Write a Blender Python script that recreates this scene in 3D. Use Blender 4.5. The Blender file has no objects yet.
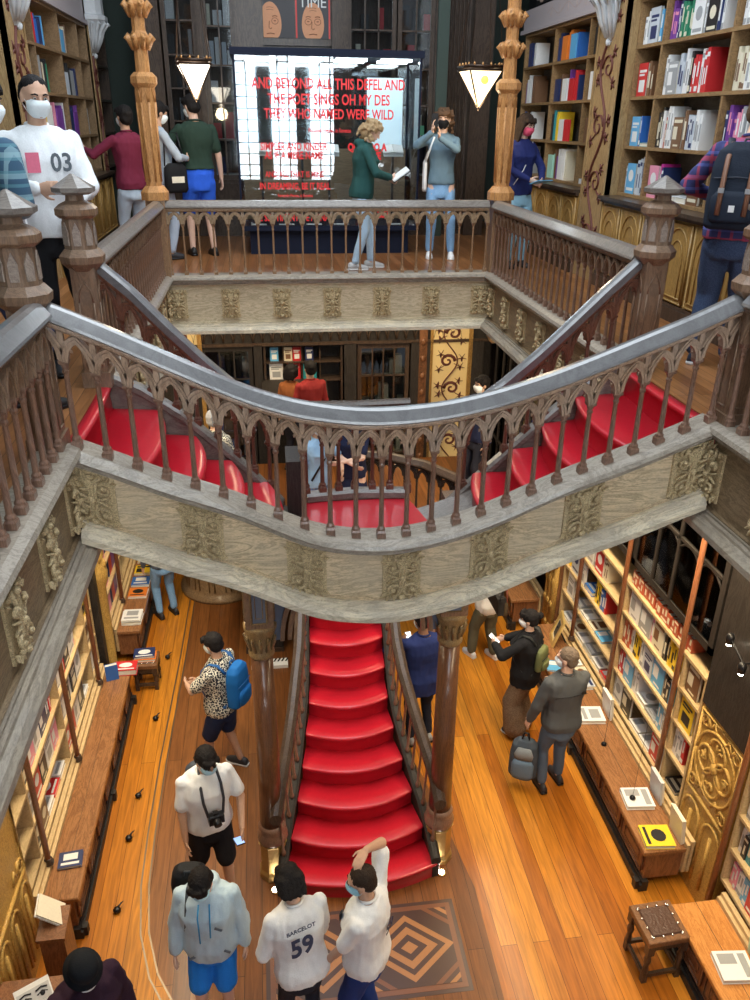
import bpy, bmesh, math, random
import numpy as np
from mathutils import Vector, Matrix, noise
PI = math.pi
S = bpy.context.scene
COL = S.collection
V = Vector

# ------------------------------------------------------------------ materials
def newmat(name):
    m = bpy.data.materials.new(name); m.use_nodes = True
    return m, m.node_tree.nodes, m.node_tree.links, m.node_tree.nodes['Principled BSDF']

MC = {}
def plain(name, rgb, rough=.6, metal=0, coat=0, spec=.5, bump=0, bscale=60):
    if name in MC: return MC[name]
    m, N, L, b = newmat(name)
    b.inputs['Base Color'].default_value = (*rgb, 1)
    b.inputs['Roughness'].default_value = rough
    b.inputs['Metallic'].default_value = metal
    b.inputs['Coat Weight'].default_value = coat
    b.inputs['Coat Roughness'].default_value = .15
    b.inputs['Specular IOR Level'].default_value = spec
    tc = N.new('ShaderNodeTexCoord')
    nz = N.new('ShaderNodeTexNoise'); nz.inputs['Scale'].default_value = bscale; nz.inputs['Detail'].default_value = 3
    L.new(tc.outputs['Object'], nz.inputs['Vector'])
    # slight tone variation so nothing is perfectly flat
    mx = N.new('ShaderNodeMix'); mx.data_type = 'RGBA'
    mx.inputs[6].default_value = (*[c*.88 for c in rgb], 1); mx.inputs[7].default_value = (*[min(1, c*1.08) for c in rgb], 1)
    L.new(nz.outputs['Fac'], mx.inputs[0]); L.new(mx.outputs[2], b.inputs['Base Color'])
    if bump:
        bp = N.new('ShaderNodeBump'); bp.inputs['Strength'].default_value = bump; bp.inputs['Distance'].default_value = .01
        L.new(nz.outputs['Fac'], bp.inputs['Height']); L.new(bp.outputs['Normal'], b.inputs['Normal'])
    MC[name] = m
    return m

def wood(name, light, dark, stretch=(1, 12, 12), scale=1.5, rough=.45, coat=.15, bump=.25, wear=None, wearamt=.5):
    """grain runs along the axis with the small stretch number"""
    if name in MC: return MC[name]
    m, N, L, b = newmat(name)
    tc = N.new('ShaderNodeTexCoord'); mp = N.new('ShaderNodeMapping')
    mp.inputs['Scale'].default_value = stretch
    L.new(tc.outputs['Object'], mp.inputs['Vector'])
    nz = N.new('ShaderNodeTexNoise'); nz.inputs['Scale'].default_value = scale; nz.inputs['Detail'].default_value = 6
    nz.inputs['Roughness'].default_value = .6; nz.inputs['Distortion'].default_value = 1.2
    L.new(mp.outputs[0], nz.inputs['Vector'])
    wv = N.new('ShaderNodeMath'); wv.operation = 'MULTIPLY'; wv.inputs[1].default_value = 14
    L.new(nz.outputs['Fac'], wv.inputs[0])
    fr = N.new('ShaderNodeMath'); fr.operation = 'PINGPONG'; fr.inputs[1].default_value = 1
    L.new(wv.outputs[0], fr.inputs[0])
    n2 = N.new('ShaderNodeTexNoise'); n2.inputs['Scale'].default_value = 60; n2.inputs['Detail'].default_value = 4
    L.new(mp.outputs[0], n2.inputs['Vector'])
    ad = N.new('ShaderNodeMath'); ad.operation = 'MULTIPLY_ADD'; ad.inputs[1].default_value = .45
    L.new(fr.outputs[0], ad.inputs[0]); L.new(n2.outputs['Fac'], ad.inputs[2])
    rp = N.new('ShaderNodeValToRGB')
    rp.color_ramp.elements[0].position = .3; rp.color_ramp.elements[0].color = (*dark, 1)
    rp.color_ramp.elements[1].position = .95; rp.color_ramp.elements[1].color = (*light, 1)
    L.new(ad.outputs[0], rp.inputs[0])
    out = rp.outputs[0]
    if wear:
        n3 = N.new('ShaderNodeTexNoise'); n3.inputs['Scale'].default_value = 4; n3.inputs['Detail'].default_value = 5
        L.new(tc.outputs['Object'], n3.inputs['Vector'])
        r3 = N.new('ShaderNodeValToRGB'); r3.color_ramp.elements[0].position = .4; r3.color_ramp.elements[1].position = .65
        r3.color_ramp.elements[1].color = (wearamt,)*3 + (1,)
        L.new(n3.outputs['Fac'], r3.inputs[0])
        mx = N.new('ShaderNodeMix'); mx.data_type = 'RGBA'
        L.new(r3.outputs[0], mx.inputs[0]); L.new(out, mx.inputs[6]); mx.inputs[7].default_value = (*wear, 1)
        out = mx.outputs[2]
    L.new(out, b.inputs['Base Color'])
    b.inputs['Roughness'].default_value = rough
    b.inputs['Coat Weight'].default_value = coat; b.inputs['Coat Roughness'].default_value = .14; b.inputs['Specular IOR Level'].default_value = .25
    bp = N.new('ShaderNodeBump'); bp.inputs['Strength'].default_value = bump; bp.inputs['Distance'].default_value = .006
    L.new(ad.outputs[0], bp.inputs['Height']); L.new(bp.outputs['Normal'], b.inputs['Normal'])
    MC[name] = m
    return m

def planks(name, cols, width=.13, length=2.6, rough=.42, along='Y', coat=.14):
    if name in MC: return MC[name]
    m, N, L, b = newmat(name)
    tc = N.new('ShaderNodeTexCoord'); sp = N.new('ShaderNodeSeparateXYZ'); cb = N.new('ShaderNodeCombineXYZ')
    L.new(tc.outputs['Object'], sp.inputs[0])
    a, c = ('Y', 'X') if along == 'Y' else ('X', 'Y')
    L.new(sp.outputs[a], cb.inputs['X']); L.new(sp.outputs[c], cb.inputs['Y'])
    br = N.new('ShaderNodeTexBrick'); br.inputs['Scale'].default_value = 1
    br.inputs['Brick Width'].default_value = length; br.inputs['Row Height'].default_value = width
    br.inputs['Mortar Size'].default_value = .0022; br.inputs['Mortar Smooth'].default_value = .3
    br.inputs['Color1'].default_value = (0, 0, 0, 1); br.inputs['Color2'].default_value = (1, 1, 1, 1)
    br.inputs['Mortar'].default_value = (.5, .5, .5, 1); br.offset = .37
    L.new(cb.outputs[0], br.inputs['Vector'])
    rp = N.new('ShaderNodeValToRGB')
    rp.color_ramp.elements[0].color = (*cols[0], 1); rp.color_ramp.elements[1].color = (*cols[2], 1)
    e = rp.color_ramp.elements.new(.5); e.color = (*cols[1], 1)
    L.new(br.outputs['Color'], rp.inputs[0])
    mp = N.new('ShaderNodeMapping'); mp.inputs['Scale'].default_value = (1.2, 18, 1)
    L.new(cb.outputs[0], mp.inputs['Vector'])
    nz = N.new('ShaderNodeTexNoise'); nz.inputs['Scale'].default_value = 2; nz.inputs['Detail'].default_value = 7; nz.inputs['Distortion'].default_value = .8
    L.new(mp.outputs[0], nz.inputs['Vector'])
    mr = N.new('ShaderNodeMapRange'); mr.inputs['From Min'].default_value = .3; mr.inputs['From Max'].default_value = .7
    mr.inputs['To Min'].default_value = .68; mr.inputs['To Max'].default_value = 1.18
    L.new(nz.outputs['Fac'], mr.inputs[0])
    mu = N.new('ShaderNodeMix'); mu.data_type = 'RGBA'; mu.blend_type = 'MULTIPLY'; mu.inputs[0].default_value = 1
    L.new(rp.outputs[0], mu.inputs[6]); L.new(mr.outputs[0], mu.inputs[7])
    gap = N.new('ShaderNodeMix'); gap.data_type = 'RGBA'
    L.new(br.outputs['Fac'], gap.inputs[0]); L.new(mu.outputs[2], gap.inputs[6]); gap.inputs[7].default_value = (*[c*.15 for c in cols[0]], 1)
    L.new(gap.outputs[2], b.inputs['Base Color'])
    b.inputs['Roughness'].default_value = rough; b.inputs['Coat Weight'].default_value = coat; b.inputs['Coat Roughness'].default_value = .14; b.inputs['Specular IOR Level'].default_value = .25
    bp = N.new('ShaderNodeBump'); bp.inputs['Strength'].default_value = .15; bp.inputs['Distance'].default_value = .004
    L.new(nz.outputs['Fac'], bp.inputs['Height']); L.new(bp.outputs['Normal'], b.inputs['Normal'])
    MC[name] = m
    return m

def glow(name, rgb, strength):
    if name in MC: return MC[name]
    m, N, L, b = newmat(name)
    b.inputs['Base Color'].default_value = (*rgb, 1)
    b.inputs['Emission Color'].default_value = (*rgb, 1); b.inputs['Emission Strength'].default_value = strength
    MC[name] = m
    return m

def glass(name, rgb=(1, 1, 1), alpha=.12, rough=.03, ior=1.5):
    """thin pane: mostly see-through with real mirror reflections"""
    if name in MC: return MC[name]
    m, N, L, b = newmat(name)
    tr = N.new('ShaderNodeBsdfTransparent'); tr.inputs[0].default_value = (*rgb, 1)
    gl = N.new('ShaderNodeBsdfGlossy'); gl.inputs['Roughness'].default_value = rough
    fr = N.new('ShaderNodeFresnel'); fr.inputs['IOR'].default_value = ior
    ad = N.new('ShaderNodeMath'); ad.operation = 'ADD'; ad.inputs[1].default_value = alpha
    mx = N.new('ShaderNodeMixShader')
    L.new(fr.outputs[0], ad.inputs[0]); L.new(ad.outputs[0], mx.inputs[0])
    L.new(tr.outputs[0], mx.inputs[1]); L.new(gl.outputs[0], mx.inputs[2])
    L.new(mx.outputs[0], N['Material Output'].inputs['Surface'])
    MC[name] = m
    return m

def pattern(name, a, c, scale=40, thr=.5, kind='noise', rough=.85):
    """two-tone printed or woven cloth"""
    if name in MC: return MC[name]
    m, N, L, b = newmat(name)
    tc = N.new('ShaderNodeTexCoord')
    if kind == 'noise':
        t = N.new('ShaderNodeTexNoise'); t.inputs['Scale'].default_value = scale; t.inputs['Detail'].default_value = 1; o = t.outputs['Fac']
    elif kind == 'spots':
        t = N.new('ShaderNodeTexVoronoi'); t.inputs['Scale'].default_value = scale; o = t.outputs['Distance']
    elif kind == 'rings':
        t = N.new('ShaderNodeTexVoronoi'); t.inputs['Scale'].default_value = scale
        w = N.new('ShaderNodeMath'); w.operation = 'PINGPONG'; w.inputs[1].default_value = .28
        L.new(t.outputs['Distance'], w.inputs[0])
        k = N.new('ShaderNodeMath'); k.operation = 'MULTIPLY'; k.inputs[1].default_value = 3.4
        L.new(w.outputs[0], k.inputs[0]); o = k.outputs[0]
    else:
        t = N.new('ShaderNodeTexChecker'); t.inputs['Scale'].default_value = scale; o = t.outputs['Fac']
    L.new(tc.outputs['Object'], t.inputs['Vector'])
    rp = N.new('ShaderNodeValToRGB'); rp.color_ramp.interpolation = 'LINEAR'
    rp.color_ramp.elements[0].position = max(0, thr-.03); rp.color_ramp.elements[1].position = min(1, thr+.03)
    rp.color_ramp.elements[0].color = (*a, 1); rp.color_ramp.elements[1].color = (*c, 1)
    L.new(o, rp.inputs[0]); L.new(rp.outputs[0], b.inputs['Base Color'])
    b.inputs['Roughness'].default_value = rough
    MC[name] = m
    return m

def plaid(name, base, l1, l2, scale=14):
    if name in MC: return MC[name]
    m, N, L, b = newmat(name)
    tc = N.new('ShaderNodeTexCoord'); sp = N.new('ShaderNodeSeparateXYZ'); L.new(tc.outputs['Object'], sp.inputs[0])
    prev = None
    for ax, col, k in (('X', l1, scale), ('Z', l2, scale), ('Z', l1, scale*.63)):
        mu = N.new('ShaderNodeMath'); mu.operation = 'MULTIPLY'; mu.inputs[1].default_value = k
        L.new(sp.outputs[ax], mu.inputs[0])
        fr = N.new('ShaderNodeMath'); fr.operation = 'FRACT'; L.new(mu.outputs[0], fr.inputs[0])
        lt = N.new('ShaderNodeMath'); lt.operation = 'LESS_THAN'; lt.inputs[1].default_value = .25; L.new(fr.outputs[0], lt.inputs[0])
        sc = N.new('ShaderNodeMath'); sc.operation = 'MULTIPLY'; sc.inputs[1].default_value = .6; L.new(lt.outputs[0], sc.inputs[0])
        mx = N.new('ShaderNodeMix'); mx.data_type = 'RGBA'
        L.new(sc.outputs[0], mx.inputs[0])
        if prev: L.new(prev, mx.inputs[6])
        else: mx.inputs[6].default_value = (*base, 1)
        mx.inputs[7].default_value = (*col, 1); prev = mx.outputs[2]
    L.new(prev, b.inputs['Base Color']); b.inputs['Roughness'].default_value = .85
    MC[name] = m
    return m

# ------------------------------------------------------------------ mesh builder
class MB:
    def __init__(s): s.v = []; s.f = []; s.mi = []; s.sm = []
    def add(s, vs, fs, mi=0, sm=False):
        o = len(s.v); s.v += [tuple(v) for v in vs]
        for f in fs: s.f.append([i+o for i in f]); s.mi.append(mi); s.sm.append(sm)
        return s
    def box(s, c, d, rz=0, mi=0, M=None):
        x, y, z = d[0]/2, d[1]/2, d[2]/2
        vs = [V((a*x, b*y, e*z)) for a in (-1, 1) for b in (-1, 1) for e in (-1, 1)]
        R = M if M is not None else Matrix.Rotation(rz, 4, 'Z')
        vs = [R @ v + V(c) for v in vs]
        s.add(vs, [(0, 1, 3, 2), (4, 6, 7, 5), (0, 4, 5, 1), (2, 3, 7, 6), (0, 2, 6, 4), (1, 5, 7, 3)], mi)
        return s
    def bb(s, x0, x1, y0, y1, z0, z1, mi=0):
        return s.box(((x0+x1)/2, (y0+y1)/2, (z0+z1)/2), (abs(x1-x0), abs(y1-y0), abs(z1-z0)), mi=mi)
    def bev(s, x0, x1, y0, y1, z0, z1, b=.008, mi=0):
        """box with bevelled top edges"""
        lo = [(x0, y0, z0), (x1, y0, z0), (x1, y1, z0), (x0, y1, z0)]
        mid = [(x0, y0, z1-b), (x1, y0, z1-b), (x1, y1, z1-b), (x0, y1, z1-b)]
        hi = [(x0+b, y0+b, z1), (x1-b, y0+b, z1), (x1-b, y1-b, z1), (x0+b, y1-b, z1)]
        fs = [(3, 2, 1, 0), (8, 9, 10, 11)]
        for i in range(4):
            j = (i+1) % 4; fs += [(i, j, 4+j, 4+i), (4+i, 4+j, 8+j, 8+i)]
        return s.add(lo+mid+hi, fs, mi)
    def loft(s, rings, mi=0, cap=True, closed=True, sm=True):
        n = len(rings[0]); vs = [p for r in rings for p in r]; fs = []
        for k in range(len(rings)-1):
            for i in range(n if closed else n-1):
                j = (i+1) % n; fs.append((k*n+i, k*n+j, (k+1)*n+j, (k+1)*n+i))
        if cap: fs.append(tuple(range(n))[::-1]); fs.append(tuple((len(rings)-1)*n+i for i in range(n)))
        return s.add(vs, fs, mi, sm)
    def lathe(s, prof, n=12, c=(0, 0, 0), mi=0, sm=True, rot=0, sq=None):
        rings = []
        for r, z in prof:
            rings.append([V((c[0]+r*math.cos(rot+2*PI*i/n), c[1]+r*math.sin(rot+2*PI*i/n), c[2]+z)) for i in range(n)])
        return s.loft(rings, mi, True, True, sm)
    def tube(s, pts, r, n=6, mi=0, cap=True, flat=1.0):
        pts = [V(p) for p in pts]
        if not isinstance(r, (list, tuple)): r = [r]*len(pts)
        rings = []; up = None
        for i, p in enumerate(pts):
            t = (pts[min(i+1, len(pts)-1)]-pts[max(i-1, 0)])
            if t.length < 1e-9: t = V((0, 0, 1))
            t.normalize()
            if up is None:
                up = V((0, 0, 1)) if abs(t.z) < .9 else V((0, 1, 0))
            a = t.cross(up)
            if a.length < 1e-6: a = t.cross(V((1, 0, 0)))
            a.normalize(); b = a.cross(t).normalized(); up = b
            rings.append([p + a*(r[i]*math.cos(2*PI*k/n)) + b*(r[i]*flat*math.sin(2*PI*k/n)) for k in range(n)])
        return s.loft(rings, mi, cap)
    def ell(s, c, r, n=12, m=8, mi=0, M=None):
        rings = []
        for j in range(m+1):
            th = PI*(.02+.96*j/m); rr = math.sin(th); z = -math.cos(th)
            ring = [V((r[0]*rr*math.cos(2*PI*i/n), r[1]*rr*math.sin(2*PI*i/n), r[2]*z)) for i in range(n)]
            if M is not None: ring = [M @ p for p in ring]
            rings.append([p+V(c) for p in ring])
        return s.loft(rings, mi)
    def cap(s, p0, p1, r0, r1, n=12, mi=0, el=1.0, side=None):
        """tapered capsule"""
        p0, p1 = V(p0), V(p1); t = (p1-p0); L = t.length or 1e-6; t /= L
        a = (V(side) - t*V(side).dot(t)) if side is not None else t.cross(V((0, 0, 1)) if abs(t.z) < .9 else V((0, 1, 0)))
        a.normalize(); b = t.cross(a)
        rings = []
        for k in range(4):
            th = (PI/2)*(1-k/4)*.97; rings.append((p0 - t*(r0*math.sin(th)), r0*math.cos(th)))
        rings.append((p0, r0)); rings.append((p1, r1))
        for k in range(1, 5):
            th = (PI/2)*(k/4)*.97; rings.append((p1 + t*(r1*math.sin(th)), r1*math.cos(th)))
        return s.loft([[c + a*(r*math.cos(2*PI*i/n)) + b*(r*el*math.sin(2*PI*i/n)) for i in range(n)] for c, r in rings], mi)
    def prism(s, poly, z0, z1, mi=0, sm=False):
        """poly: list of (x,y) extruded in z"""
        return s.loft([[V((p[0], p[1], z0)) for p in poly], [V((p[0], p[1], z1)) for p in poly]], mi, sm=sm)
    def ext(s, poly, M, d, mi=0):
        """2D polygon (u,v) on the plane of matrix M, thickness d along its local z"""
        return s.loft([[M @ V((p[0], p[1], 0)) for p in poly], [M @ V((p[0], p[1], d)) for p in poly]], mi, sm=False)
    def build(s, name, mats, parent=None, label=None, cat=None, group=None, kind=None, loc=None, smooth=None):
        me = bpy.data.meshes.new(name); me.from_pydata(s.v, [], s.f)
        if not isinstance(mats, (list, tuple)): mats = [mats]
        for m in mats: me.materials.append(m)
        me.polygons.foreach_set('material_index', s.mi)
        me.polygons.foreach_set('use_smooth', s.sm if smooth is None else [smooth]*len(s.f))
        bm = bmesh.new(); bm.from_mesh(me); bmesh.ops.recalc_face_normals(bm, faces=bm.faces); bm.to_mesh(me); bm.free()
        o = bpy.data.objects.new(name, me); COL.objects.link(o)
        if loc is not None: o.location = loc
        if parent is not None: o.parent = parent
        tag(o, label, cat, group, kind)
        return o

def tag(o, label=None, cat=None, group=None, kind=None):
    if label: o['label'] = label
    if cat: o['category'] = cat
    if group: o['group'] = group
    if kind: o['kind'] = kind
    return o
def empty(name, loc, rz=0, label=None, cat=None, group=None, kind=None):
    o = bpy.data.objects.new(name, None); COL.objects.link(o); o.location = loc; o.rotation_euler = (0, 0, rz)
    o.empty_display_size = .1
    return tag(o, label, cat, group, kind)
def copy_tree(o, parent=None):
    c = o.copy(); COL.objects.link(c); c.parent = parent
    for ch in list(o.children): copy_tree(ch, c)
    return c
def text_mesh(name, body, size, mat, M, parent=None, depth=.002, align='CENTER', label=None, width=1.0, bold=0):
    cu = bpy.data.curves.new(name, 'FONT'); cu.body = body; cu.size = size; cu.extrude = depth
    cu.align_x = align; cu.align_y = 'CENTER'; cu.offset = bold; cu.resolution_u = 3
    t = bpy.data.objects.new(name, cu); COL.objects.link(t)
    bpy.context.view_layer.update()
    me = bpy.data.meshes.new_from_object(t.evaluated_get(bpy.context.evaluated_depsgraph_get()))
    bpy.data.objects.remove(t)
    me.name = name; me.transform(M @ Matrix.Diagonal((width, 1, 1, 1)))
    me.materials.clear(); me.materials.append(mat)
    o = bpy.data.objects.new(name, me); COL.objects.link(o)
    if parent is not None: o.parent = parent
    if label: o['label'] = label
    return o

def frame(o, x, y):  # matrix with origin o, local x/y axes, z = x cross y
    x = V(x).normalized(); y = V(y).normalized(); z = x.cross(y)
    return Matrix(((x.x, y.x, z.x, o[0]), (x.y, y.y, z.y, o[1]), (x.z, y.z, z.z, o[2]), (0, 0, 0, 1)))

# palette of woods
W_RAIL = wood('handrail wood', (.17, .165, .165), (.12, .115, .115), (2, 2, 2), 1.2, .3, 1.0, .03)
W_CARVE = wood('carved walnut', (.24, .135, .075), (.09, .05, .03), (6, 6, 1.2), 2, .42, .25, .3, wear=(.30, .22, .16), wearamt=.4)
W_ARC = wood('arcade walnut', (.44, .285, .185), (.15, .085, .05), (6, 6, 1.2), 2, .4, .3, .3, wear=(.42, .33, .26), wearamt=.4)
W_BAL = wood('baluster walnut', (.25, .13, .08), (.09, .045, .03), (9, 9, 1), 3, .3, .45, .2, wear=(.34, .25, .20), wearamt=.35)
W_BAL_L = wood('pale baluster oak', (.33, .19, .10), (.14, .075, .04), (9, 9, 1), 3, .4, .3, .2)  # paler wood for the far gallery railing and the column pedestals
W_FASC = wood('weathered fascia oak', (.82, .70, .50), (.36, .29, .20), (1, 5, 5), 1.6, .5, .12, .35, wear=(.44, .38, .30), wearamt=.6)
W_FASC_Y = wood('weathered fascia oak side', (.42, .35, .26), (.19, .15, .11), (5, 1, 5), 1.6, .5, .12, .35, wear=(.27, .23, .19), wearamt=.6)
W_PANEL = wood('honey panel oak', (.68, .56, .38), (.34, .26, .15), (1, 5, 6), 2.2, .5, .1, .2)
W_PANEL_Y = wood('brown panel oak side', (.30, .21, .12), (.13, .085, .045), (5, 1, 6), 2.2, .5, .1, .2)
W_LEDGE = wood('grey brown ledge oak', (.40, .34, .27), (.20, .165, .13), (1.5, 4, 4), 2, .35, .4, .15)
W_PANELN = wood('bridge panel oak', (.82, .64, .40), (.30, .21, .12), (1, 4, 6), 2.0, .5, .12, .35, wear=(.58, .48, .34), wearamt=.5)
W_ORN = wood('carved foliage oak', (.78, .60, .34), (.17, .12, .06), (5, 5, 5), 7, .5, .15, .6)  # strong dark tones put crevice shade into the carving's colour
W_GREY = wood('worn grey ledge', (.22, .19, .165), (.11, .092, .078), (1.5, 4, 4), 2, .35, .45, .2)
W_DARK = wood('dark stained oak', (.085, .055, .038), (.028, .018, .013), (5, 5, 1), 2, .35, .3, .2)
W_BLACK = wood('blackened wood', (.04, .034, .03), (.014, .012, .011), (5, 5, 1), 2, .5, .05, .2)
W_SHELF = wood('shelf oak', (.33, .20, .09), (.17, .10, .045), (4, 1, 4), 2, .5, .1, .15)
W_SHELFB = wood('shelf back board', (.17, .145, .12), (.10, .085, .07), (4, 1, 4), 2, .6, 0, .1)
W_SHELF_LO = wood('pale lower shelf wood', (.62, .46, .25), (.45, .31, .15), (4, 1, 4), 2, .5, .1, .1)
W_COUNTER = wood('counter top walnut', (.36, .17, .07), (.15, .06, .025), (6, .8, 6), 2, .3, .5, .1)
W_COUNTER_O = wood('orange counter top', (.62, .28, .08), (.36, .13, .03), (6, .8, 6), 2, .3, .5, .1)
W_CAB = wood('mahogany cabinet', (.27, .12, .055), (.11, .045, .022), (6, 6, 1), 2, .4, .3, .15)
W_GOLD = wood('gilded carved wood', (.66, .42, .12), (.30, .16, .035), (4, 4, 2), 4, .4, .3, .5)
W_GOLD2 = wood('golden cabinet oak', (.46, .27, .08), (.22, .12, .035), (6, 6, 1), 2.5, .42, .3, .3)
W_COL = wood('orange carved column', (.62, .31, .11), (.28, .11, .035), (8, 8, 1), 3, .42, .2, .3)
W_POLE = wood('red brown pole', (.36, .14, .06), (.16, .055, .025), (8, 8, 1), 3, .35, .4, .1)
M_RED = plain('red painted treads', (.54, .012, .026), .33, coat=.35, bump=.05, bscale=30)
M_REDUP = M_RED
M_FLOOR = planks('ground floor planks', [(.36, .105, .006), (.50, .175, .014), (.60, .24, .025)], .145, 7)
M_FLOORG = planks('gallery floor planks', [(.22, .085, .03), (.29, .12, .042), (.36, .155, .06)], .1, 1.8, .3)
M_DKGREEN = plain('dark green wall', (.035, .055, .045), .7)
M_PLASTER = plain('grey white plaster', (.58, .60, .62), .7, bump=.3, bscale=25)
M_BRASS = plain('aged brass', (.55, .36, .14), .35, .9)
M_BLACK = plain('black metal', (.012, .012, .014), .35, .3)
M_WHITE = plain('white paper', (.82, .82, .8), .6)
M_CREAM = plain('cream paper', (.78, .72, .58), .6)
# ------------------------------------------------------------------ places
GZ = 4.8                      # gallery floor level
XL, XR, YB = -1.1, 2.6, 9.3   # edges of the stair well
YN, YN2 = 4.15, 5.35          # newels of the upper flights
WXL, WXR = -2.25, 3.75        # gallery bookcase faces
PZ = 3.93                     # bridge platform level

# ------------------------------------------------------------------ room shell
MB().bb(-3.2, 4.6, 1.5, 15, -.1, 0).build('floor', M_FLOOR, kind='structure')
g = MB()
g.bb(-3.2, XL-.04, -1, 15, 4.45, GZ).bb(XR+.04, 4.6, -1, 15, 4.45, GZ).bb(XL-.04, XR+.04, YB+.04, 15, 4.45, GZ)
g.bb(XL-.04, XL-.01, YN-.1, YN2+.15, 4.3, GZ-.002).bb(XR+.01, XR+.04, YN-.1, YN2+.15, 4.3, GZ-.002)
g.bb(XL, XR, -1, .6, 4.45, GZ)
g.build('gallery_floor', M_FLOORG, kind='structure')
MB().bb(-3.0, -2.8, 1.5, 15, 0, 10).build('wall_left', M_DKGREEN, kind='structure')
MB().bb(4.3, 4.5, 1.5, 15, 0, 10).build('wall_right', M_DKGREEN, kind='structure')
w = MB(); w.bb(-3.0, 4.5, 14.7, 14.9, 0, 10)
w.build('wall_back', M_DKGREEN, kind='structure')
MB().bb(-2.8, 4.3, 12.1, 12.25, 0, 4.45).build('wall_back_lower', W_BLACK, kind='structure')

# tracks of the book cart set in the floor
def track(name, pts, dx=.035):
    for k in (-1, 1):
        m = MB(); q = []
        for i, p in enumerate(pts):
            a = V(pts[max(0, i-1)]); b = V(pts[min(len(pts)-1, i+1)]); t = (b-a).normalized(); nrm = V((-t.y, t.x))
            q.append(V(p)+nrm*dx*k)
        L_, R_ = [], []
        for i, p in enumerate(q):
            a = q[max(0, i-1)]; b = q[min(len(q)-1, i+1)]; t = (b-a).normalized(); nrm = V((-t.y, t.x))*.008
            L_.append(p+nrm); R_.append(p-nrm)
        n = len(q); vs = [(p.x, p.y, .004) for p in L_]+[(p.x, p.y, .004) for p in R_]
        m.add(vs, [(i, i+1, n+i+1, n+i) for i in range(n-1)])
        if k == -1: root = m.build(name, plain('worn track iron', (.20, .15, .10), .35, .7), label='pair of thin metal track rails set in the plank floor, curving round the staircase foot', cat='floor rails')
        else: m.build('rail', plain('worn track iron', (.20, .15, .10), .35, .7), root)
trk = [(-1.28, 10.5), (-1.30, 9), (-1.33, 8), (-1.36, 7), (-1.37, 6), (-1.36, 5.4), (-1.30, 4.9), (-1.18, 4.5), (-.98, 4.15), (-.7, 3.85), (-.3, 3.65), (.1, 3.55)]
track('cart_rails', trk)

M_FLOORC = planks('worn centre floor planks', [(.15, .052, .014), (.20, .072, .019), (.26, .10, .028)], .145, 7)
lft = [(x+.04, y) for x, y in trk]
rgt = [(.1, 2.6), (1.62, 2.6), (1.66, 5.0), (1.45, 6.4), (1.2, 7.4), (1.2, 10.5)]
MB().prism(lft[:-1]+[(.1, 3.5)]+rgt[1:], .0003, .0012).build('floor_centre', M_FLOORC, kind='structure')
# inlaid parquet in front of the stairs
def inlay():
    x0, x1, y0, y1 = -.18, 1.34, 4.14, 4.84
    cols = [plain('inlay dark', (.055, .018, .008), .3, coat=.3), plain('inlay tan', (.36, .15, .045), .3, coat=.3), plain('inlay mid', (.17, .055, .018), .3, coat=.3)]
    m = MB(); m.bb(x0-.08, x1+.08, y0-.08, y1+.08, .0005, .003, 0); m.bb(x0-.045, x1+.045, y0-.045, y1+.045, .003, .0045, 2)
    m.bb(x0, x1, y0, y1, .0045, .006, 0)
    def clip(poly, ax, lim, s):
        out = []
        for i in range(len(poly)):
            a, b = poly[i], poly[(i+1) % len(poly)]
            ia, ib = s*(a[ax]-lim) <= 0, s*(b[ax]-lim) <= 0
            if ia: out.append(a)
            if ia != ib:
                t = (lim-a[ax])/(b[ax]-a[ax]); out.append(tuple(a[k]+(b[k]-a[k])*t for k in range(2)))
        return out
    hx, hy = .25, .20
    zz_ = .0062
    centres = [(x0+.29+i*.58, y0+.235+j*.47) for i in range(-1, 4) for j in range(-1, 3)]
    # every second lattice point carries a nest of diamonds
    nests = [(c, [(1.55, 1), (1.25, 0), (.98, 1), (.62, 0), (.3, 1)]) for k, c in enumerate([(x0+.38, y0+.35), (x0+1.14, y0+.35)])]
    nests += [(c, [(.9, 2), (.66, 0), (.42, 1), (.2, 0)]) for c in [(x0+.76, y0), (x0+.76, y1), (x0, y0), (x1, y0), (x0, y1), (x1, y1)]]
    for lvl, ((cx, cy), rings) in enumerate(nests):
        for r, ci in rings:
            zz_ += .00012
            poly = [(cx+hx*r, cy), (cx, cy+hy*r), (cx-hx*r, cy), (cx, cy-hy*r)]
            for ax, lim, s in ((0, x0, -1), (0, x1, 1), (1, y0, -1), (1, y1, 1)):
                if poly: poly = clip(poly, ax, lim, s)
            if len(poly) > 2: m.prism(poly, zz_-.0001, zz_, ci)
    m.build('floor_inlay', cols, kind='structure')
inlay()

# ------------------------------------------------------------------ swept rails
def sweep(m, prof, pts, nrm, mi=0, cap=True):
    """prof: (offset along nrm, dz); pts: 3D; nrm: outward unit vector in plan, or list"""
    rings = []
    for i, p in enumerate(pts):
        n = nrm[i] if isinstance(nrm, list) else nrm
        rings.append([V((p[0]+n[0]*a, p[1]+n[1]*a, p[2]+dz)) for a, dz in prof])
    return m.loft(rings, mi, cap, sm=False)

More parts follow.
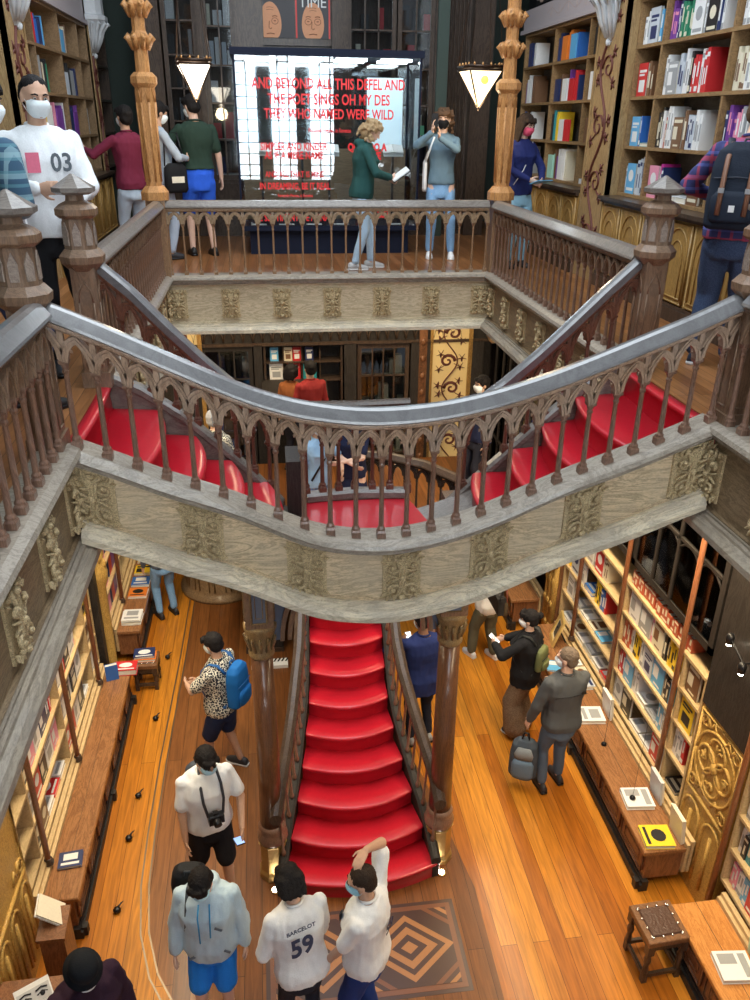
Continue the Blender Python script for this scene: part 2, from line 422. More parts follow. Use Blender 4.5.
def ornament_mesh():
    """carved foliage plaque: fluted stem, four scrolling leaves, beads. local: x across, y out, z up; 0.2 x 0.3"""
    m = MB()
    m.bb(-.095, .095, -.004, .006, -.15, .15)
    for x in (-.018, 0, .018): m.tube([(x*1.6, .012, -.14), (x*.7, .022, -.05), (x*.7, .022, .05), (x*1.6, .012, .14)], [.009, .007, .007, .009], 6)
    for sx in (-1, 1):
        for sz in (-1, 1):
            pts = []; r = []
            for k in range(15):
                t = k/14; a = PI*.5+t*PI*2.0; rad = .052*(1-t*.78)
                pts.append((sx*(.048+rad*math.cos(a)), .014+.014*t, sz*(.078+rad*math.sin(a)))); r.append(.011*(1-t*.35))
            m.tube(pts, r, 6)
            m.ell((sx*.048, .03, sz*.078), (.014, .01, .014), 8, 5)
            for k in range(5):
                a = PI*.2+k*.55
                c = (sx*(.048+.05*math.cos(a)), .014, sz*(.078+.055*math.sin(a)))
                m.cap(c, (c[0]+sx*.02*math.cos(a), .018, c[2]+sz*.022*math.sin(a)), .010, .005, 6)
            m.tube([(sx*.012, .02, 0), (sx*.04, .022, sz*.012), (sx*.075, .016, sz*.03)], [.007, .008, .005], 6)
    m.ell((0, .03, 0), (.017, .014, .022), 8, 6)
    m.ell((0, .024, .135), (.02, .012, .014), 8, 5); m.ell((0, .024, -.135), (.02, .012, .014), 8, 5)
    return m
ORN = ornament_mesh()
ORN_ME = None
def ornament(p, ang, parent, sx=1, sz=1, shear=0):
    global ORN_ME
    if ORN_ME is None:
        o = ORN.build('carved_ornament', W_ORN, parent); ORN_ME = o.data
    else:
        o = bpy.data.objects.new('carved_ornament', ORN_ME); COL.objects.link(o); o.parent = parent
    if shear:
        me = ORN_ME.copy()
        for v in me.vertices: v.co.z += v.co.x*shear
        o.data = me
    o.location = p; o.rotation_euler = (0, 0, ang); o.scale = (sx, 1.5, sz)
    return o

def fascia_parts(h):
    """profiles below the foot line: top ledge, sunk panel, bottom moulding"""
    ledge = [(-.12, .0), (.045, .0), (.085, -.020), (.095, -.045), (.080, -.060), (.058, -.064), (.058, -.084), (.036, -.088), (.036, -.104), (-.12, -.104)]
    panel = [(-.10, -.103), (.022, -.104), (.024, -.112), (.002, -.116), (.0, -.130), (.0, -h+.13), (.002, -h+.116), (.024, -h+.112), (.022, -h+.104), (-.10, -h+.103)]
    mould = [(-.12, -h+.104), (.036, -h+.104), (.036, -h+.090), (.056, -h+.086), (.060, -h+.070), (.088, -h+.062), (.112, -h+.036), (.115, -h), (-.12, -h)]
    return ledge, panel, mould

# gallery fascias (structure trims) with carved ornaments
def gallery_fascia(name, a, b, nrm, ang, orn_s, mat, matp, h=.64, osz=1.05):
    z = GZ+.04; d = (V(b)-V(a)); L_ = d.length
    lp, pp_, mp = fascia_parts(h); P2 = [(a[0], a[1], z), (b[0], b[1], z)]
    m = MB(); sweep(m, lp, P2, nrm); o = m.build(name, W_LEDGE, kind='structure')
    m = MB(); sweep(m, pp_, P2, nrm); m.build('panel', matp, o)
    m = MB(); sweep(m, mp, P2, nrm); m.build('lower_moulding', mat, o)
    for s in orn_s:
        p = V(a)+d*(s/L_)
        ornament((p.x+nrm[0]*.006, p.y+nrm[1]*.006, z-h/2), ang, o, osz, osz)
    return o
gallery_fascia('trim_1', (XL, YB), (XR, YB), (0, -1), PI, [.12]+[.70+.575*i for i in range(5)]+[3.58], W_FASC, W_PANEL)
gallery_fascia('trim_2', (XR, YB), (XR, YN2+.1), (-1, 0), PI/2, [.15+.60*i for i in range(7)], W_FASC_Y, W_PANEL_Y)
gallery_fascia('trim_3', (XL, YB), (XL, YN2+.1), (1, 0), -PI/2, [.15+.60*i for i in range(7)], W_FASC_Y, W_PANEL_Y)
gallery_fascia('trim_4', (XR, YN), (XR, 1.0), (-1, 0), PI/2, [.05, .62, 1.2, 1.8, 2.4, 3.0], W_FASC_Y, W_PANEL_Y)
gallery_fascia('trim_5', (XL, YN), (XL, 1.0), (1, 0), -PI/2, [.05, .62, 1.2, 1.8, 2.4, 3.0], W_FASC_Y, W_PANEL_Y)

# ------------------------------------------------------------------ the staircase
# foot line of the near rail: measured sag of the bridge
FOOT = [(-1.2, 4.88), (-1.06, 4.83), (-.75, 4.69), (-.59, 4.61), (-.44, 4.555), (-.30, 4.50), (-.15, 4.43), (0, 4.35), (.15, 4.265), (.30, 4.215), (.45, 4.19), (.61, 4.175), (.74, 4.18),
        (.89, 4.205), (1.05, 4.245), (1.19, 4.29), (1.35, 4.35), (1.48, 4.415), (1.63, 4.48), (1.79, 4.545), (1.95, 4.60), (2.09, 4.65), (2.24, 4.71), (2.39, 4.775), (2.56, 4.84), (2.75, 4.92)]
RAILT = [(-1.25, 5.68), (-1.07, 5.61), (-.83, 5.50), (-.6, 5.385), (-.36, 5.265), (-.11, 5.145), (.15, 5.06), (.45, 5.01), (.70, 5.005), (.98, 5.03), (1.26, 5.09), (1.54, 5.175), (1.81, 5.275), (2.08, 5.385), (2.35, 5.49), (2.58, 5.60), (2.75, 5.675)]
def interp(tab, x):
    if x <= tab[0][0]: return tab[0][1]
    for (a, za), (b, zb) in zip(tab, tab[1:]):
        if x <= b: return za+(zb-za)*(x-a)/(b-a)
    return tab[-1][1]
def smoothtab(tab, x, w=.16):
    return sum(interp(tab, x+w*k/4)*(5-abs(k)) for k in range(-4, 5))/25
footz = lambda x: smoothtab(FOOT, x)
railz = lambda x: smoothtab(RAILT, x)-.028

stair = empty('staircase', (.7, 5.2, 0), label='wooden forked staircase with glossy red steps, carved grey oak bridge and dark curved railings', cat='staircase')
def part(m, name, mats, label=None, parent=None, kind=None):
    o = m.build(name, mats, None, label, kind=kind); o.parent = parent or stair
    if parent is None: o.matrix_parent_inverse = Matrix.Translation((-.7, -5.2, 0))
    return o
# bridge fascia
xs = [-1.06+i*(2.56+1.06)/60 for i in range(61)]
m = MB()
def bow(x): # slight bow of the bridge in plan
    return 0
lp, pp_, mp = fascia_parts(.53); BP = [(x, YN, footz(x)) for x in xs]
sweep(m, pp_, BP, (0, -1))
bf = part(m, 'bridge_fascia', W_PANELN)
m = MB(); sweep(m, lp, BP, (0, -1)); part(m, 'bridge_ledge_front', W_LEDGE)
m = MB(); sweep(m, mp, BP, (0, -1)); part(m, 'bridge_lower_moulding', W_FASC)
m = MB()
for px, zc in ((-.985, None), (-.42, None), (.165, None), (.735, None), (1.27, None), (1.83, None), (2.47, None)):
    z = footz(px)-.27; sh = (footz(px+.06)-footz(px-.06))/.12
    o = ornament((px, YN-.006, z), PI, bf, 1.22, 1.0, -sh); o.matrix_parent_inverse = Matrix.Identity(4)
bf_children = list(bf.children)
# undersides of the upper flights
m = MB(); 
sweep(m, [(-.13, -.40), (-.13, -.525), (-1.05, -.525), (-1.05, -.40)], [(x, YN, footz(x)) for x in xs], (0, -1))
part(m, 'soffit', W_GREY)

# upper flight treads: nosing positions measured on the photo
def arc_tread(m, xa, xb, z, dirx, y0=YN, y1=5.22, bulge=.09, th=.6, mi=0, y1b=None):
    """tread top from nosing xa to riser xb (xb may be beyond); nosing is an arc bulging towards the platform at mid, rounded edge"""
    n = 14; 
    y1b = y1 if y1b is None else y1b
    def nose(x, t, off=0, yy=y1): return (x+dirx*(bulge*(1-(2*t-1)**2)-bulge*.6)+dirx*off, y0+(yy-y0)*t)
    rows = [[(*nose(xa, i/n, -.0), z-th) for i in range(n+1)], [(*nose(xa, i/n, -.012), z-.05) for i in range(n+1)], [(*nose(xa, i/n, .008), z-.034) for i in range(n+1)], [(*nose(xa, i/n, .014), z-.016) for i in range(n+1)],
            [(*nose(xa, i/n, .006), z-.003) for i in range(n+1)], [(*nose(xa, i/n, -.012), z) for i in range(n+1)],
            [(*nose(xb, i/n, 0, y1b), z) for i in range(n+1)], [(*nose(xb, i/n, 0, y1b), z-th) for i in range(n+1)]]
    m.loft([[V(p) for p in r] for r in rows], mi, closed=False, cap=False)
    k = len(rows)
    for e in (0, n): m.add([rows[j][e] for j in range(k)], [tuple(range(k))], mi)
left_n = [(-1.05, GZ, 5.36), (-.71, 4.626, 5.30), (-.47, 4.452, 5.24), (-.24, 4.278, 5.2), (.0, 4.104, 5.2)]
right_n = [(2.53, GZ, 5.36), (2.13, 4.626, 5.30), (1.88, 4.452, 5.24), (1.64, 4.278, 5.2), (1.38, 4.104, 5.2)]
for tab, d, nm in ((left_n, 1, 'left'), (right_n, -1, 'right')):
    m = MB()
    for i in range(1, 5):
        arc_tread(m, tab[i][0], tab[i-1][0]-d*.012, tab[i][1], d, y0=YN+.05, y1=tab[i][2], th=.178, y1b=tab[i-1][2])
    # top nosing at the gallery edge
    arc_tread(m, tab[0][0]+d*.0, tab[0][0]-d*.06, GZ+.004, d, y1=5.36, th=.2, bulge=.02)
    part(m, 'upper_flight_steps', M_REDUP)
m = MB()
m.prism([(-.02, YN+.05), (1.40, YN+.05), (1.40, 4.62), (1.06, 4.64), (.95, 5.2), (.22, 5.2), (.13, 4.72), (-.02, 4.68)], PZ-.12, PZ)
part(m, 'bridge_platform', M_REDUP)
# far stringers of the upper flights and the ledge behind the platform
def stringer(pts, w=.09, h=.34):
    m = MB()
    nr = []
    for i, p in enumerate(pts):
        a = V(pts[max(0, i-1)]); b = V(pts[min(len(pts)-1, i+1)]); t = V((b.x-a.x, b.y-a.y)).normalized(); nr.append((t.y, -t.x))
    sweep(m, [(-w/2, 0), (-w/4, .02), (w/4, .02), (w/2, 0), (w/2, -.04), (w*.35, -.06), (w*.35, -h), (-w*.35, -h), (-w*.35, -.06), (-w/2, -.04)], pts, nr)
    return m
FARL = [(-1.08, 5.40, 4.86), (-.85, 5.36, 4.76), (-.6, 5.30, 4.60), (-.4, 5.27, 4.42), (-.2, 5.25, 4.23), (-.03, 5.22, 4.04), (.06, 5.2, 3.94)]
FARR = [(2.58, 5.40, 4.86), (2.3, 5.36, 4.74), (2.05, 5.31, 4.56), (1.85, 5.28, 4.40), (1.6, 5.25, 4.18), (1.36, 5.22, 3.98), (1.25, 5.21, 3.88)]
for f_ in (FARL, FARR): part(stringer(f_), 'far_stringer', W_GREY)
part(stringer([(.22, 5.22, PZ+.05), (.57, 5.26, PZ+.05), (.95, 5.22, PZ+.05)]), 'bridge_ledge', W_GREY)
m = MB(); m.bb(.08, .20, 4.95, 5.24, 3.6, PZ+.42)
part(m, 'panelled_post', W_BLACK)

# lower flight: nine arc-fronted steps widening towards the floor
LST = [(5.03, -.05, 1.27), (5.30, 0.0, 1.24), (5.59, .075, 1.18), (5.88, .14, 1.125), (6.15, .19, 1.075), (6.41, .24, 1.05), (6.69, .27, 1.055), (6.98, .29, 1.07), (7.24, .305, 1.09), (7.50, .31, 1.10)]
m = MB()
def cross_tread(m, yf, xl, xr, z, yb, xlb, xrb, bulge, th):
    n = 16; rows = []
    def nz(t, off): x = xl+(xr-xl)*t; return (x, yf+bulge*((2*t-1)**2)+off)
    spec = [(.012, -th), (.012, -.055), (-.004, -.036), (-.010, -.018), (-.004, -.004), (.014, 0)]
    rows = [[V((*nz(i/n, o), z+dz)) for i in range(n+1)] for o, dz in spec]
    rows.append([V((xlb+(xrb-xlb)*i/n, yb+bulge*((2*i/n-1)**2), z)) for i in range(n+1)])
    rows.append([V((xlb+(xrb-xlb)*i/n, yb+bulge*((2*i/n-1)**2), z-th)) for i in range(n+1)])
    m.loft(rows, closed=False, cap=False)
    for e in (0, n): m.add([r[e] for r in rows], [tuple(range(len(rows)))])
for k in range(9):
    yf, xl, xr = LST[k]; yb, xlb, xrb = LST[k+1]
    ex = .09 if k == 0 else 0
    cross_tread(m, yf, xl-ex, xr+ex, .175*(k+1), yb+.03, xlb, xrb, .16 if k < 3 else .12, .175 if k == 0 else .2)
part(m, 'lower_flight_steps', M_RED)
m = MB(); m.bb(.2, 1.25, 7.5, 9.4, 1.6, 1.75)
part(m, 'lower_landing', M_RED)
m = MB(); m.bb(.22, 1.23, 7.6, 9.35, 0, 1.6)
part(m, 'landing_base', W_BLACK)

# curved side strings, balusters and handrails of the lower flight
for side, xi, nm in ((-1, 1, 'left'), (1, 2, 'right')):
    pts = []
    for k, r in enumerate(LST):
        pts.append((r[xi]+side*.05, r[0]+.14, .175*(k+1)+.05))
    m = stringer(pts, .09, .42); part(m, 'side_string', W_BLACK)
    m = MB(); rp = []
    for i, p in enumerate(pts):
        rp.append((p[0]+side*.03, p[1]-.02, p[2]+.62))
    rp[0] = (pts[0][0]+side*.03, pts[0][1]+.10, pts[0][2]+.60)
    nr = [(side*1.0, 0)]*len(rp)
    sweep(m, [(-.055, -.03), (-.05, 0), (-.02, .03), (.02, .03), (.055, 0), (.055, -.05), (.03, -.09), (-.03, -.09)], rp, nr)
    part(m, 'lower_handrail', W_DARK)
    for i in range(1, 18):
        t = i/18*(len(pts)-1); a = int(t); f = t-a
        if a >= len(pts)-1: a = len(pts)-2; f = 1
        p = V(pts[a]).lerp(V(pts[a+1]), f); q = V(rp[a]).lerp(V(rp[a+1]), f)
        m = MB(); m.tube([p, p+(q-p)*.08, p+(q-p)*.12, p+(q-p)*.8, p+(q-p)*.84, q], [.022, .022, .014, .011, .02, .02], 6)
        part(m, 'lower_baluster', W_BAL)

# ------------------------------------------------------------------ balustrades
def baluster_mb(h, fw=.026):
    m = MB()
    def sq(z, r): return [V((r*a, r*b, z)) for a, b in ((-1, -1), (1, -1), (1, 1), (-1, 1))]
    def oc(z, r): return [V((r*math.cos(PI/8+PI/4*i), r*math.sin(PI/8+PI/4*i), z)) for i in range(8)]
    m.loft([sq(-.03, fw), sq(.032, fw), sq(.045, fw*.72)], sm=False)
    m.loft([oc(.045, fw*.95), oc(.055, fw*.95), oc(.068, fw*.62), oc(.075, fw*.6), oc(h-.075, fw*.5), oc(h-.068, fw*.68), oc(h-.058, fw*.68), oc(h-.05, fw*.5), oc(h-.03, fw*.78), oc(h-.022, fw*.78)], sm=False)
    m.loft([sq(h-.022, fw*.8), sq(h-.012, fw), sq(h, fw)], sm=False)
    return m
BALC = {}
def ogive(n=9, hw=.5, hh=1.0):
    """pointed arch from (0,0) to (1,0) with apex at (.5,hh) ; left half then right half"""
    L_ = []
    for i in range(n+1):
        th = math.radians(60)*i/n; L_.append((1-math.cos(th), hh*math.sin(th)/math.sin(math.radians(60))))
    return L_ + [(1-u, v) for u, v in L_[-2::-1]]
def balustrade(label, path, bays, mb, mr, mc, cap_drop=.24, group=None, detail=1, fw=.026, nrm=1, railprof=None, ends=(True, True), host=None):
    """path(s in 0..1) -> (x, y, zfoot, ztop). cap_drop: below rail top where arches spring"""
    P = [path(i/bays) for i in range(bays+1)]
    c = P[0]
    root = None if host else empty('balustrade', (P[0][0], P[0][1], P[0][2]), label=label, cat='balustrade', group=group)
    inv = Matrix.Translation((-P[0][0], -P[0][1], -P[0][2]))
    def pp(m, nm, mat): o = m.build(nm, mat); o.parent = root; o.matrix_parent_inverse = inv; return o
    NS = bays*3 if bays > 8 else 24
    sp = [path(i/NS) for i in range(NS+1)]
    def normal(i, arr):
        a, b = arr[max(0, i-1)], arr[min(len(arr)-1, i+1)]
        t = V((b[0]-a[0], b[1]-a[1])).normalized(); return (t.y*nrm, -t.x*nrm)
    prof = railprof or [(-.05, -.075), (-.055, -.02), (-.035, -.003), (0, .0), (.028, -.008), (.068, -.058), (.072, -.072), (.058, -.083), (-.05, -.083)]
    m = MB(); sweep(m, prof, [(p[0], p[1], p[3]) for p in sp], [normal(i, sp) for i in range(len(sp))])
    if host:
        m.v = [(v[0]-P[0][0], v[1]-P[0][1], v[2]-P[0][2]) for v in m.v]
        root = m.build('handrail', mr); root.parent = host; root.location = (P[0][0]-.7, P[0][1]-5.2, P[0][2])
    else: pp(m, 'handrail', mr)
    m = MB(); sweep(m, [(-.04, -.08), (.054, -.08), (.056, -.092), (.044, -.098), (.044, -.108), (.03, -.118), (-.035, -.118)], [(p[0], p[1], p[3]) for p in sp], [normal(i, sp) for i in range(len(sp))])
    pp(m, 'rail_moulding', mc)
    # arcade
    m = MB(); arc = ogive(7 if detail else 4)
    for i in range(bays):
        a, b = path(i/bays), path((i+1)/bays); mid_ = path((i+.5)/bays)
        n = V((*normal(i, P), 0))
        L_ = math.hypot(b[0]-a[0], b[1]-a[1])
        springA = a[3]-cap_drop; springB = b[3]-cap_drop
        hh = cap_drop-.128
        def pt(u, v, w, a=a, b=b, n=n, sA=springA, sB=springB):
            x = a[0]+(b[0]-a[0])*u; y = a[1]+(b[1]-a[1])*u
            # keep curved plan
            return V((x+n.x*w, y+n.y*w, sA+(sB-sA)*u+v))
        top = cap_drop-.11
        def band(sc_in, bw, w0, w1, hh_=hh):
            rings = []
            for k, (u, v) in enumerate(arc):
                uu = .5+(u-.5)*sc_in; vv = v*hh_
                # outward direction approx: from (.5, hh*.25)
                du, dv = (uu-.5)*L_, vv-hh_*.2
                l = math.hypot(du, dv) or 1; du, dv = du/l*bw/L_, dv/l*bw
                q = [pt(uu, vv, w0), pt(uu+du, vv+dv, w0), pt(uu+du, vv+dv, w1), pt(uu, vv, w1)]
                rings.append(q)
            m.loft(rings, 0, sm=False)
        band(.66, .016, -.026, .028, hh*.80)
        if detail: band(.84, .012, -.032, .036, hh*.90)
        band(1.02, .014, -.026, .028, hh*.99)
        # solid web between the innermost and outermost mouldings
        rings = []
        for (u, v) in arc:
            q0 = (.5+(u-.5)*.68, v*hh*.81); q1 = (.5+(u-.5)*1.05, v*hh*1.0)
            rings.append([pt(q0[0], q0[1], -.018), pt(q1[0], q1[1], -.018), pt(q1[0], q1[1], .020), pt(q0[0], q0[1], .020)])
        m.loft(rings, 0, sm=False)
        top = cap_drop-.11
        # bar under the rail
        m.loft([[pt(u, hh+.012, -.022), pt(u, hh+.03, -.022), pt(u, hh+.03, .024), pt(u, hh+.012, .024)] for u in (0, .5, 1)], 0, sm=False)
        if detail:
            for sgn in (-1, 1):   # cusps inside the arch
                m.tube([pt(.5+sgn*.27, hh*.50, .0), pt(.5+sgn*.21, hh*.42, .0), pt(.5+sgn*.20, hh*.34, .0)], [.009, .008, .003], 5)
        # little springer block
        for u in ((0,) if i < bays-1 else (0, 1)):
            q = pt(u, 0, 0)
            m.loft([[q+V((a_*.020, b_*.020, dz)) for a_, b_ in ((-1, -1), (1, -1), (1, 1), (-1, 1))] for dz in (-.004, .03)], 0, sm=False)
            m.loft([[q+V((a_*r_, b_*r_, dz)) for a_, b_ in ((-1, -1), (1, -1), (1, 1), (-1, 1))] for r_, dz in ((.018, .03), (.013, top))], 0, sm=False)
    pp(m, 'arcade', mc)
    for i in range(0 if ends[0] else 1, bays+1 if ends[1] else bays):
        p = path(i/bays); h = round((p[3]-cap_drop)-p[2], 3)
        key = (mb.name, fw)
        if key not in BALC:
            o = baluster_mb(h, fw).build('baluster', mb); BALC[key] = (o.data, h)
        else:
            o = bpy.data.objects.new('baluster', BALC[key][0]); COL.objects.link(o)
        t = normal(i, P)
        o.location = (p[0]-P[0][0], p[1]-P[0][1], p[2]-P[0][2]); o.scale = (1, 1, h/BALC[key][1]); o.rotation_euler = (0, 0, math.atan2(t[1], t[0])+PI/2)
        o.parent = root
    return root

# near bridge balustrade, 23 balusters
X0, X1 = -1.18, 2.69
balustrade('long sagging front balustrade of the staircase bridge with glossy grey handrail and pointed arches', lambda s: (X0+(X1-X0)*s, YN, footz(X0+(X1-X0)*s), railz(X0+(X1-X0)*s)), 26, W_BAL, W_RAIL, W_ARC, .27, host=stair, ends=(False, False))
def lin(a, b): return lambda s: tuple(a[i]+(b[i]-a[i])*s for i in range(4))
R0, R1 = GZ+.04, 5.62
balustrade('straight far gallery balustrade of pale oak in front of the glass case', lin((XL+.08, YB, R0, R1), (XR-.08, YB, R0, R1)), 22, W_BAL_L, W_GREY, wood('light arcade oak', (.42, .29, .17), (.20, .12, .065), (6, 6, 2), 2, .45, .2, .2), .24, fw=.021)
balustrade('right gallery balustrade with close-set walnut balusters beside the tall bookcases', lin((XR, YB-.08, R0, R1), (XR, YN2+.12, R0, R1)), 26, W_BAL, W_GREY, W_CARVE, .24, fw=.023, nrm=1)
balustrade('left gallery balustrade seen edge-on beside the man in white sweatshirt', lin((XL, YB-.08, R0, R1), (XL, YN2+.12, R0, R1)), 26, W_BAL, W_GREY, W_CARVE, .24, fw=.023, nrm=-1)
balustrade('gallery balustrade running toward the lower left corner of the picture', lin((XL, YN-.10, R0, 5.6), (XL, 1.1, R0, 5.6)), 20, W_BAL, W_RAIL, W_CARVE, .28, nrm=-1)
balustrade('gallery balustrade running off the right edge of the picture', lin((XR, YN-.10, R0, 5.6), (XR, 1.1, R0, 5.6)), 20, W_BAL, W_RAIL, W_CARVE, .28, nrm=1)
# far balustrades of the two upper flights
def polyp(pts):
    def f(s):
        t = s*(len(pts)-1); a = min(int(t), len(pts)-2); k = t-a
        return tuple(pts[a][i]+(pts[a+1][i]-pts[a][i])*k for i in range(4))
    return f
FL4 = [(p[0], p[1], p[2]+.02, zt) for p, zt in zip(FARL[:6], (5.64, 5.44, 5.18, 4.98, 4.80, 4.68))]
FR4 = [(p[0], p[1], p[2]+.02, zt) for p, zt in zip(FARR[:6], (5.62, 5.38, 5.16, 4.98, 4.78, 4.62))]
M_DKCARVE = wood('dark carved mahogany', (.20, .085, .05), (.08, .03, .02), (6, 6, 1.2), 2, .4, .3, .2)  # darker brown wood for the back railings of flights and platform
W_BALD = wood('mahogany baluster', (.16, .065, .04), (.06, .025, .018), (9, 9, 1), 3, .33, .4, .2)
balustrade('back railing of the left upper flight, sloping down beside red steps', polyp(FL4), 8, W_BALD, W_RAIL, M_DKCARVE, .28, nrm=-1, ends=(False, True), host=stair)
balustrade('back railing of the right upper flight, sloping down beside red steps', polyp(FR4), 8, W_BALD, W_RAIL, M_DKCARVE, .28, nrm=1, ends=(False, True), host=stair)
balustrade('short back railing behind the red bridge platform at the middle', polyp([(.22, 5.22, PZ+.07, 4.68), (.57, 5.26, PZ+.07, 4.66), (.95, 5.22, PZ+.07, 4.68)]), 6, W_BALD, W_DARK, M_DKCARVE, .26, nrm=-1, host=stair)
# dark curved railing beyond, by the lower landing
CR = [(1.05, 9.35, .0+1.72, 2.66), (1.45, 9.22, 1.74, 2.65), (1.85, 9.0, 1.74, 2.62), (2.2, 8.65, 1.72, 2.56), (2.42, 8.1, 1.6, 2.45), (2.5, 7.5, 1.5, 2.35)]
balustrade('dark curved railing low behind the bridge, above the orange floor', polyp(CR), 14, W_BLACK, W_DARK, W_BLACK, .24, nrm=1, detail=0)
m = stringer([(p[0], p[1], p[2]) for p in CR], .1, .22); part(m, 'curved_string', W_BLACK)

# ------------------------------------------------------------------ newels
def octo(r, z, rot=PI/8): return [V((r*math.cos(rot+PI/4*i), r*math.sin(rot+PI/4*i), z)) for i in range(8)]
def newel(x, y, label, ztop=6.06, mats=None, tint=0, z0=GZ):
    root = empty('newel_post', (x, y, z0), label=label, cat='newel post')
    H = ztop-z0
    m = MB(); m.bb(-.09, .09, -.09, .09, 0, .1); m.bb(-.075, .075, -.075, .075, .1, H-.50)
    m.build('shaft', W_CARVE, root)
    m = MB()
    for sx, sy, ang in ((0, -1, 0), (1, 0, PI/2), (0, 1, PI), (-1, 0, -PI/2)):
        M = Matrix.Rotation(ang, 4, 'Z') @ frame((0, -.076, 0), (1, 0, 0), (0, 0, 1))
        for pts in ([(-.045, .14), (-.045, .55)], [(.045, .14), (.045, .55)], [(-.045, .55), (-.035, .62), (0, .68), (.035, .62), (.045, .55)], [(-.045, .14), (.045, .14)]):
            m.tube([M @ V((u, v, .002)) for u, v in pts], .006, 5)
    m.build('shaft_tracery', W_CARVE, root)
    m = MB()
    m.loft([octo(.085, H-.52), octo(.135, H-.47), octo(.14, H-.43), octo(.105, H-.39)], sm=False)
    m.loft([octo(.098, H-.39), octo(.092, H-.21)], sm=False)
    m.loft([octo(.105, H-.21), octo(.128, H-.19), octo(.128, H-.155), octo(.10, H-.13), octo(.055, H-.11), octo(.052, H-.075), octo(.09, H-.055)], sm=False)
    m.build('octagonal_head', W_CARVE, root)
    m = MB()
    for i in range(8):
        a = PI/4*i; M = Matrix.Rotation(a, 4, 'Z') @ frame((.090, 0, H-.385), (0, 1, 0), (0, 0, 1))
        m.ext([(-.021, .02), (.021, .02), (.023, .10), (0, .155), (-.023, .10)], M, .008)
    m.build('lancet_panels', wood('lancet inset wood', (.34, .27, .22), (.2, .15, .12), (3, 3, 3), 3, .35, .4), root)
    m = MB(); m.loft([octo(.10, H-.075), octo(.128, H-.06), octo(.13, H-.035), octo(.115, H-.028), octo(.008, H+.04)], sm=False)
    m.build('pyramid_cap', W_GREY, root)
    return root
newel(XL-.07, YN-.01, 'nearest left newel post with octagonal head, in front of man in plaid')
newel(XL-.02, YN2, 'left newel post standing before the man in white sweatshirt numbered 03')
newel(XR+.03, YN2, 'right newel post standing where the right gallery rail meets the stair rail')
newel(XR+.06, YN-.01, 'newel post at the right picture edge beside the man with backpack')

# ------------------------------------------------------------------ carved columns on the gallery
def gallery_column(x, y, label):
    root = empty('carved_column', (x, y, GZ), label=label, cat='column')
    m = MB(); m.bb(-.1, .1, -.1, .1, 0, .9)
    m.build('pedestal', W_BAL_L, root)
    m = MB(); m.loft([octo(.15, .82), octo(.15, .90), octo(.10, .96)], sm=False)
    rings = []
    for z, r in ((.95, .085), (1.2, .082), (1.9, .10)): rings.append(octo(r, z))
    m.loft(rings, sm=False)
    m.loft([octo(.10, 1.88), octo(.135, 1.92), octo(.135, 1.98), octo(.095, 2.02)], sm=False)
    m.build('shaft', W_COL, root)
    m = MB()
    for i in range(8):
        M = Matrix.Rotation(PI/4*i, 4, 'Z') @ frame((.080, 0, 0), (0, 1, 0), (0, 0, 1))
        m.tube([M @ V(p) for p in ((-.03, 1.0, 0), (-.034, 1.75, .012))], .007, 5); m.tube([M @ V(p) for p in ((.03, 1.0, 0), (.034, 1.75, .012))], .007, 5)
        m.tube([M @ V(p) for p in ((-.034, 1.75, .012), (-.02, 1.84, .014), (0, 1.88, .014), (.02, 1.84, .014), (.034, 1.75, .012))], .006, 5)
    m.build('fluting', W_COL, root)
    m = MB(); m.loft([octo(.072, 2.0), octo(.066, 2.4), octo(.075, 3.4)], sm=False)
    m.build('upper_shaft', W_COL, root)
    for zc in (2.32, 2.60, 2.86, 3.12):
        m = MB(); c0, s0 = .84, .84
        m.loft([octo(.07, zc-.06), octo(.092, zc), octo(.084, zc+.03), octo(.07, zc+.06)], sm=False)
        for i in range(8):
            a = PI/4*i+PI/8; c, s = math.cos(a)*.84, math.sin(a)*.84
            pts = [(c*.085, s*.085, zc-.10), (c*.12, s*.12, zc-.03), (c*.155, s*.155, zc+.02), (c*.165, s*.165, zc-.005), (c*.15, s*.15, zc-.022)]
            m.tube(pts, [.022, .03, .028, .022, .012], 6)
        m.build('leaf_crown', W_COL, root)
    return root
gallery_column(XL-.02, YB+.03, 'orange carved wooden column with leaf crowns, left of the glass case')
gallery_column(XR+.06, YB+.03, 'orange carved wooden column with leaf crowns, right of the glass case')

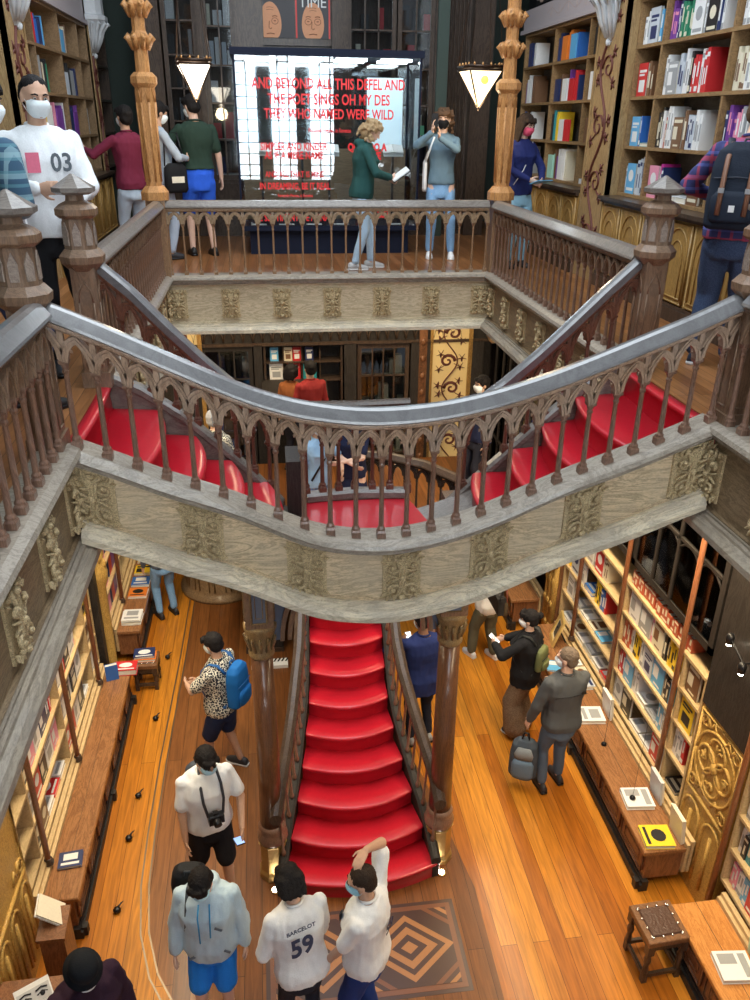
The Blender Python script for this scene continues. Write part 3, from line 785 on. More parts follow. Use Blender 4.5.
# ------------------------------------------------------------------ columns under the bridge
M_BLUEIN = plain('slate blue inlay', (.10, .12, .17), .45)
M_BRZ = plain('gilt bronze plinth', (.52, .36, .13), .35, .6, bump=.3, bscale=30)
W_CAPI = wood('gilded capital', (.30, .20, .09), (.08, .05, .028), (5, 5, 5), 6, .4, .3, .4)
def low_column(x, y, label, s):
    root = empty('round_column', (x, y, 0), label=label, cat='column')
    m = MB(); m.loft([octo(.145, 0), octo(.145, .06), octo(.125, .09), octo(.125, .40), octo(.14, .43)], sm=False); m.build('plinth', M_BRZ, root)
    m = MB(); m.lathe([(.12, .42), (.135, .45), (.14, .50), (.12, .54), (.115, .56), (.125, .60), (.105, .64)], 20); m.build('base_rings', W_BAL, root)
    m = MB(); m.lathe([(.105, .62), (.098, 1.2), (.088, 2.52)], 20); m.build('shaft', W_POLE if False else wood('round column walnut', (.15, .065, .03), (.065, .027, .013), (9, 9, .8), 2, .3, .5, .1), root)
    m = MB(); m.lathe([(.09, 2.48), (.105, 2.5), (.105, 2.53), (.092, 2.55), (.10, 2.62), (.12, 2.72), (.135, 2.76), (.135, 2.79), (.12, 2.80)], 20)
    for i in range(12):
        a = 2*PI*i/12; m.tube([(.094*math.cos(a), .094*math.sin(a), 2.56), (.118*math.cos(a), .118*math.sin(a), 2.64), (.13*math.cos(a), .13*math.sin(a), 2.70), (.142*math.cos(a), .142*math.sin(a), 2.68)], [.012, .016, .013, .006], 5)
    m.build('capital', W_CAPI, root)
    m = MB(); m.bb(-.11, .11, -.11, .11, 2.80, 3.82); m.build('impost', W_CARVE, root)
    m = MB()
    for a in range(4):
        M = Matrix.Rotation(PI/2*a, 4, 'Z') @ frame((0, -.111, 0), (1, 0, 0), (0, 0, 1))
        m.ext([(-.05, 2.86), (.05, 2.86), (.05, 3.36), (0, 3.45), (-.05, 3.36)], M, .006)
    m.build('inlay_panel', M_BLUEIN, root)
    m = MB()
    for a in range(4):
        M = Matrix.Rotation(PI/2*a, 4, 'Z') @ frame((0, -.116, 0), (1, 0, 0), (0, 0, 1))
        for r in (.0, ):
            m.tube([M @ V(p) for p in ((-.06, 2.85, 0), (.06, 2.85, 0), (.06, 3.38, 0), (0, 3.49, 0), (-.06, 3.38, 0), (-.06, 2.85, 0))], .007, 5)
            m.tube([M @ V(p) for p in ((-.028, 2.9, 0), (.028, 2.9, 0), (.028, 3.3, 0), (0, 3.38, 0), (-.028, 3.3, 0), (-.028, 2.9, 0))], .004, 5)
    m.build('inlay_frame', W_CAPI, root)
    # arched bracket reaching under the bridge
    m = MB(); n = 12
    for r0, w in ((.42, .07), (.36, .045)):
        rings = []
        for k in range(n+1):
            a = PI/2*k/n; cx, cz = s*(.11+.50), 2.62
            rings.append([V((cx-s*(r0+d)*math.cos(a)*1.0-0, w_, cz+(r0+d)*math.sin(a)*1.5)) for d, w_ in ((0, -w/2), (.035, -w/2), (.035, w/2), (0, w/2))])
        m.loft(rings, sm=False)
    m.bb(min(s*.11, s*.75), max(s*.11, s*.75), -.05, .05, 3.33, 3.41)
    m.build('arched_bracket', W_CARVE, root)
    m = MB(); poly = [(s*.11, 2.62)]+[(s*(.61-.455*math.cos(PI/2*k/8)), 2.62+.455*1.5*math.sin(PI/2*k/8)) for k in range(9)]+[(s*.61, 3.35), (s*.11, 3.35)]
    m.ext(poly, frame((0, .012, 0), (1, 0, 0), (0, 0, 1)), .024); m.build('spandrel_panel', M_BLUEIN, root)
    m = MB()
    for k in range(3):
        cx, cz, r = s*(.19+.09*k), 3.23-.0*k, .035
        m.tube([(cx+r*math.cos(2*PI*i/12), -.02, cz+r*math.sin(2*PI*i/12)) for i in range(13)], .006, 5)
    m.tube([(s*.15, -.02, 3.29), (s*.15, -.02, 2.97), (s*.22, -.02, 3.17), (s*.42, -.02, 3.30), (s*.15, -.02, 3.29)], .006, 5)
    m.build('spandrel_tracery', W_CAPI, root)
    return root
low_column(-.17, 5.42, 'dark round column with gilt plinth left of the red staircase', 1)
low_column(1.385, 5.42, 'dark round column with gilt plinth right of the red staircase', -1)
for x, y, side in ((-.17, 5.2, 'left'), (1.385, 5.2, 'right')):
    r = empty('floor_spotlight', (x, y, .006), label=f'tiny round recessed floor light before the {side} column plinth', cat='light')
    m = MB(); m.lathe([(.045, 0), (.045, .006), (.03, .008)], 16); m.build('rim', M_BRASS, r)
    m = MB(); m.lathe([(.028, .006), (.028, .012), (.001, .014)], 14); m.build('lens', glow('floor light lens', (1, .93, .78), 30), r)
# ------------------------------------------------------------------ books
CLR = dict(navy=(.02, .035, .12), blue=(.03, .14, .48), sky=(.12, .42, .72), teal=(.03, .28, .34), green=(.03, .22, .12), mint=(.42, .72, .58), red=(.58, .025, .03), brick=(.45, .09, .04),
           orange=(.80, .22, .03), yellow=(.85, .60, .03), cream=(.74, .68, .52), white=(.80, .80, .79), grey=(.34, .35, .36), black=(.018, .018, .02), brown=(.18, .09, .045), magenta=(.62, .03, .30),
           purple=(.18, .05, .30), pink=(.80, .30, .42), maroon=(.22, .02, .03), silver=(.55, .60, .66))
def bmat(c): return plain('cover '+c, CLR[c], .42, coat=.15)
PAGES = plain('book pages', (.74, .70, .60), .8)
ACC = dict(navy='white', blue='white', sky='white', teal='cream', green='cream', mint='green', red='white', brick='cream', orange='black', yellow='black', cream='brown', white='grey', grey='white', black='cream', brown='cream', magenta='white', purple='pink', pink='white', maroon='cream', silver='navy')
BME = {}
def book_mesh(kind, c, v=0):
    k = (kind, c, v)
    if k in BME: return BME[k]
    m = MB(); a = ACC[c]
    if kind == 's':     # standing, spine out: x thickness, y depth, z height (all 0..1)
        m.bb(0, .1, 0, 1, 0, 1).bb(.9, 1, 0, 1, 0, 1).bb(.1, .9, 0, .06, 0, 1).bb(.1, .9, .06, .96, .015, .985, 1)
        if v == 0: m.bb(.22, .78, -.012, 0, .25, .72, 2)
        elif v == 1: m.bb(.05, .95, -.012, 0, .80, .90, 2).bb(.35, .65, -.012, 0, .2, .6, 2)
        else: m.bb(.05, .95, -.012, 0, .06, .2, 2).bb(.3, .7, -.012, 0, .45, .85, 2)
    elif kind == 'f':   # standing, cover out: x width, y thickness, z height
        m.bb(0, 1, 0, .1, 0, 1).bb(0, 1, .9, 1, 0, 1).bb(0, .03, .1, .9, 0, 1).bb(.03, .97, .1, .9, .015, .985, 1)
        if v == 0: m.bb(.12, .88, -.02, 0, .72, .80, 2).bb(.12, .7, -.02, 0, .62, .68, 2).bb(.2, .8, -.02, 0, .14, .5, 2)
        elif v == 1: m.bb(.1, .9, -.02, 0, .1, .2, 2).add([(.5+.3*math.cos(PI*i/6), -.02, .6+.2*math.sin(PI*i/6)) for i in range(12)], [tuple(range(12))], 2)
        else: m.bb(.08, .92, -.02, 0, .82, .92, 2).bb(.25, .75, -.02, 0, .08, .14, 2).bb(.08, .5, -.02, 0, .3, .7, 2)
    else:               # lying flat, cover up: x width, y depth, z thickness
        m.bb(0, 1, 0, 1, 0, .1).bb(0, 1, 0, 1, .9, 1).bb(0, .03, 0, 1, .1, .9).bb(.03, .975, .02, .98, .1, .9, 1)
        if v == 0: m.bb(.12, .88, .15, .30, 1, 1.03, 2).bb(.2, .8, .45, .85, 1, 1.03, 2)
        elif v == 1: m.add([(.5+.3*math.cos(PI*i/6), .55+.25*math.sin(PI*i/6), 1.03) for i in range(12)], [tuple(range(12))], 2); m.bb(.1, .9, .1, .2, 1, 1.03, 2)
        else: m.bb(.1, .9, .7, .9, 1, 1.03, 2).bb(.1, .45, .1, .6, 1, 1.03, 2)
    me = bpy.data.meshes.new('book'); me.from_pydata(m.v, [], m.f)
    for q in (bmat(c), PAGES, bmat(a)): me.materials.append(q)
    me.polygons.foreach_set('material_index', m.mi)
    BME[k] = me
    return me
NB = 0
def book(kind, c, loc, size, rz=0, label=None, group=None, v=None, tilt=None, rnd=random):
    global NB
    v = rnd.randrange(3) if v is None else v
    o = bpy.data.objects.new('book', book_mesh(kind, c, v)); COL.objects.link(o)
    o.location = loc; o.scale = size; o.rotation_euler = (tilt or (0, 0))+(rz,) if tilt else (0, 0, rz)
    tag(o, label, 'book', group); NB += 1
    return o
far = MB(); far_k = list(CLR); far_m = [bmat(c) for c in far_k]
ORD = ['zeroth', 'first', 'second', 'third', 'fourth', 'fifth', 'sixth', 'seventh', 'eighth', 'ninth', 'tenth', 'eleventh', 'twelfth', 'thirteenth', 'fourteenth', 'fifteenth', 'sixteenth', 'seventeenth', 'eighteenth', 'nineteenth', 'twentieth', 'twenty-first', 'twenty-second', 'twenty-third', 'twenty-fourth', 'twenty-fifth', 'twenty-sixth', 'twenty-seventh', 'twenty-eighth']
def fill(side, xf, y0, y1, z, hmax, spec, where, group, dep=.17, inset=.04, seed=1, indiv=True, scale=1.0, gap0=.02):
    """spec: list like 'navy','navy*3','orange:f','-'(gap). s runs left to right for someone facing the case"""
    rnd = random.Random(seed*7919+int(z*100)+int(y0*31))
    if side == 'R': rz = -PI/2; P = lambda s, d: (xf+d, max(y0, y1)-s, z); L_ = abs(y1-y0)
    elif side == 'L': rz = PI/2; P = lambda s, d: (xf-d, min(y0, y1)+s, z); L_ = abs(y1-y0)
    else: rz = 0; P = lambda s, d: (y0+s, xf+d, z); L_ = abs(y1-y0)
    s = gap0; cnt = 0; items = []
    for it in spec.split():
        n = 1
        if '*' in it: it, n = it.split('*'); n = int(n)
        k = 's'
        if ':' in it: it, k = it.split(':')
        items += [(it, k)]*n
    for c, k in items:
        if c == '-': s += .07; continue
        if k == 's': w = rnd.uniform(.026, .048)*scale; size = (w, dep*rnd.uniform(.85, 1), min(hmax-.03, hmax*rnd.uniform(.62, .86)))
        elif k == 'f': w = rnd.uniform(.15, .19)*scale; size = (w, .03, min(hmax-.03, w*1.45))
        else: w = rnd.uniform(.16, .2)*scale; size = (w, dep, rnd.uniform(.03, .06))
        if s+w > L_-.01: break
        cnt += 1; d = inset+(rnd.uniform(0, .02) if k == 's' else .0)
        kd = {'s': 'spine out', 'f': 'cover out', 'h': 'lying flat'}[k]
        if indiv: book(k, c, P(s, d), size, rz, f"{c} book {kd}, {ORD[cnt]} from left, {where}", group, rnd=rnd)
        else:
            p = P(s+w/2, d+size[1]/2); dd = (size[1], w, size[2]) if side in 'RL' else (w, size[1], size[2])
            far.box((p[0], p[1], z+size[2]/2), dd, mi=far_k.index(c))
        s += w+(.002 if k == 's' else .015)

def bookcase(side, xf, ys, zs, label, depth=.3, mat=W_SHELF, backm=W_SHELFB, th=.022, uw=.03, top=None, lip=True):
    sg = 1 if side == 'R' else -1
    y0, y1 = min(ys), max(ys); z0, z1 = zs[0], (top or zs[-1])
    root = empty('bookcase', (xf, (y0+y1)/2, z0), label=label, cat='bookcase')
    o_ = V((xf, (y0+y1)/2, z0))
    def B(m, n, mt):
        o = m.build(n, mt); o.parent = root; o.matrix_parent_inverse = Matrix.Translation(-o_); return o
    for y in ys:
        B(MB().bb(xf, xf+sg*depth, y-uw/2, y+uw/2, z0-.02, z1), 'upright', mat)
    for z in zs:
        m = MB().bb(xf+sg*.004, xf+sg*depth, y0, y1, z-th, z)
        if lip: m.bb(xf-sg*.004, xf+sg*.012, y0, y1, z-th-.006, z+.002)
        B(m, 'shelf', mat)
    B(MB().bb(xf+sg*depth, xf+sg*(depth+.02), y0, y1, z0-.02, z1), 'back_panel', backm)
    return root
# ---- right gallery bookcases
ZS = [5.75, 6.20, 6.65, 7.10]
RX = WXR
bookcase('R', RX, [12.45, 11.2, 10.0, 9.38], ZS+[7.50], 'tall open oak bookcase on the right gallery, beyond the carved pilaster', mat=W_SHELF)
bookcase('R', RX, [8.68, 8.12, 6.87, 5.6], ZS+[7.50], 'tall open oak bookcase on the right gallery, near side of the carved pilaster', mat=W_SHELF)
gr = 'books in the right gallery bookcases'
bays = {(12.42, 11.22): 'far bay right gallery', (11.18, 10.02): 'wide bay beyond right pilaster', (9.98, 9.40): 'narrow bay beyond right pilaster', (8.66, 8.14): 'narrow bay before right pilaster', (8.10, 6.89): 'nearest wide bay, right gallery', (6.85, 5.62): 'bay above backpack man'}
rows = ['bottom shelf', 'second shelf up', 'third shelf up', 'top shelf']
specs = {
 0: ['white*3 navy - grey*3', 'blue*2 brown white*4', 'purple white*4 - brown*2', 'navy*3 - white*2'],
 1: ['mint:f mint brown purple white*3 white*3 cream', 'black teal*2 yellow*3 white:f red:f', 'navy:f brown*2 white:f purple red:f red*2 navy', 'navy*3 orange:f orange*2 sky:f blue'],
 2: ['white:h grey:h', 'brown:f cream*5 black', 'white:f silver:f', 'black*2 - brown*3 green'],
 3: ['grey sky:f silver*3 white*2', 'sky:f blue teal:h', 'red:f brown*2 - teal:h', 'white*2 silver:f sky - white*2'],
 4: ['pink:f magenta navy - white:h white:h brown:f', 'black*3 white brick white*4 brown:f brown silver*3 white*3', 'white*2 grey:f silver*3 white*2 black red*3 white red*2', 'purple*3 navy*2 green*5 white:f grey black:f navy white'],
 5: ['navy*3 white*3 - brown', 'navy purple*3 pink*2 grey*5', 'cream*4 white*3 brown*3 maroon:f white', 'white*3 navy*2 grey:f red*3 cream*2']}
for bi, ((ya, yb), nm) in enumerate(bays.items()):
    for ri in range(4):
        fill('R', RX, ya, yb, ZS[ri], .42 if ri < 3 else .38, specs[bi][ri], f"{rows[ri]}, {nm}", gr, seed=bi+3, indiv=(bi > 2), scale=1.12, dep=.19)
# base cabinets with gothic doors under the ledge
def base_cabinet(side, xf, ya, yb, z0, z1, n, label, mat=W_GOLD2, topm=W_DARK, over=.07, depth=.3, arch=True):
    sg = 1 if side == 'R' else -1
    o_ = V((xf, (ya+yb)/2, z0)); root = empty('base_cabinet', o_, label=label, cat='cabinet')
    def B(m, nme, mt, par=None):
        o = m.build(nme, mt); o.parent = par or root
        if par is None: o.matrix_parent_inverse = Matrix.Translation(-o_)
        return o
    y0, y1 = min(ya, yb), max(ya, yb)
    B(MB().bb(xf, xf+sg*depth, y0, y1, z0, z1-.04), 'body', mat)
    B(MB().bb(xf-sg*over, xf+sg*(depth), y0-.0, y1+.0, z1-.035, z1).bb(xf-sg*over*.55, xf, y0, y1, z1-.065, z1-.035), 'ledge', topm)
    B(MB().bb(xf-sg*.03, xf, y0, y1, z0, z0+.12).bb(xf-sg*.02, xf, y0, y1, z0+.12, z0+.15), 'plinth', topm)
    w = (y1-y0)/n
    for i in range(n):
        c = y0+w*(i+.5); hw = w*.44; zb, zt = z0+.17, z1-.09
        d = B(MB().bb(xf-sg*.012, xf, c-hw, c+hw, zb, zt), 'door', mat)
        m = MB(); M = frame((xf-sg*.014, c, 0), (0, -sg*1.0, 0), (0, 0, 1)); a = hw*.84
        def t(pts, r=.009): m.tube([(xf-sg*.016, c+u, v) for u, v in pts], r, 5)
        t([(-hw, zb), (hw, zb), (hw, zt), (-hw, zt), (-hw, zb)], .010)
        if arch:
            t([(-a, zb+.04), (-a, zt-.26)]+[(-a*math.cos(k/6*PI/2), zt-.26+.22*math.sin(k/6*PI/2)) for k in range(1, 7)])
            t([(a, zb+.04), (a, zt-.26)]+[(a*math.cos(k/6*PI/2), zt-.26+.22*math.sin(k/6*PI/2)) for k in range(1, 7)])
            t([(-a*.6, zb+.04), (-a*.6, zt-.3)]+[(-a*.6*math.cos(k/6*PI/2), zt-.3+.16*math.sin(k/6*PI/2)) for k in range(1, 7)], .006)
            t([(a*.6, zb+.04), (a*.6, zt-.3)]+[(a*.6*math.cos(k/6*PI/2), zt-.3+.16*math.sin(k/6*PI/2)) for k in range(1, 7)], .006)
            t([(-a, zb+.04), (a, zb+.04)])
        else:
            t([(-a, zb+.05), (a, zb+.05), (a, zt-.05), (-a, zt-.05), (-a, zb+.05)], .008)
        B(m, 'carved_frame', mat, d)
    return root
base_cabinet('R', 3.60, 12.45, 9.40, GZ, 5.72, 6, 'golden oak base cabinet with pointed-arch doors, beyond pilaster, right gallery')
base_cabinet('R', 3.60, 8.66, 4.6, GZ, 5.72, 8, 'golden oak base cabinet with pointed-arch doors behind the backpack man')
# pilasters with burnt scrollwork and white plaster corbels
W_PIL = wood('pilaster oak', (.42, .28, .13), (.22, .13, .055), (6, 6, 1), 2.2, .5, .15, .15)
M_SCROLL = plain('painted brown scrollwork', (.12, .03, .02), .6)
def vine(m, M, x0, w, z0, z1, n, r=.011, leaf=.028, d=.004):
    """flat scrolling vine on plane M, n waves"""
    pts = []
    N_ = n*14
    for i in range(N_+1):
        t = i/N_; pts.append(M @ V((x0+w*.28*math.sin(t*n*PI), z0+(z1-z0)*t, d)))
    m.tube(pts, r, 6, flat=.35)
    for k in range(n):
        zc = z0+(z1-z0)*(k+.5)/n; s = 1 if k % 2 == 0 else -1
        sp = []
        for i in range(16):
            t = i/15; a = -PI/2*s*0+PI*2.6*t; rad = w*.30*(1-t*.85)
            sp.append(M @ V((x0-s*w*.10+s*rad*math.cos(a), zc+rad*math.sin(a)*.9, d)))
        m.tube(sp, [r*(1-.4*i/15) for i in range(16)], 6, flat=.35)
        for lx, lz in ((-s*.42, -.3), (-s*.36, .28), (s*.45, .12), (s*.40, -.22)):
            c = (x0+lx*w, zc+lz*w)
            for a in range(5):
                th = a*2*PI/5+k
                p = [M @ V((c[0], c[1], d)), M @ V((c[0]+leaf*math.cos(th), c[1]+leaf*math.sin(th), d))]
                m.tube(p, [leaf*.38, leaf*.12], 5, flat=.3)
            m.tube([M @ V((c[0], c[1], d)), M @ V((x0+w*.15*(1 if lx > 0 else -1), zc+lz*w*.4, d))], r*.5, 4, flat=.4)
def corbel(x, y, z, side, label):
    sg = 1 if side == 'R' else -1
    root = empty('plaster_corbel', (x, y, z), label=label, cat='corbel')
    def ring(w, d, zz): return [V((0, -w, zz)), V((-sg*d*.7, -w*.9, zz)), V((-sg*d, -w*.45, zz)), V((-sg*d, w*.45, zz)), V((-sg*d*.7, w*.9, zz)), V((0, w, zz))]
    m = MB(); m.loft([ring(.03, .03, -.42), ring(.07, .07, -.36), ring(.12, .10, -.24), ring(.14, .13, -.22), ring(.15, .15, -.10), ring(.22, .22, -.02), ring(.24, .24, 0), ring(.24, .24, .05), ring(.20, .20, .07), ring(.2, .2, .8)], sm=False)
    m.build('block', M_PLASTER, root)
    m = MB()
    for i in range(7):
        a = PI*(i/6-.5); px, py = -sg*(.05+.10*math.cos(a)), .13*math.sin(a)
        m.tube([(px*.45, py*.5, -.38), (px*.9, py*.9, -.24), (px*1.2, py*1.2, -.12), (px*1.75, py*1.6, -.03), (px*1.85, py*1.65, -.06)], [.014, .024, .026, .022, .010], 6)
    m.ell((-sg*.04, 0, -.42), (.03, .03, .04), 8, 6)
    m.build('acanthus_leaves', M_PLASTER, root)
def pilaster(side, xf, ya, yb, z0, z1, label, n=5):
    sg = 1 if side == 'R' else -1; yc = (ya+yb)/2; w = abs(yb-ya)
    root = empty('pilaster', (xf, yc, z0), label=label, cat='pilaster')
    MB().bb(-sg*.06, sg*.32, -w/2, w/2, 0, z1-z0).build('panel', W_PIL, root)
    m = MB(); vine(m, frame((-sg*.06, 0, 0), (0, -sg, 0), (0, 0, 1)), 0, w*.75, .2, z1-z0-.15, n, r=.022, leaf=.065, d=.003 )
    m.build('scrollwork', M_SCROLL, root)
    m = MB(); m.bb(-sg*.075, 0, -w/2, -w/2+.04, 0, z1-z0).bb(-sg*.075, 0, w/2-.04, w/2, 0, z1-z0); m.build('edge_moulding', W_PIL, root)
pilaster('R', RX-.08, 9.36, 8.70, GZ, 7.9, 'oak pilaster painted with brown scrolling vine between the right gallery bookcases')
corbel(RX-.12, 9.03, 7.58, 'R', 'white plaster acanthus corbel above the painted right pilaster')
m = MB(); m.bb(RX-.04, RX+.3, 9.36, 12.6, 7.51, 7.56); m.bb(RX-.0, RX+.3, 9.36, 12.6, 7.56, 7.80)
m.bb(RX-.04, RX+.3, 5.0, 8.7, 7.51, 7.56); m.bb(RX, RX+.3, 5.0, 8.7, 7.56, 7.80)
m.build('trim_6', plain('mauve plaster frieze', (.42, .37, .38), .7), kind='structure')
m = MB(); m.bb(RX+.05, RX+.4, 5.0, 12.6, 7.80, 9.5); m.build('trim_7', M_BLACK, kind='structure')
m = MB(); M = frame((RX-.001, 10.9, 7.68), (0, -1, 0), (0, 0, 1))
vine(m, frame((RX-.001, 11.6, 7.68), (0, 0, 1), (0, -1, 0)), 0, .16, 0, 1.8, 6, r=.006, leaf=.015); m.build('trim_8', plain('peach frieze motif', (.48, .33, .27), .7), kind='structure')
for k, y in enumerate((11.9, 11.3, 10.7, 10.1)):
    r = empty('framed_photograph', (RX+.04, y, 8.05), label=f'dark framed portrait above the right bookcases, {ORD[k+1]} from the far wall', cat='picture', group='framed portraits above the right bookcases')
    MB().bb(-.03, .0, -.25, .25, -.22, .3).build('frame', M_BLACK, r); MB().bb(-.036, -.03, -.2, .2, -.18, .26).build('print', plain('grey portrait print', (.16, .14, .13), .5), r)
    m = MB(); m.ell((-.034, .0, .07), (.006, .07, .1), 12, 8).ell((-.034, 0, -.12), (.006, .14, .1), 12, 6); m.build('portrait', plain('portrait pale', (.42, .32, .27), .6), r)

# ---- left gallery bookcases
LX = WXL
bookcase('L', LX, [9.46, 9.88, 11.15, 12.25, 12.88], ZS+[7.52], 'tall open oak bookcase on the left gallery behind the man in white sweatshirt', mat=wood('left shelf oak', (.27, .17, .09), (.14, .085, .04), (4, 1, 4), 2, .5, .1, .15))
gl = 'books in the left gallery bookcase'
lsp = {(9.48, 9.86): ['white*4', '-', 'silver*8', 'black*3 orange'],
       (9.90, 11.13): ['white*3 grey*2 black*3 cream*3 white - white*6 yellow*2', 'yellow:f white:f white*2 black - pink*2 purple:f purple*3 white*3', 'black*2 teal*2 grey*3 brown*2 cream*2 black*3 green black', 'red:f red*2 blue*3 navy*4 blue sky'],
       (11.17, 12.23): ['black*2 white*2 cream brown*3 white*3 yellow', 'magenta*3 navy:f navy*2 purple:f purple*2', 'black*3 white*2 silver:f black*3 grey:f navy*3', 'silver:f sky:f red cream*2 brown white'],
       (12.27, 12.86): ['black*2 white*2', 'cream:f white black*2', 'orange*2 white*2 - brown', 'cream brown*2']}
for bi, ((ya, yb), sp) in enumerate(lsp.items()):
    for ri in range(4):
        fill('L', LX, ya, yb, ZS[ri], .42 if ri < 3 else .38, sp[ri], f"{rows[ri]}, {['narrow near', 'wide near', 'wide far', 'narrow far'][bi]} bay, left gallery", gl, seed=bi+30, scale=1.1, dep=.19, indiv=False)
base_cabinet('L', LX+.10, 9.46, 12.88, GZ, 5.72, 6, 'golden oak base cabinet with pointed-arch doors on the left gallery')
pilaster('L', LX-.04, 8.80, 9.43, GZ, 7.9, 'oak pilaster with painted plant, left picture edge behind the masked men')
pilaster('L', LX-.04, 12.9, 13.25, GZ, 7.9, 'slim oak pilaster at the far end of the left gallery bookcase')
corbel(LX+.02, 9.12, 7.60, 'L', 'white plaster acanthus corbel at the top left picture corner')
corbel(LX+.02, 13.08, 7.60, 'L', 'white plaster acanthus corbel above the far left pilaster')
m = MB(); m.bb(LX+.04, LX-.3, 9.0, 13.3, 7.53, 7.58); m.bb(LX, LX-.3, 9.0, 13.3, 7.58, 7.95); m.build('trim_9', plain('mauve plaster frieze', (.42, .37, .38), .7), kind='structure')
bookcase('L', LX, [13.27, 14.4], ZS+[7.52], 'narrow dark bookcase in the far left gallery corner', mat=W_DARK)
for ri in range(4): fill('L', LX, 13.29, 14.38, ZS[ri], .42, 'white*2 grey*2 cream white*3 brown', '', '', seed=50+ri, indiv=False)

# ---- back wall of the gallery: dark glazed cabinets
M_PANE = glass('dark cabinet pane', (.75, .78, .8), .04, .04)
def glazed(x0, x1, z0, z1, y, nx, nz, label, items=True, seed=1, mat=W_DARK, name='glazed_cabinet', facing=-1, stock=('white', 'cream', 'red', 'black', 'grey'), lit=None, th=.022, fr=.06):
    rnd = random.Random(seed); o_ = (x0, y, z0)
    root = empty(name, o_, label=label, cat='cabinet')
    W_, H_ = x1-x0, z1-z0
    m = MB(); m.bb(0, W_, .02, .34, 0, .03).bb(0, W_, .02, .34, H_-.03, H_).bb(0, .03, .02, .34, 0, H_).bb(W_-.03, W_, .02, .34, 0, H_).bb(0, W_, .33, .35, 0, H_); m.build('case', mat, root)
    m = MB(); m.bb(0, fr, 0, .03, 0, H_).bb(W_-fr, W_, 0, .03, 0, H_).bb(fr, W_-fr, 0, .03, 0, fr).bb(fr, W_-fr, 0, .03, H_-fr, H_)
    for i in range(1, nx): x = fr+(W_-2*fr)*i/nx; m.bb(x-th/2, x+th/2, .004, .026, fr, H_-fr)
    for i in range(1, nz): z = fr+(H_-2*fr)*i/nz; m.bb(fr, W_-fr, .004, .026, z-th/2, z+th/2)
    m.build('door_frame', mat, root)
    MB().bb(fr, W_-fr, .013, .016, fr, H_-fr).build('pane', M_PANE, root)
    if items:
        m = MB(); mats = [bmat(c) for c in stock]
        for j in range(nz):
            zb = fr+(H_-2*fr)*j/nz+.012; ch = (H_-2*fr)/nz
            m.bb(.03, W_-.03, .06, .33, zb-.014, zb)
            x = .06
            while x < W_-.12:
                w = rnd.uniform(.03, .13); h = ch*rnd.uniform(.35, .8); k = rnd.randrange(len(stock))
                if rnd.random() < .75: m.bb(x, x+w, .10, .2, zb, zb+h, k)
                x += w+rnd.uniform(.005, .06)
        m.build('stock', mats, root, kind='stuff')
    return root
YW = 12.95
glazed(-1.25, -.78, 5.9, 8.1, YW, 2, 5, 'dark glazed cabinet with small framed items above the man in green tee', seed=3, stock=('grey', 'cream', 'white', 'black'))
glazed(-.70, -.26, 5.6, 8.1, YW, 2, 5, 'dark glazed cabinet with white and red boxes left of the glass case', seed=4, stock=('white', 'white', 'red', 'silver', 'cream'))
glazed(1.30, 2.0, 5.6, 8.1, YW, 3, 5, 'dark glazed cabinet at the far wall, behind the glass case right half', seed=5)
glazed(2.02, 2.55, 5.6, 8.1, YW, 2, 5, 'dark glazed cabinet at the far wall, right of the glass case', seed=6)
m = MB()
for a, b in ((-1.6, -1.27), (-.78, -.70), (-.26, .12), (1.08, 1.3), (2.55, 2.75), (3.1, 3.4)): m.bb(a, b, YW-.1, 13.45, GZ, 9.5)
m.bb(-1.3, 2.7, YW-.02, 13.45, GZ, 5.6); m.bb(.1, 1.3, YW+.1, 13.45, 5.6, 7.4); m.bb(-1.3, 2.7, YW-.03, 13.45, 8.1, 8.4); m.bb(2.7, 3.45, YW+.1, 13.45, GZ, 9.5)
m.bb(-1.2, -.3, YW-.04, YW, 5.0, 5.55)
m.build('trim_10', W_DARK, kind='structure')
m = MB()
for a, b in ((2.57, 2.73),): m.bb(a, b, YW-.16, YW-.1, GZ, 9.5)
m.build('trim_11', plain('dark green paint', (.045, .075, .06), .5), kind='structure')
m = MB()
for i, x in enumerate((2.80, 2.86, 2.92, 2.98, 3.04)): m.cap((x, YW+.06, GZ+.1), (x, YW+.06, 9.3), .016, .016, 6)
m.build('trim_12', W_DARK, kind='structure')
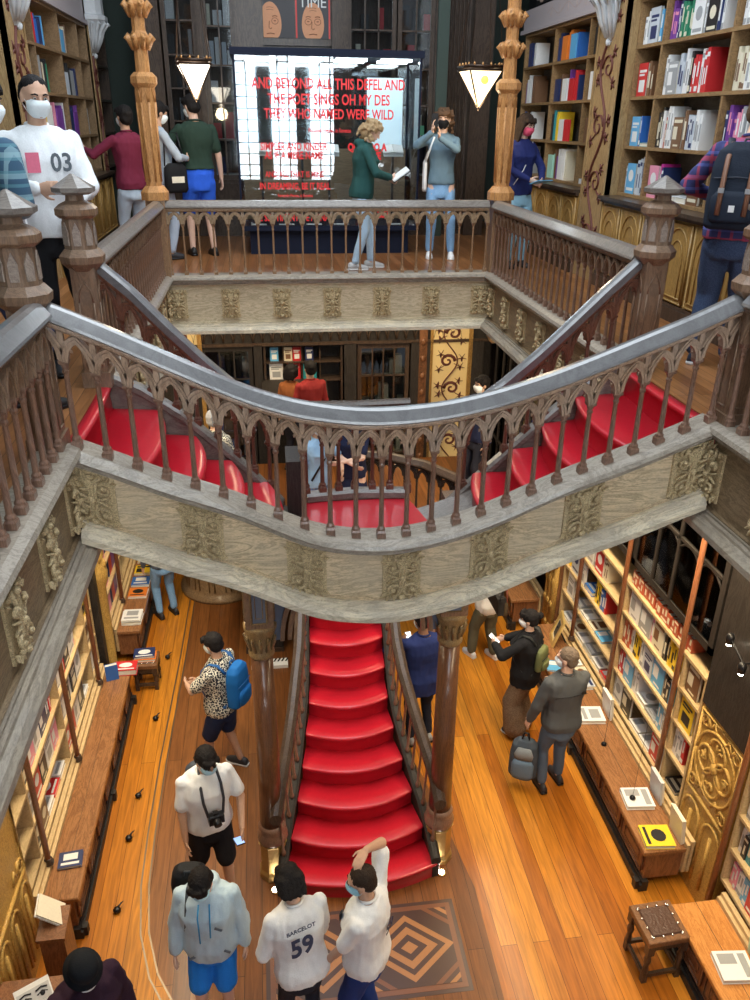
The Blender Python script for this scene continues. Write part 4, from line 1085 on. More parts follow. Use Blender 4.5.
# magazine posters above the case
def poster(x0, x1, z0, z1, y, kind):
    if kind == 'side':
        r = empty('magazine_poster', (x0, y, z0), label='dark poster with half a bald bespectacled face, left of the TIME cover', cat='poster')
    else: r = empty('magazine_poster', (x0, y, z0), label='red bordered TIME magazine cover poster with an elderly face above glass case', cat='poster')
    W_, H_ = x1-x0, z1-z0
    MB().bb(0, W_, 0, .02, 0, H_).build('sheet', plain('poster charcoal', (.05, .045, .05), .5), r)
    skin = plain('poster skin', (.72, .34, .18), .6); dk = plain('poster shade', (.35, .13, .06), .6)
    cx = .10 if kind == 'side' else W_*.5
    m = MB()
    poly = [(cx+.155*math.cos(a)*(1 if abs(math.cos(a)) else 1), .16+(.27 if math.sin(a) > 0 else .22)*math.sin(a)) for a in [2*PI*i/28 for i in range(28)]]
    if kind == 'side': poly = [(max(.0, p[0]), max(0, p[1])) for p in poly]
    else: poly = [(p[0], max(0, p[1])) for p in poly]
    m.ext(poly, frame((0, -.003, 0), (1, 0, 0), (0, 0, 1)), .002); m.build('printed_face', skin, r)
    m = MB()
    for s in ((-1, 1) if kind != 'side' else (1,)):
        ex, ez = cx+s*.065, .2
        m.tube([(ex+.045*math.cos(2*PI*i/14), -.006, ez+.038*math.sin(2*PI*i/14)) for i in range(15)], .004, 4)
        m.ell((ex, -.005, ez+.004), (.018, .003, .009), 8, 5)
        m.tube([(ex-.035, -.006, ez+.055), (ex, -.006, ez+.065), (ex+.035, -.006, ez+.055)], .006, 4)
    m.tube([(cx-.012, -.006, .2), (cx-.02, -.006, .12), (cx, -.006, .105), (cx+.022, -.006, .12)], .005, 4)
    m.tube([(cx-.055, -.006, .045), (cx, -.006, .055), (cx+.055, -.006, .045)], .006, 4)
    for zz_ in (.33, .36): m.tube([(cx-.05, -.006, zz_), (cx, -.006, zz_+.008), (cx+.05, -.006, zz_)], .003, 4)
    m.build('printed_features', dk, r)
    if kind != 'side':
        m = MB(); m.bb(0, .022, -.004, 0, 0, H_).bb(W_-.022, W_, -.004, 0, 0, H_); m.build('red_border', plain('poster red', (.75, .06, .05), .5), r)
        text_mesh('title_lettering', 'TIME', .19, M_WHITE, frame((W_*.5, -.006, .43), (1, 0, 0), (0, 0, 1)), r, width=.95)
poster(.13, .56, 7.44, 8.2, YW-.02, 'side'); poster(.58, 1.06, 7.44, 8.2, YW-.02, 'cover')
m = MB(); m.bb(.10, 1.1, YW, YW+.1, 7.35, 8.3); m.build('trim_13', W_DARK, kind='structure')

# ---- glass display case on the gallery
dc = empty('display_case', (.85, 11.4, GZ), label='large free-standing glass display case with red lettering and lit top on navy base', cat='display case')
NAVY = plain('navy lacquer', (.008, .012, .03), .7, spec=.2)
X0c, X1c, Y0c, Y1c = -1.12, 1.17, -.42, .55
MB().bb(X0c+.1, X1c-.1, Y0c+.08, Y1c-.05, 0, .30).bb(X0c, X1c, Y0c, Y1c, .30, .36).build('base', NAVY, dc)
m = MB().bb(X0c-.03, X1c+.03, Y0c-.03, Y1c+.03, 2.30, 2.38); m.build('canopy', NAVY, dc)
m = MB()
for x in (X0c+.01, X1c-.01):
    for y in (Y0c+.01, Y1c-.01): MB().bb(x-.012, x+.012, y-.012, y+.012, .36, 2.30).build('corner_post', NAVY, dc)
GCASE = glass('display glass', (.93, .97, .98), .045, .012)
MB().bb(X0c, X1c, Y0c, Y0c+.008, .36, 2.30).build('glass_front', GCASE, dc)
MB().bb(X0c, X1c, Y1c-.008, Y1c, .36, 2.30).build('glass_back', M_PANE, dc)
for x in (X0c, X1c-.008): MB().bb(x, x+.008, Y0c, Y1c, .36, 2.30).build('glass_side', M_PANE, dc)
for i in range(4):
    x = X0c+.14+i*.56
    MB().bb(x, x+.38, -.22, -.12, 2.272, 2.298).bb(x, x+.38, .14, .22, 2.272, 2.298).build('light_strip', glow('case light', (.92, .97, 1), 14), dc)
MB().bb(.60, 1.08, .44, .46, 1.02, 2.12).build('pale_panel', glow('case pale panel', (.62, .78, .86), .45), dc)  # pale panel with a weak emissive colour of its own
MB().bb(X0c+.05, X1c-.05, .35, .42, .37, 1.26).build('plank_backing', wood('case plank backing', (.30, .21, .13), (.16, .11, .07), (1, 5, 9), 2, .5, 0, .2), dc)
RL = plain('red vinyl lettering', (.85, .03, .035), .5)
lines = [(2.00, .165, 'AND BEYOND ALL THIS DEFEL AND'), (1.83, .165, 'THE POET SINGS OH MY DES'), (1.67, .155, 'THEY WHO NAMED WERE WILD'), (1.49, .065, 'Fernando Pessoa, in Sonetos'),
         (1.30, .12, 'SIMPLER AND KINDER'), (1.20, .12, 'AS IF A MERE NAME'), (.98, .10, 'AND ALL THAT IS MINE'), (.84, .11, 'IN DREAMING, BE IT REAL'), (.73, .055, 'Fernando Pessoa, in Sonetos'), (.58, .12, 'IMAGINARIAMENT'), (.46, .12, 'E SENTIMENTO E AFINAL')]
for k, (z, sz, tx) in enumerate(lines):
    x = .03 if k < 4 else -.42
    text_mesh('red_lettering', tx, sz, RL, frame((x, Y0c-.003, z), (1, 0, 0), (0, 0, 1)), dc, depth=.001, width=.70, bold=.003 if sz > .1 else .001)
text_mesh('red_lettering', 'QUANDO A', .12, RL, frame((.50, Y0c-.003, 1.30), (1, 0, 0), (0, 0, 1)), dc, depth=.001, width=.74, bold=.006)
text_mesh('red_lettering', 'ALMA VE', .12, RL, frame((.50, Y0c-.003, 1.20), (1, 0, 0), (0, 0, 1)), dc, depth=.001, width=.74, bold=.006)
text_mesh('red_lettering', 'LUZ', .12, RL, frame((.72, Y0c-.003, .50), (1, 0, 0), (0, 0, 1)), dc, depth=.001, width=.74, bold=.006)
for i, (x, lb) in enumerate(((.02, 'leftmost of the books'), (.55, 'second from left'), (.90, 'left of the curly reader'), (1.75, 'right of the curly reader'))):
    r = empty('book_stand', (x, 11.45, GZ+.37), label=f'slim clear stand inside the glass case, {lb}', cat='stand')
    MB().bb(-.015, .015, -.015, .015, 0, .84).build('stem', M_BLACK, r); MB().box((0, 0, .86), (.26, .18, .012), M=Matrix.Rotation(math.radians(30), 4, 'X')).build('tray', M_WHITE, r)
    r2 = empty('open_book', (x, 11.44, GZ+.37+.885), label=f'open white book in the glass case, {lb}', cat='book')
    for s in (-1, 1):
        MB().box((s*.067, 0, .016), (.13, .18, .02), M=Matrix.Rotation(math.radians(30), 4, 'X')@Matrix.Rotation(s*.12, 4, 'Y')).build('page_block', M_WHITE, r2)
# small framed captions lying in the case bottom
for i in range(6):
    r = bpy.data.objects.new('caption_card', MB().box((0, 0, 0), (.2, .12, .006)).build('x', M_WHITE).data) if False else MB().box((0, 0, .004), (.2, .12, .006)).build('caption_card', M_WHITE, label='small white caption card on the floor of the glass case', cat='card', group='caption cards in the glass case', loc=(-.05+i*.36, 11.12, GZ+.362))

# ---- hanging lanterns
M_LAN = glow('lantern glass', (1, .78, .45), 4.2); M_LANB = plain('lantern iron', (.05, .03, .02), .4, .6)
def lantern(x, y, z, s, label, st, flower=False):
    root = empty('hanging_lantern', (x, y, z), label=label, cat='lamp')
    m = MB(); n = 3
    tri = [(s*math.cos(-PI/2+.12+2*PI*i/4+PI/4), s*math.sin(-PI/2+.12+2*PI*i/4+PI/4)) for i in range(4)]
    m.loft([[V((.97*a, .97*b, 0)) for a, b in tri], [V((.05*a, .05*b, -s*1.35)) for a, b in tri]], sm=False)
    m.build('glass_shade', glow(f'lantern glass {st}', (1, .80, .50) if flower else (1, .88, .70), st), root)
    m = MB()
    for i in range(4):
        a, b = tri[i], tri[(i+1) % 4]
        m.tube([(a[0], a[1], 0), (b[0], b[1], 0)], .012, 5); m.tube([(a[0], a[1], .035), (b[0], b[1], .035)], .016, 5)
        m.tube([(a[0], a[1], 0), (a[0]*.04, a[1]*.04, -s*1.37)], .009, 5)
    m.tube([(0, 0, -s*1.33), (0, 0, -s*1.48)], [.016, .004], 6)
    m.build('iron_frame', M_LANB, root)
    m = MB()
    for i in range(4):
        a, b = tri[i], tri[(i+1) % 4]
        for k in range(4):
            t = (k+.5)/4; p = (a[0]+(b[0]-a[0])*t, a[1]+(b[1]-a[1])*t); m.tube([(p[0], p[1], .04), (p[0], p[1], .06), (p[0], p[1], .075)], [.012, .012, .003], 5)
    m.build('finials', plain('lantern brass', (.6, .32, .12), .4, .7), root)
    m = MB()
    for a in tri: m.tube([(a[0], a[1], .04), (a[0]*.12, a[1]*.12, 1.6)], .004, 4)
    m.build('chain', M_LANB, root)
    if flower:
        m = MB()
        for i in (0, 3, 1):
            a, b = tri[i], tri[(i+1) % 4]; c = ((a[0]+b[0])*.36, (a[1]+b[1])*.36)
            m.ell((c[0]*1.1, c[1]*1.1, -s*.36), (.045, .045, .045), 10, 6)
        m.build('flower_motif', glow('flower amber', (1, .5, .08), 1.6), root)
    bl = bpy.data.lights.new('lantern_bulb', 'POINT'); bl.energy = 12; bl.color = (1, .8, .5); bl.shadow_soft_size = .1
    bo = bpy.data.objects.new('lantern_bulb', bl); COL.objects.link(bo); bo.location = (x, y, z-s*1.8)
lantern(-.64, 9.7, 6.92, .24, 'glowing white inverted-pyramid lantern hanging above the man in green tee', 7)
lantern(2.46, 9.8, 6.92, .27, 'glowing amber inverted-pyramid lantern with flower motif, above woman photographing', 2.2, True)

# fire extinguisher
fe = empty('fire_extinguisher', (2.28, 12.78, 5.35), label='red fire extinguisher on the far wall, just right of the glass case', cat='fire extinguisher')
MB().lathe([(.07, 0), (.075, .02), (.075, .42), (.05, .5), (.025, .53)], 14).build('cylinder', bmat('red'), fe)
m = MB(); m.lathe([(.02, .52), (.03, .55), (.02, .6)], 8); m.tube([(0, -.02, .58), (.05, -.06, .5), (.07, -.07, .25)], .012, 6); m.build('valve_and_hose', M_BLACK, fe)
MB().bb(-.1, .1, .0, .02, .72, .85).build('sign_plate', bmat('green'), None, 'small green safety sign on far wall above the fire extinguisher', 'sign', loc=(2.32, 12.82, 5.5))

# ================================================================== ground floor
def glazed_side(side, xf, y0, y1, z0, z1, nx, nz, label, mat=W_BLACK):
    sg = 1 if side == 'R' else -1
    o_ = V((xf, (y0+y1)/2, z0)); root = empty('glazed_cupboard', o_, label=label, cat='cupboard')
    hl = abs(y1-y0)/2; H_ = z1-z0; fr = .07
    m = MB(); m.bb(sg*.02, sg*.32, -hl, hl, 0, .03).bb(sg*.30, sg*.32, -hl, hl, 0, H_).bb(sg*.02, sg*.32, -hl, -hl+.03, 0, H_).bb(sg*.02, sg*.32, hl-.03, hl, 0, H_); m.build('case', W_DARK, root)
    m = MB(); m.bb(0, sg*.03, -hl, -hl+fr, 0, H_).bb(0, sg*.03, hl-fr, hl, 0, H_).bb(0, sg*.03, -hl, hl, 0, fr).bb(0, sg*.03, -hl, hl, H_-fr, H_)
    for i in range(1, nx): y = -hl+fr+(2*hl-2*fr)*i/nx; m.bb(-sg*.005, sg*.03, y-.016, y+.016, fr, H_-fr)
    for i in range(1, nz): z = fr+(H_-2*fr)*i/nz; m.bb(-sg*.005, sg*.03, -hl+fr, hl-fr, z-.014, z+.014)
    # shallow cusps at the head of each light
    for i in range(nx):
        for j in range(nz):
            ya = -hl+fr+(2*hl-2*fr)*i/nx; yb = -hl+fr+(2*hl-2*fr)*(i+1)/nx; zt = fr+(H_-2*fr)*(j+1)/nz
            m.tube([(sg*.01, ya, zt-.10), (sg*.01, ya+(yb-ya)*.25, zt-.03), (sg*.01, (ya+yb)/2, zt-.012), (sg*.01, ya+(yb-ya)*.75, zt-.03), (sg*.01, yb, zt-.10)], .012, 5)
    m.build('door_frame', mat, root)
    MB().bb(sg*.012, sg*.016, -hl+fr, hl-fr, fr, H_-fr).build('pane', M_PANE, root)
    m = MB(); rnd = random.Random(int(y0*10))
    for j in range(nz):
        zb = fr+(H_-2*fr)*j/nz+.01; m.bb(sg*.06, sg*.3, -hl+.04, hl-.04, zb-.02, zb)
        y = -hl+.1
        while y < hl-.1:
            w = rnd.uniform(.03, .1); m.bb(sg*.12, sg*.25, y, y+w, zb, zb+rnd.uniform(.12, .3), rnd.randrange(3)); y += w+rnd.uniform(.02, .2)
    m.build('stock', [bmat('brown'), bmat('grey'), bmat('black')], root, kind='stuff')
RLX = 3.62
ZL = [.60, .97, 1.34, 1.71]
CZ = .5
bookcase('R', RLX, [8.5, 6.84, 5.55, 5.18], ZL+[2.07], 'brightly lit lower bookcase behind the long counter, right side ground floor', depth=.36, mat=W_SHELF_LO, backm=plain('pale back board', (.50, .38, .24), .7))
grl = 'books in the lower right bookcase'
lspec = {
 (8.48, 6.86, 'far bay, lower right bookcase'): ['white:h cream:h white:h grey:h white:h red:h', 'yellow white:f grey:h white:h cream:h sky:h', 'yellow*2 silver:f white:f blue:h - yellow*3 blue*2 red', 'brown*3 green*4 magenta*2 black white:f grey red:f cream*2'],
 (6.82, 5.57, 'middle bay, lower right bookcase'): ['white:f black:f white:h white:h red:f white*3', 'red*3 sky:f white*2 white:h grey:h sky*2 white', 'brick*4 white yellow*3 white*2 silver:f sky:f black*2 sky', 'brick white:f grey:f pink cream:f black*2 yellow*3 red:f red*3'],
 (5.53, 5.20, 'narrow bay beside gold panel'): ['black:h', 'white*3 red', 'yellow:f', 'brown:f']}
for (ya, yb, nm), sp in lspec.items():
    for ri in range(4): fill('R', RLX, ya, yb, ZL[ri], .37, sp[ri], f"{rows[ri]}, {nm}", grl, dep=.22, seed=60+ri, scale=1.25, inset=.03)
fill('R', RLX-.02, 6.82, 5.2, 2.075, .2, 'brick*18', 'top ledge, lower right bookcase', 'brick red volumes on the top ledge', dep=.16, seed=88, scale=1.9)
glazed_side('R', RLX, 8.5, 6.86, 2.3, 4.4, 4, 3, 'black glazed cupboard over the far bay of the lower right bookcase')
glazed_side('R', RLX, 6.82, 5.2, 2.3, 4.4, 4, 3, 'black glazed cupboard over the middle bay of the lower right bookcase')
glazed_side('R', RLX, 4.38, 2.2, 2.1, 4.4, 4, 3, 'black glazed cupboard at right picture edge, nearest')
def pole(x, y, z0, z1, label):
    root = empty('turned_pole', (x, y, z0), label=label, cat='pole')
    H_ = z1-z0
    MB().lathe([(.026, .05), (.024, H_-.05)], 10).build('shaft', W_POLE, root)
    MB().lathe([(.045, 0), (.045, .02), (.03, .035), (.036, .05), (.026, .06)], 12).build('foot', W_DARK, root)
    MB().lathe([(.026, H_-.07), (.04, H_-.04), (.04, H_)], 12).build('cap', W_DARK, root)
for y, t in ((7.9, 'farthest'), (6.80, 'second farthest'), (5.55, 'third farthest'), (4.40, 'nearest')):
    pole(RLX-.05, y, .59 if y > 4.5 else 0, 4.3, f'slim reddish turned pole before the lower right shelves, {t} of four')
# counters
def counter(side, xa, xb, y0, y1, label, topm=W_COUNTER, n=5, z=.5):
    sg = 1 if side == 'R' else -1
    o_ = V((xa, (y0+y1)/2, 0)); root = empty('counter', o_, label=label, cat='counter'); hl = abs(y1-y0)/2; D = abs(xb-xa)*sg
    MB().bev(min(0, D), max(0, D), -hl, hl, z-.045, z, .008).build('worktop', topm, root)
    m = MB(); m.bb(D*.52, D*.53, -hl, hl, z-.001, z+.0015); m.build('seam', W_DARK, root)
    MB().bb(sg*.06, D, -hl+.04, hl-.04, .12, z-.045).build('body', W_CAB, root)
    MB().bb(sg*.02, sg*.1, -hl, hl, 0, .08).bb(sg*.04, sg*.1, -hl, hl, .08, .12).build('plinth', W_BLACK, root)
    m = MB(); m.bb(D-sg*.0, D+sg*.04, -hl, hl, z-.3, z+.035).bb(D+sg*.03, D+sg*.07, -hl, hl, z-.3, z+.075).build('stepped_back_moulding', W_SHELF_LO, root)
    w = (2*hl-.1)/n
    for i in range(n):
        c = -hl+.05+w*(i+.5); hw = w*.43; zb, zt = .18, z-.09
        d = MB().bb(sg*.045, sg*.06, c-hw, c+hw, zb, zt).build('door', W_CAB, root)
        m = MB()
        m.tube([(sg*.043, c-hw, zb), (sg*.043, c+hw, zb), (sg*.043, c+hw, zt), (sg*.043, c-hw, zt), (sg*.043, c-hw, zb)], .012, 5)
        m.tube([(sg*.043, c-hw*.7, zb+.06), (sg*.043, c+hw*.7, zb+.06), (sg*.043, c+hw*.7, zt-.06), (sg*.043, c-hw*.7, zt-.06), (sg*.043, c-hw*.7, zb+.06)], .007, 5)
        m.build('door_moulding', W_CAB, d)
    for y in (-hl+.06, 0, hl-.06):
        MB().bb(-sg*.01, sg*.05, y-.03, y+.03, 0, .10).build('plinth_block', W_BLACK, root)
    return root
counter('R', 3.13, 3.53, 4.78, 8.4, 'long walnut counter before the lower right shelves, grey-jacketed man beside it', n=7)
counter('R', 3.13, 3.53, 2.7, 4.26, 'orange-topped counter at the lower right picture corner beyond the studded stool', W_COUNTER_O, n=3)
counter('R', 3.13, 3.53, 9.0, 11.2, 'brown counter in the back right, beyond the woman in black top', n=4)
# gilded carved wall panel
def gold_panel(side, xf, y0, y1, z1, label, lower=True):
    sg = 1 if side == 'R' else -1; hl = abs(y1-y0)/2; o_ = (xf, (y0+y1)/2, 0)
    root = empty('gilded_panel', o_, label=label, cat='wall panel')
    MB().bb(0, sg*.12, -hl, hl, 0, z1).build('board', W_GOLD, root)
    def T(pts, r): m.tube([(-sg*.006, u, v) for u, v in pts], r, 6)
    zc = z1*.76; m = MB()
    T([(-hl+.03, .98), (hl-.03, .98), (hl-.03, z1-.04), (-hl+.03, z1-.04), (-hl+.03, .98)], .02)
    for k in range(4):
        a = PI/2*k+PI/4*0; c = (.13*math.cos(a), zc+.16*math.sin(a)); T([(c[0]+.12*math.cos(2*PI*i/18), c[1]+.13*math.sin(2*PI*i/18)) for i in range(19)], .015)
        for j in range(3):
            b = a+(j-1)*.7; T([(c[0], c[1]), (c[0]+.05*math.cos(b), c[1]+.05*math.sin(b)), (c[0]+.085*math.cos(b+.4), c[1]+.085*math.sin(b+.4))], .012)
    T([(.30*math.cos(2*PI*i/28), zc+.33*math.sin(2*PI*i/28)) for i in range(29)], .014)
    m.ell((-sg*.008, 0, zc), (.03, .05, .055), 10, 6)
    m.build('quatrefoil_carving', W_GOLD, root)
    for cs in (-1, 1):
        for zz_ in (1.08, z1-.12):
            m = MB()
            for k in range(4): T([(cs*(hl-.08-.05*k), zz_+(.07 if k % 2 else -.03)), (cs*(hl-.13-.05*k), zz_-(.03 if k % 2 else -.07))], .011)
            T([(cs*(hl-.10)+.05*math.cos(2*PI*i/12), zz_+.05*math.sin(2*PI*i/12)) for i in range(13)], .012)
            m.build('corner_tracery', W_GOLD, root)
    m = MB(); n = max(2, int(hl*2/.24))
    for i in range(n):
        c = -hl+hl*2/n*(i+.5); w = hl/n*.8
        T([(c-w, .14), (c-w, .72)]+[(c-w*math.cos(q/5*PI/2), .72+.18*math.sin(q/5*PI/2)) for q in range(1, 6)], .016)
        T([(c+w, .14), (c+w, .72)]+[(c+w*math.cos(q/5*PI/2), .72+.18*math.sin(q/5*PI/2)) for q in range(1, 6)], .016)
        T([(c, .16), (c, .78)], .02)
    m.build('arched_carving', W_GOLD, root)
    return root
gold_panel('R', RLX+.0, 4.45, 5.14, 1.86, 'gilded carved panel with quatrefoil rosette between the lower right shelves')
gold_panel('L', -2.14, 3.3, 4.9, 1.86, 'gilded carved panel with arches at the lower left picture edge')
# dark carved panels above
m = MB(); m.bb(RLX-.02, RLX+.12, 4.45, 5.14, 1.87, 4.4)
m.build('trim_14', W_BLACK, kind='structure')
m = MB(); m.bb(RLX+.12, 4.3, 9.0, 12.1, 0, 4.4).bb(RLX+.40, 4.3, 1.5, 9.0, 0, 4.4); m.build('wall_right_lower', W_DARK, kind='structure')
m = MB(); m.bb(-2.8, -2.56, 1.5, 12.1, 0, 4.4); m.build('wall_left_lower', W_DARK, kind='structure')
sl = empty('wall_spotlights', (RLX-.06, 4.75, 2.55), label='pair of small lit spotlights against the dark carved panel, right edge', cat='lamp')
for dy, dz in ((.10, .14), (-.12, .02)):
    MB().lathe([(.03, 0), (.035, .06), (.02, .09)], 10, c=(-.05, dy, dz)).build('lamp_housing', M_BLACK, sl); MB().ell((-.05, dy, dz-.012), (.022, .022, .014), 10, 6).build('lamp_lens', glow('spot lens', (1, .9, .7), 25), sl)
MB().tube([(-.05, .1, .2), (-.05, -.12, .1), (.04, -.12, .1)], .01, 6).build('bracket', M_BLACK, sl)
# bay at right edge
bookcase('R', RLX, [4.38, 2.9], ZL, 'lower bookcase at the right picture edge past the gilded panel', depth=.36, mat=W_SHELF_LO, backm=plain('pale back board', (.50, .38, .24), .7), top=2.08)
for ri, sp in enumerate(['pink*2 white*2 sky*2 red:f white*2 red*2 grey', 'white black teal*2 yellow orange brown*2 white*2', 'white*4 cream*2 grey*2 white*3', '-']):
    fill('R', RLX, 4.36, 2.92, ZL[ri], .36, sp, f"{rows[ri]}, bay at right picture edge", 'books in the right edge bay', dep=.22, seed=90+ri, scale=1.2, inset=.03)
# studded leather stool
LEA = plain('embossed dark leather', (.07, .03, .018), .4, coat=.2, bump=.6, bscale=45)
def stool(x, y, z, s, label, rz=0, stud=True):
    root = empty('stool', (x, y, 0), rz, label, 'stool'); h = s/2
    MB().bev(-h, h, -h, h, z-.05, z, .006).build('seat_frame', W_CAB if False else wood('stool oak', (.23, .11, .05), (.1, .045, .02), (5, 5, 5), 2, .35, .4), root)
    MB().bev(-h+.05, h-.05, -h+.05, h-.05, z-.01, z+.012, .01).build('leather_pad', LEA, root)
    m = MB()
    for i in range(4):
        t = -h+.055+i*(s-.11)/3
        for p in ((t, -h+.045), (t, h-.045), (-h+.045, t), (h-.045, t)): m.ell((p[0], p[1], z+.008), (.011, .011, .007), 8, 5)
    m.build('studs', plain('nickel studs', (.75, .72, .68), .25, .9), root)
    for a in (-1, 1):
        for b in (-1, 1):
            c = (a*(h-.034), b*(h-.034)); q = MB(); q.bb(c[0]-.03, c[0]+.03, c[1]-.03, c[1]+.03, z-.16, z-.05)
            q.lathe([(.03, z-.16), (.02, z-.18), (.032, z-.24), (.02, z-.30), (.028, .12)], 8, c=(c[0], c[1], 0)); q.bb(c[0]-.022, c[0]+.022, c[1]-.022, c[1]+.022, .0, .12)
            q.build('leg', W_DARK, root)
    for a in (-1, 1):
        MB().bb(-h+.03, h-.03, a*(h-.03)-.012, a*(h-.03)+.012, .06, .10).build('stretcher', W_DARK, root); MB().bb(a*(h-.03)-.012, a*(h-.03)+.012, -h+.03, h-.03, .06, .10).build('stretcher', W_DARK, root)
    m = MB()
    for a in (-1, 1): m.bb(-h+.03, h-.03, a*(h-.03)-.01, a*(h-.03)+.01, z-.12, z-.05).bb(a*(h-.03)-.01, a*(h-.03)+.01, -h+.03, h-.03, z-.12, z-.05)
    m.build('apron', W_DARK, root)
    return root
stool(2.96, 4.12, .5, .36, 'dark carved stool with studded embossed leather seat between the right counters', .05)
stool(-1.68, 8.40, .38, .30, 'dark stool under two books at the far end of left counter')
# ---- left ground floor
LLX = -2.16
counter('L', -1.79, -2.08, 4.92, 8.1, 'long walnut counter before the lower left shelves', n=7)
counter('L', -1.79, -2.08, 8.85, 11.2, 'walnut counter with stacked magazines, far left ground floor', n=4)
bookcase('L', LLX, [4.95, 5.30, 6.52, 7.78, 8.15], ZL+[2.07], 'brightly lit lower bookcase behind the left counter', depth=.36, mat=W_SHELF_LO, backm=plain('pale back board', (.50, .38, .24), .7))
gll = 'books in the lower left bookcase'
ls2 = {(5.32, 6.50, 'near bay, lower left bookcase'): ['black:f brown:f white:h red:h white:h', 'white:f red:f black:f white:f pink:f', 'black:f pink:f white:f navy:f navy*2 red*3', 'white:f yellow:f grey:f black:f red*3'],
       (6.54, 7.76, 'middle bay, lower left bookcase'): ['red:f red:f white:f black:f white:h', 'white:f black:f white*2 black:f white:f', 'white:f red:f black:f white:f pink', 'red*3 black:f white:f red*4 white:f'],
       (7.80, 8.13, 'end bay, lower left bookcase'): ['white:f', 'cream:f', 'yellow:f', 'red*3 black']}
for (ya, yb, nm), sp in ls2.items():
    for ri in range(4): fill('L', LLX, ya, yb, ZL[ri], .37, sp[ri], f"{rows[ri]}, {nm}", gll, dep=.2, seed=120+ri, scale=1.2, inset=.03)
for k, (y, t) in enumerate(((5.28, 'nearest'), (6.54, 'middle'), (7.76, 'farthest'))):
    pole(-2.10, y, .54, 4.3, f'slim reddish turned pole before the lower left shelves, {t} of three')
pole(-2.10, 9.5, .54, 4.3, 'slim reddish turned pole above the magazines on the far left counter')
bookcase('L', LLX, [8.9, 10.0, 11.2], ZL+[2.07], 'lower bookcase above the magazine counter, far left', depth=.3, mat=W_SHELF_LO)
for ri in range(4): fill('L', LLX, 8.93, 11.1, ZL[ri], .35, 'white:f pink:f navy*3 red:f purple:f cream white*3 yellow:f blue*2', f"{rows[ri]}, far left bookcase", '', seed=140+ri, indiv=False, dep=.2)
glazed_side('L', LLX, 8.1, 4.95, 2.3, 4.4, 6, 3, 'black glazed cupboard over the lower left bookcase')
r = empty('carved_pilaster', (-2.12, 8.42, 0), label='gilded carved half-column beside a black post, between the left counters', cat='pilaster')
MB().bb(-.1, .02, -.2, -.08, 0, 4.4).build('post', W_BLACK, r)
m = MB(); m.lathe([(.09, 0), (.1, .1), (.085, .2), (.085, 1.4), (.12, 1.5), (.13, 1.6), (.10, 1.7), (.10, 4.4)], 14, c=(0, .06, 0))
for k in range(10):
    for a in range(5):
        th = a*PI/4-PI/2; z = 1.7+k*.24+(a % 2)*.12; m.ell((.09*math.cos(th), .06+.09*math.sin(th), z), (.035, .035, .08), 7, 5)
m.build('leafy_shaft', W_GOLD, r)
r = empty('carved_pilaster', (3.62, 8.76, 0), label='gilded carved half-column beyond the long right counter', cat='pilaster')
m = MB(); m.bb(-.02, .1, -.2, .2, 0, 4.4); m.build('backing', W_CAB, r)
m = MB()
for dy in (-.12, 0, .12): m.lathe([(.05, 0), (.05, .9), (.06, .95), (.045, 1.0), (.045, 4.4)], 10, c=(-.03, dy, 0))
for k in range(10):
    for dy in (-.12, 0, .12): m.ell((-.07, dy, .3+k*.34), (.025, .04, .06), 7, 5)
m.build('leafy_shafts', W_GOLD, r)

# things on the counters
def display_pair(x, y, c1, c2, what, side='R', v=0, z=.5):
    rz = -PI/2 if side == 'R' else PI/2; sg = 1 if side == 'R' else -1
    book('h', c1, (x-sg*.15, y+sg*.12, z+.002), (.24, .27, .045), rz-.1*sg, f'large {c1} book lying flat {what}', v=v)
    r = empty('propped_book', (x+sg*.15, y, z+.002), label=f'tall {c2} book propped upright {what}', cat='book')
    q = MB().box((0, 0, .15), (.02, .22, .29), M=Matrix.Rotation(-.12*sg, 4, 'Y')); q.build('cover', bmat(c2), r)
    MB().box((sg*.022, 0, .148), (.018, .21, .28), M=Matrix.Rotation(-.12*sg, 4, 'Y')).build('pages', PAGES, r)
display_pair(3.35, 6.60, 'white', 'white', 'beside the grey-jacketed man', v=0)
display_pair(3.35, 5.39, 'white', 'silver', 'on the middle of the long right counter', v=2)
r = display_pair(3.33, 4.93, 'yellow', 'cream', 'at the near end of the long right counter', v=1)
display_pair(3.37, 3.67, 'white', 'mint', 'on the orange-topped counter', v=2)
book('h', 'sky', (3.17, 7.62, .502), (.2, .24, .02), -PI/2-.3, 'pale blue leaflet book lying open-side down behind the grey-jacketed man', v=2)
pf = empty('picture_frame', (3.36, 8.02, .5), -PI/2-.25, 'gold framed small picture standing on the right counter behind grey-jacketed man', 'picture frame')
T = Matrix.Rotation(-.3, 4, 'X')
m = MB()
for c, d in (((0, 0, .03), (.30, .03, .055)), ((0, 0, .36), (.30, .03, .055)), ((-.125, 0, .195), (.05, .03, .30)), ((.125, 0, .195), (.05, .03, .30))): m.box(T @ V(c), d, M=T)
m.build('frame', plain('gilt frame', (.75, .55, .20), .35, .5, bump=.3), pf)
MB().box(T @ V((0, .008, .195)), (.24, .008, .32), M=T).build('mount', M_CREAM, pf); MB().box(T @ V((0, .001, .195)), (.13, .008, .19), M=T).build('picture', plain('dark engraving', (.06, .07, .06), .5), pf)
MB().box((0, .12, .11), (.03, .015, .26), M=Matrix.Rotation(.5, 4, 'X')).build('easel_leg', M_BLACK, pf)
for i, (y, dx) in enumerate(((7.5, 0), (7.30, .01), (7.10, 0))): book('h', ['white', 'cream', 'silver'][i], (3.38+dx, y+.1, .502), (.17, .17, .05), -PI/2, f'{["white", "cream", "silver"][i]} paperback lying flat on the right counter beyond the grey jacket', v=i)
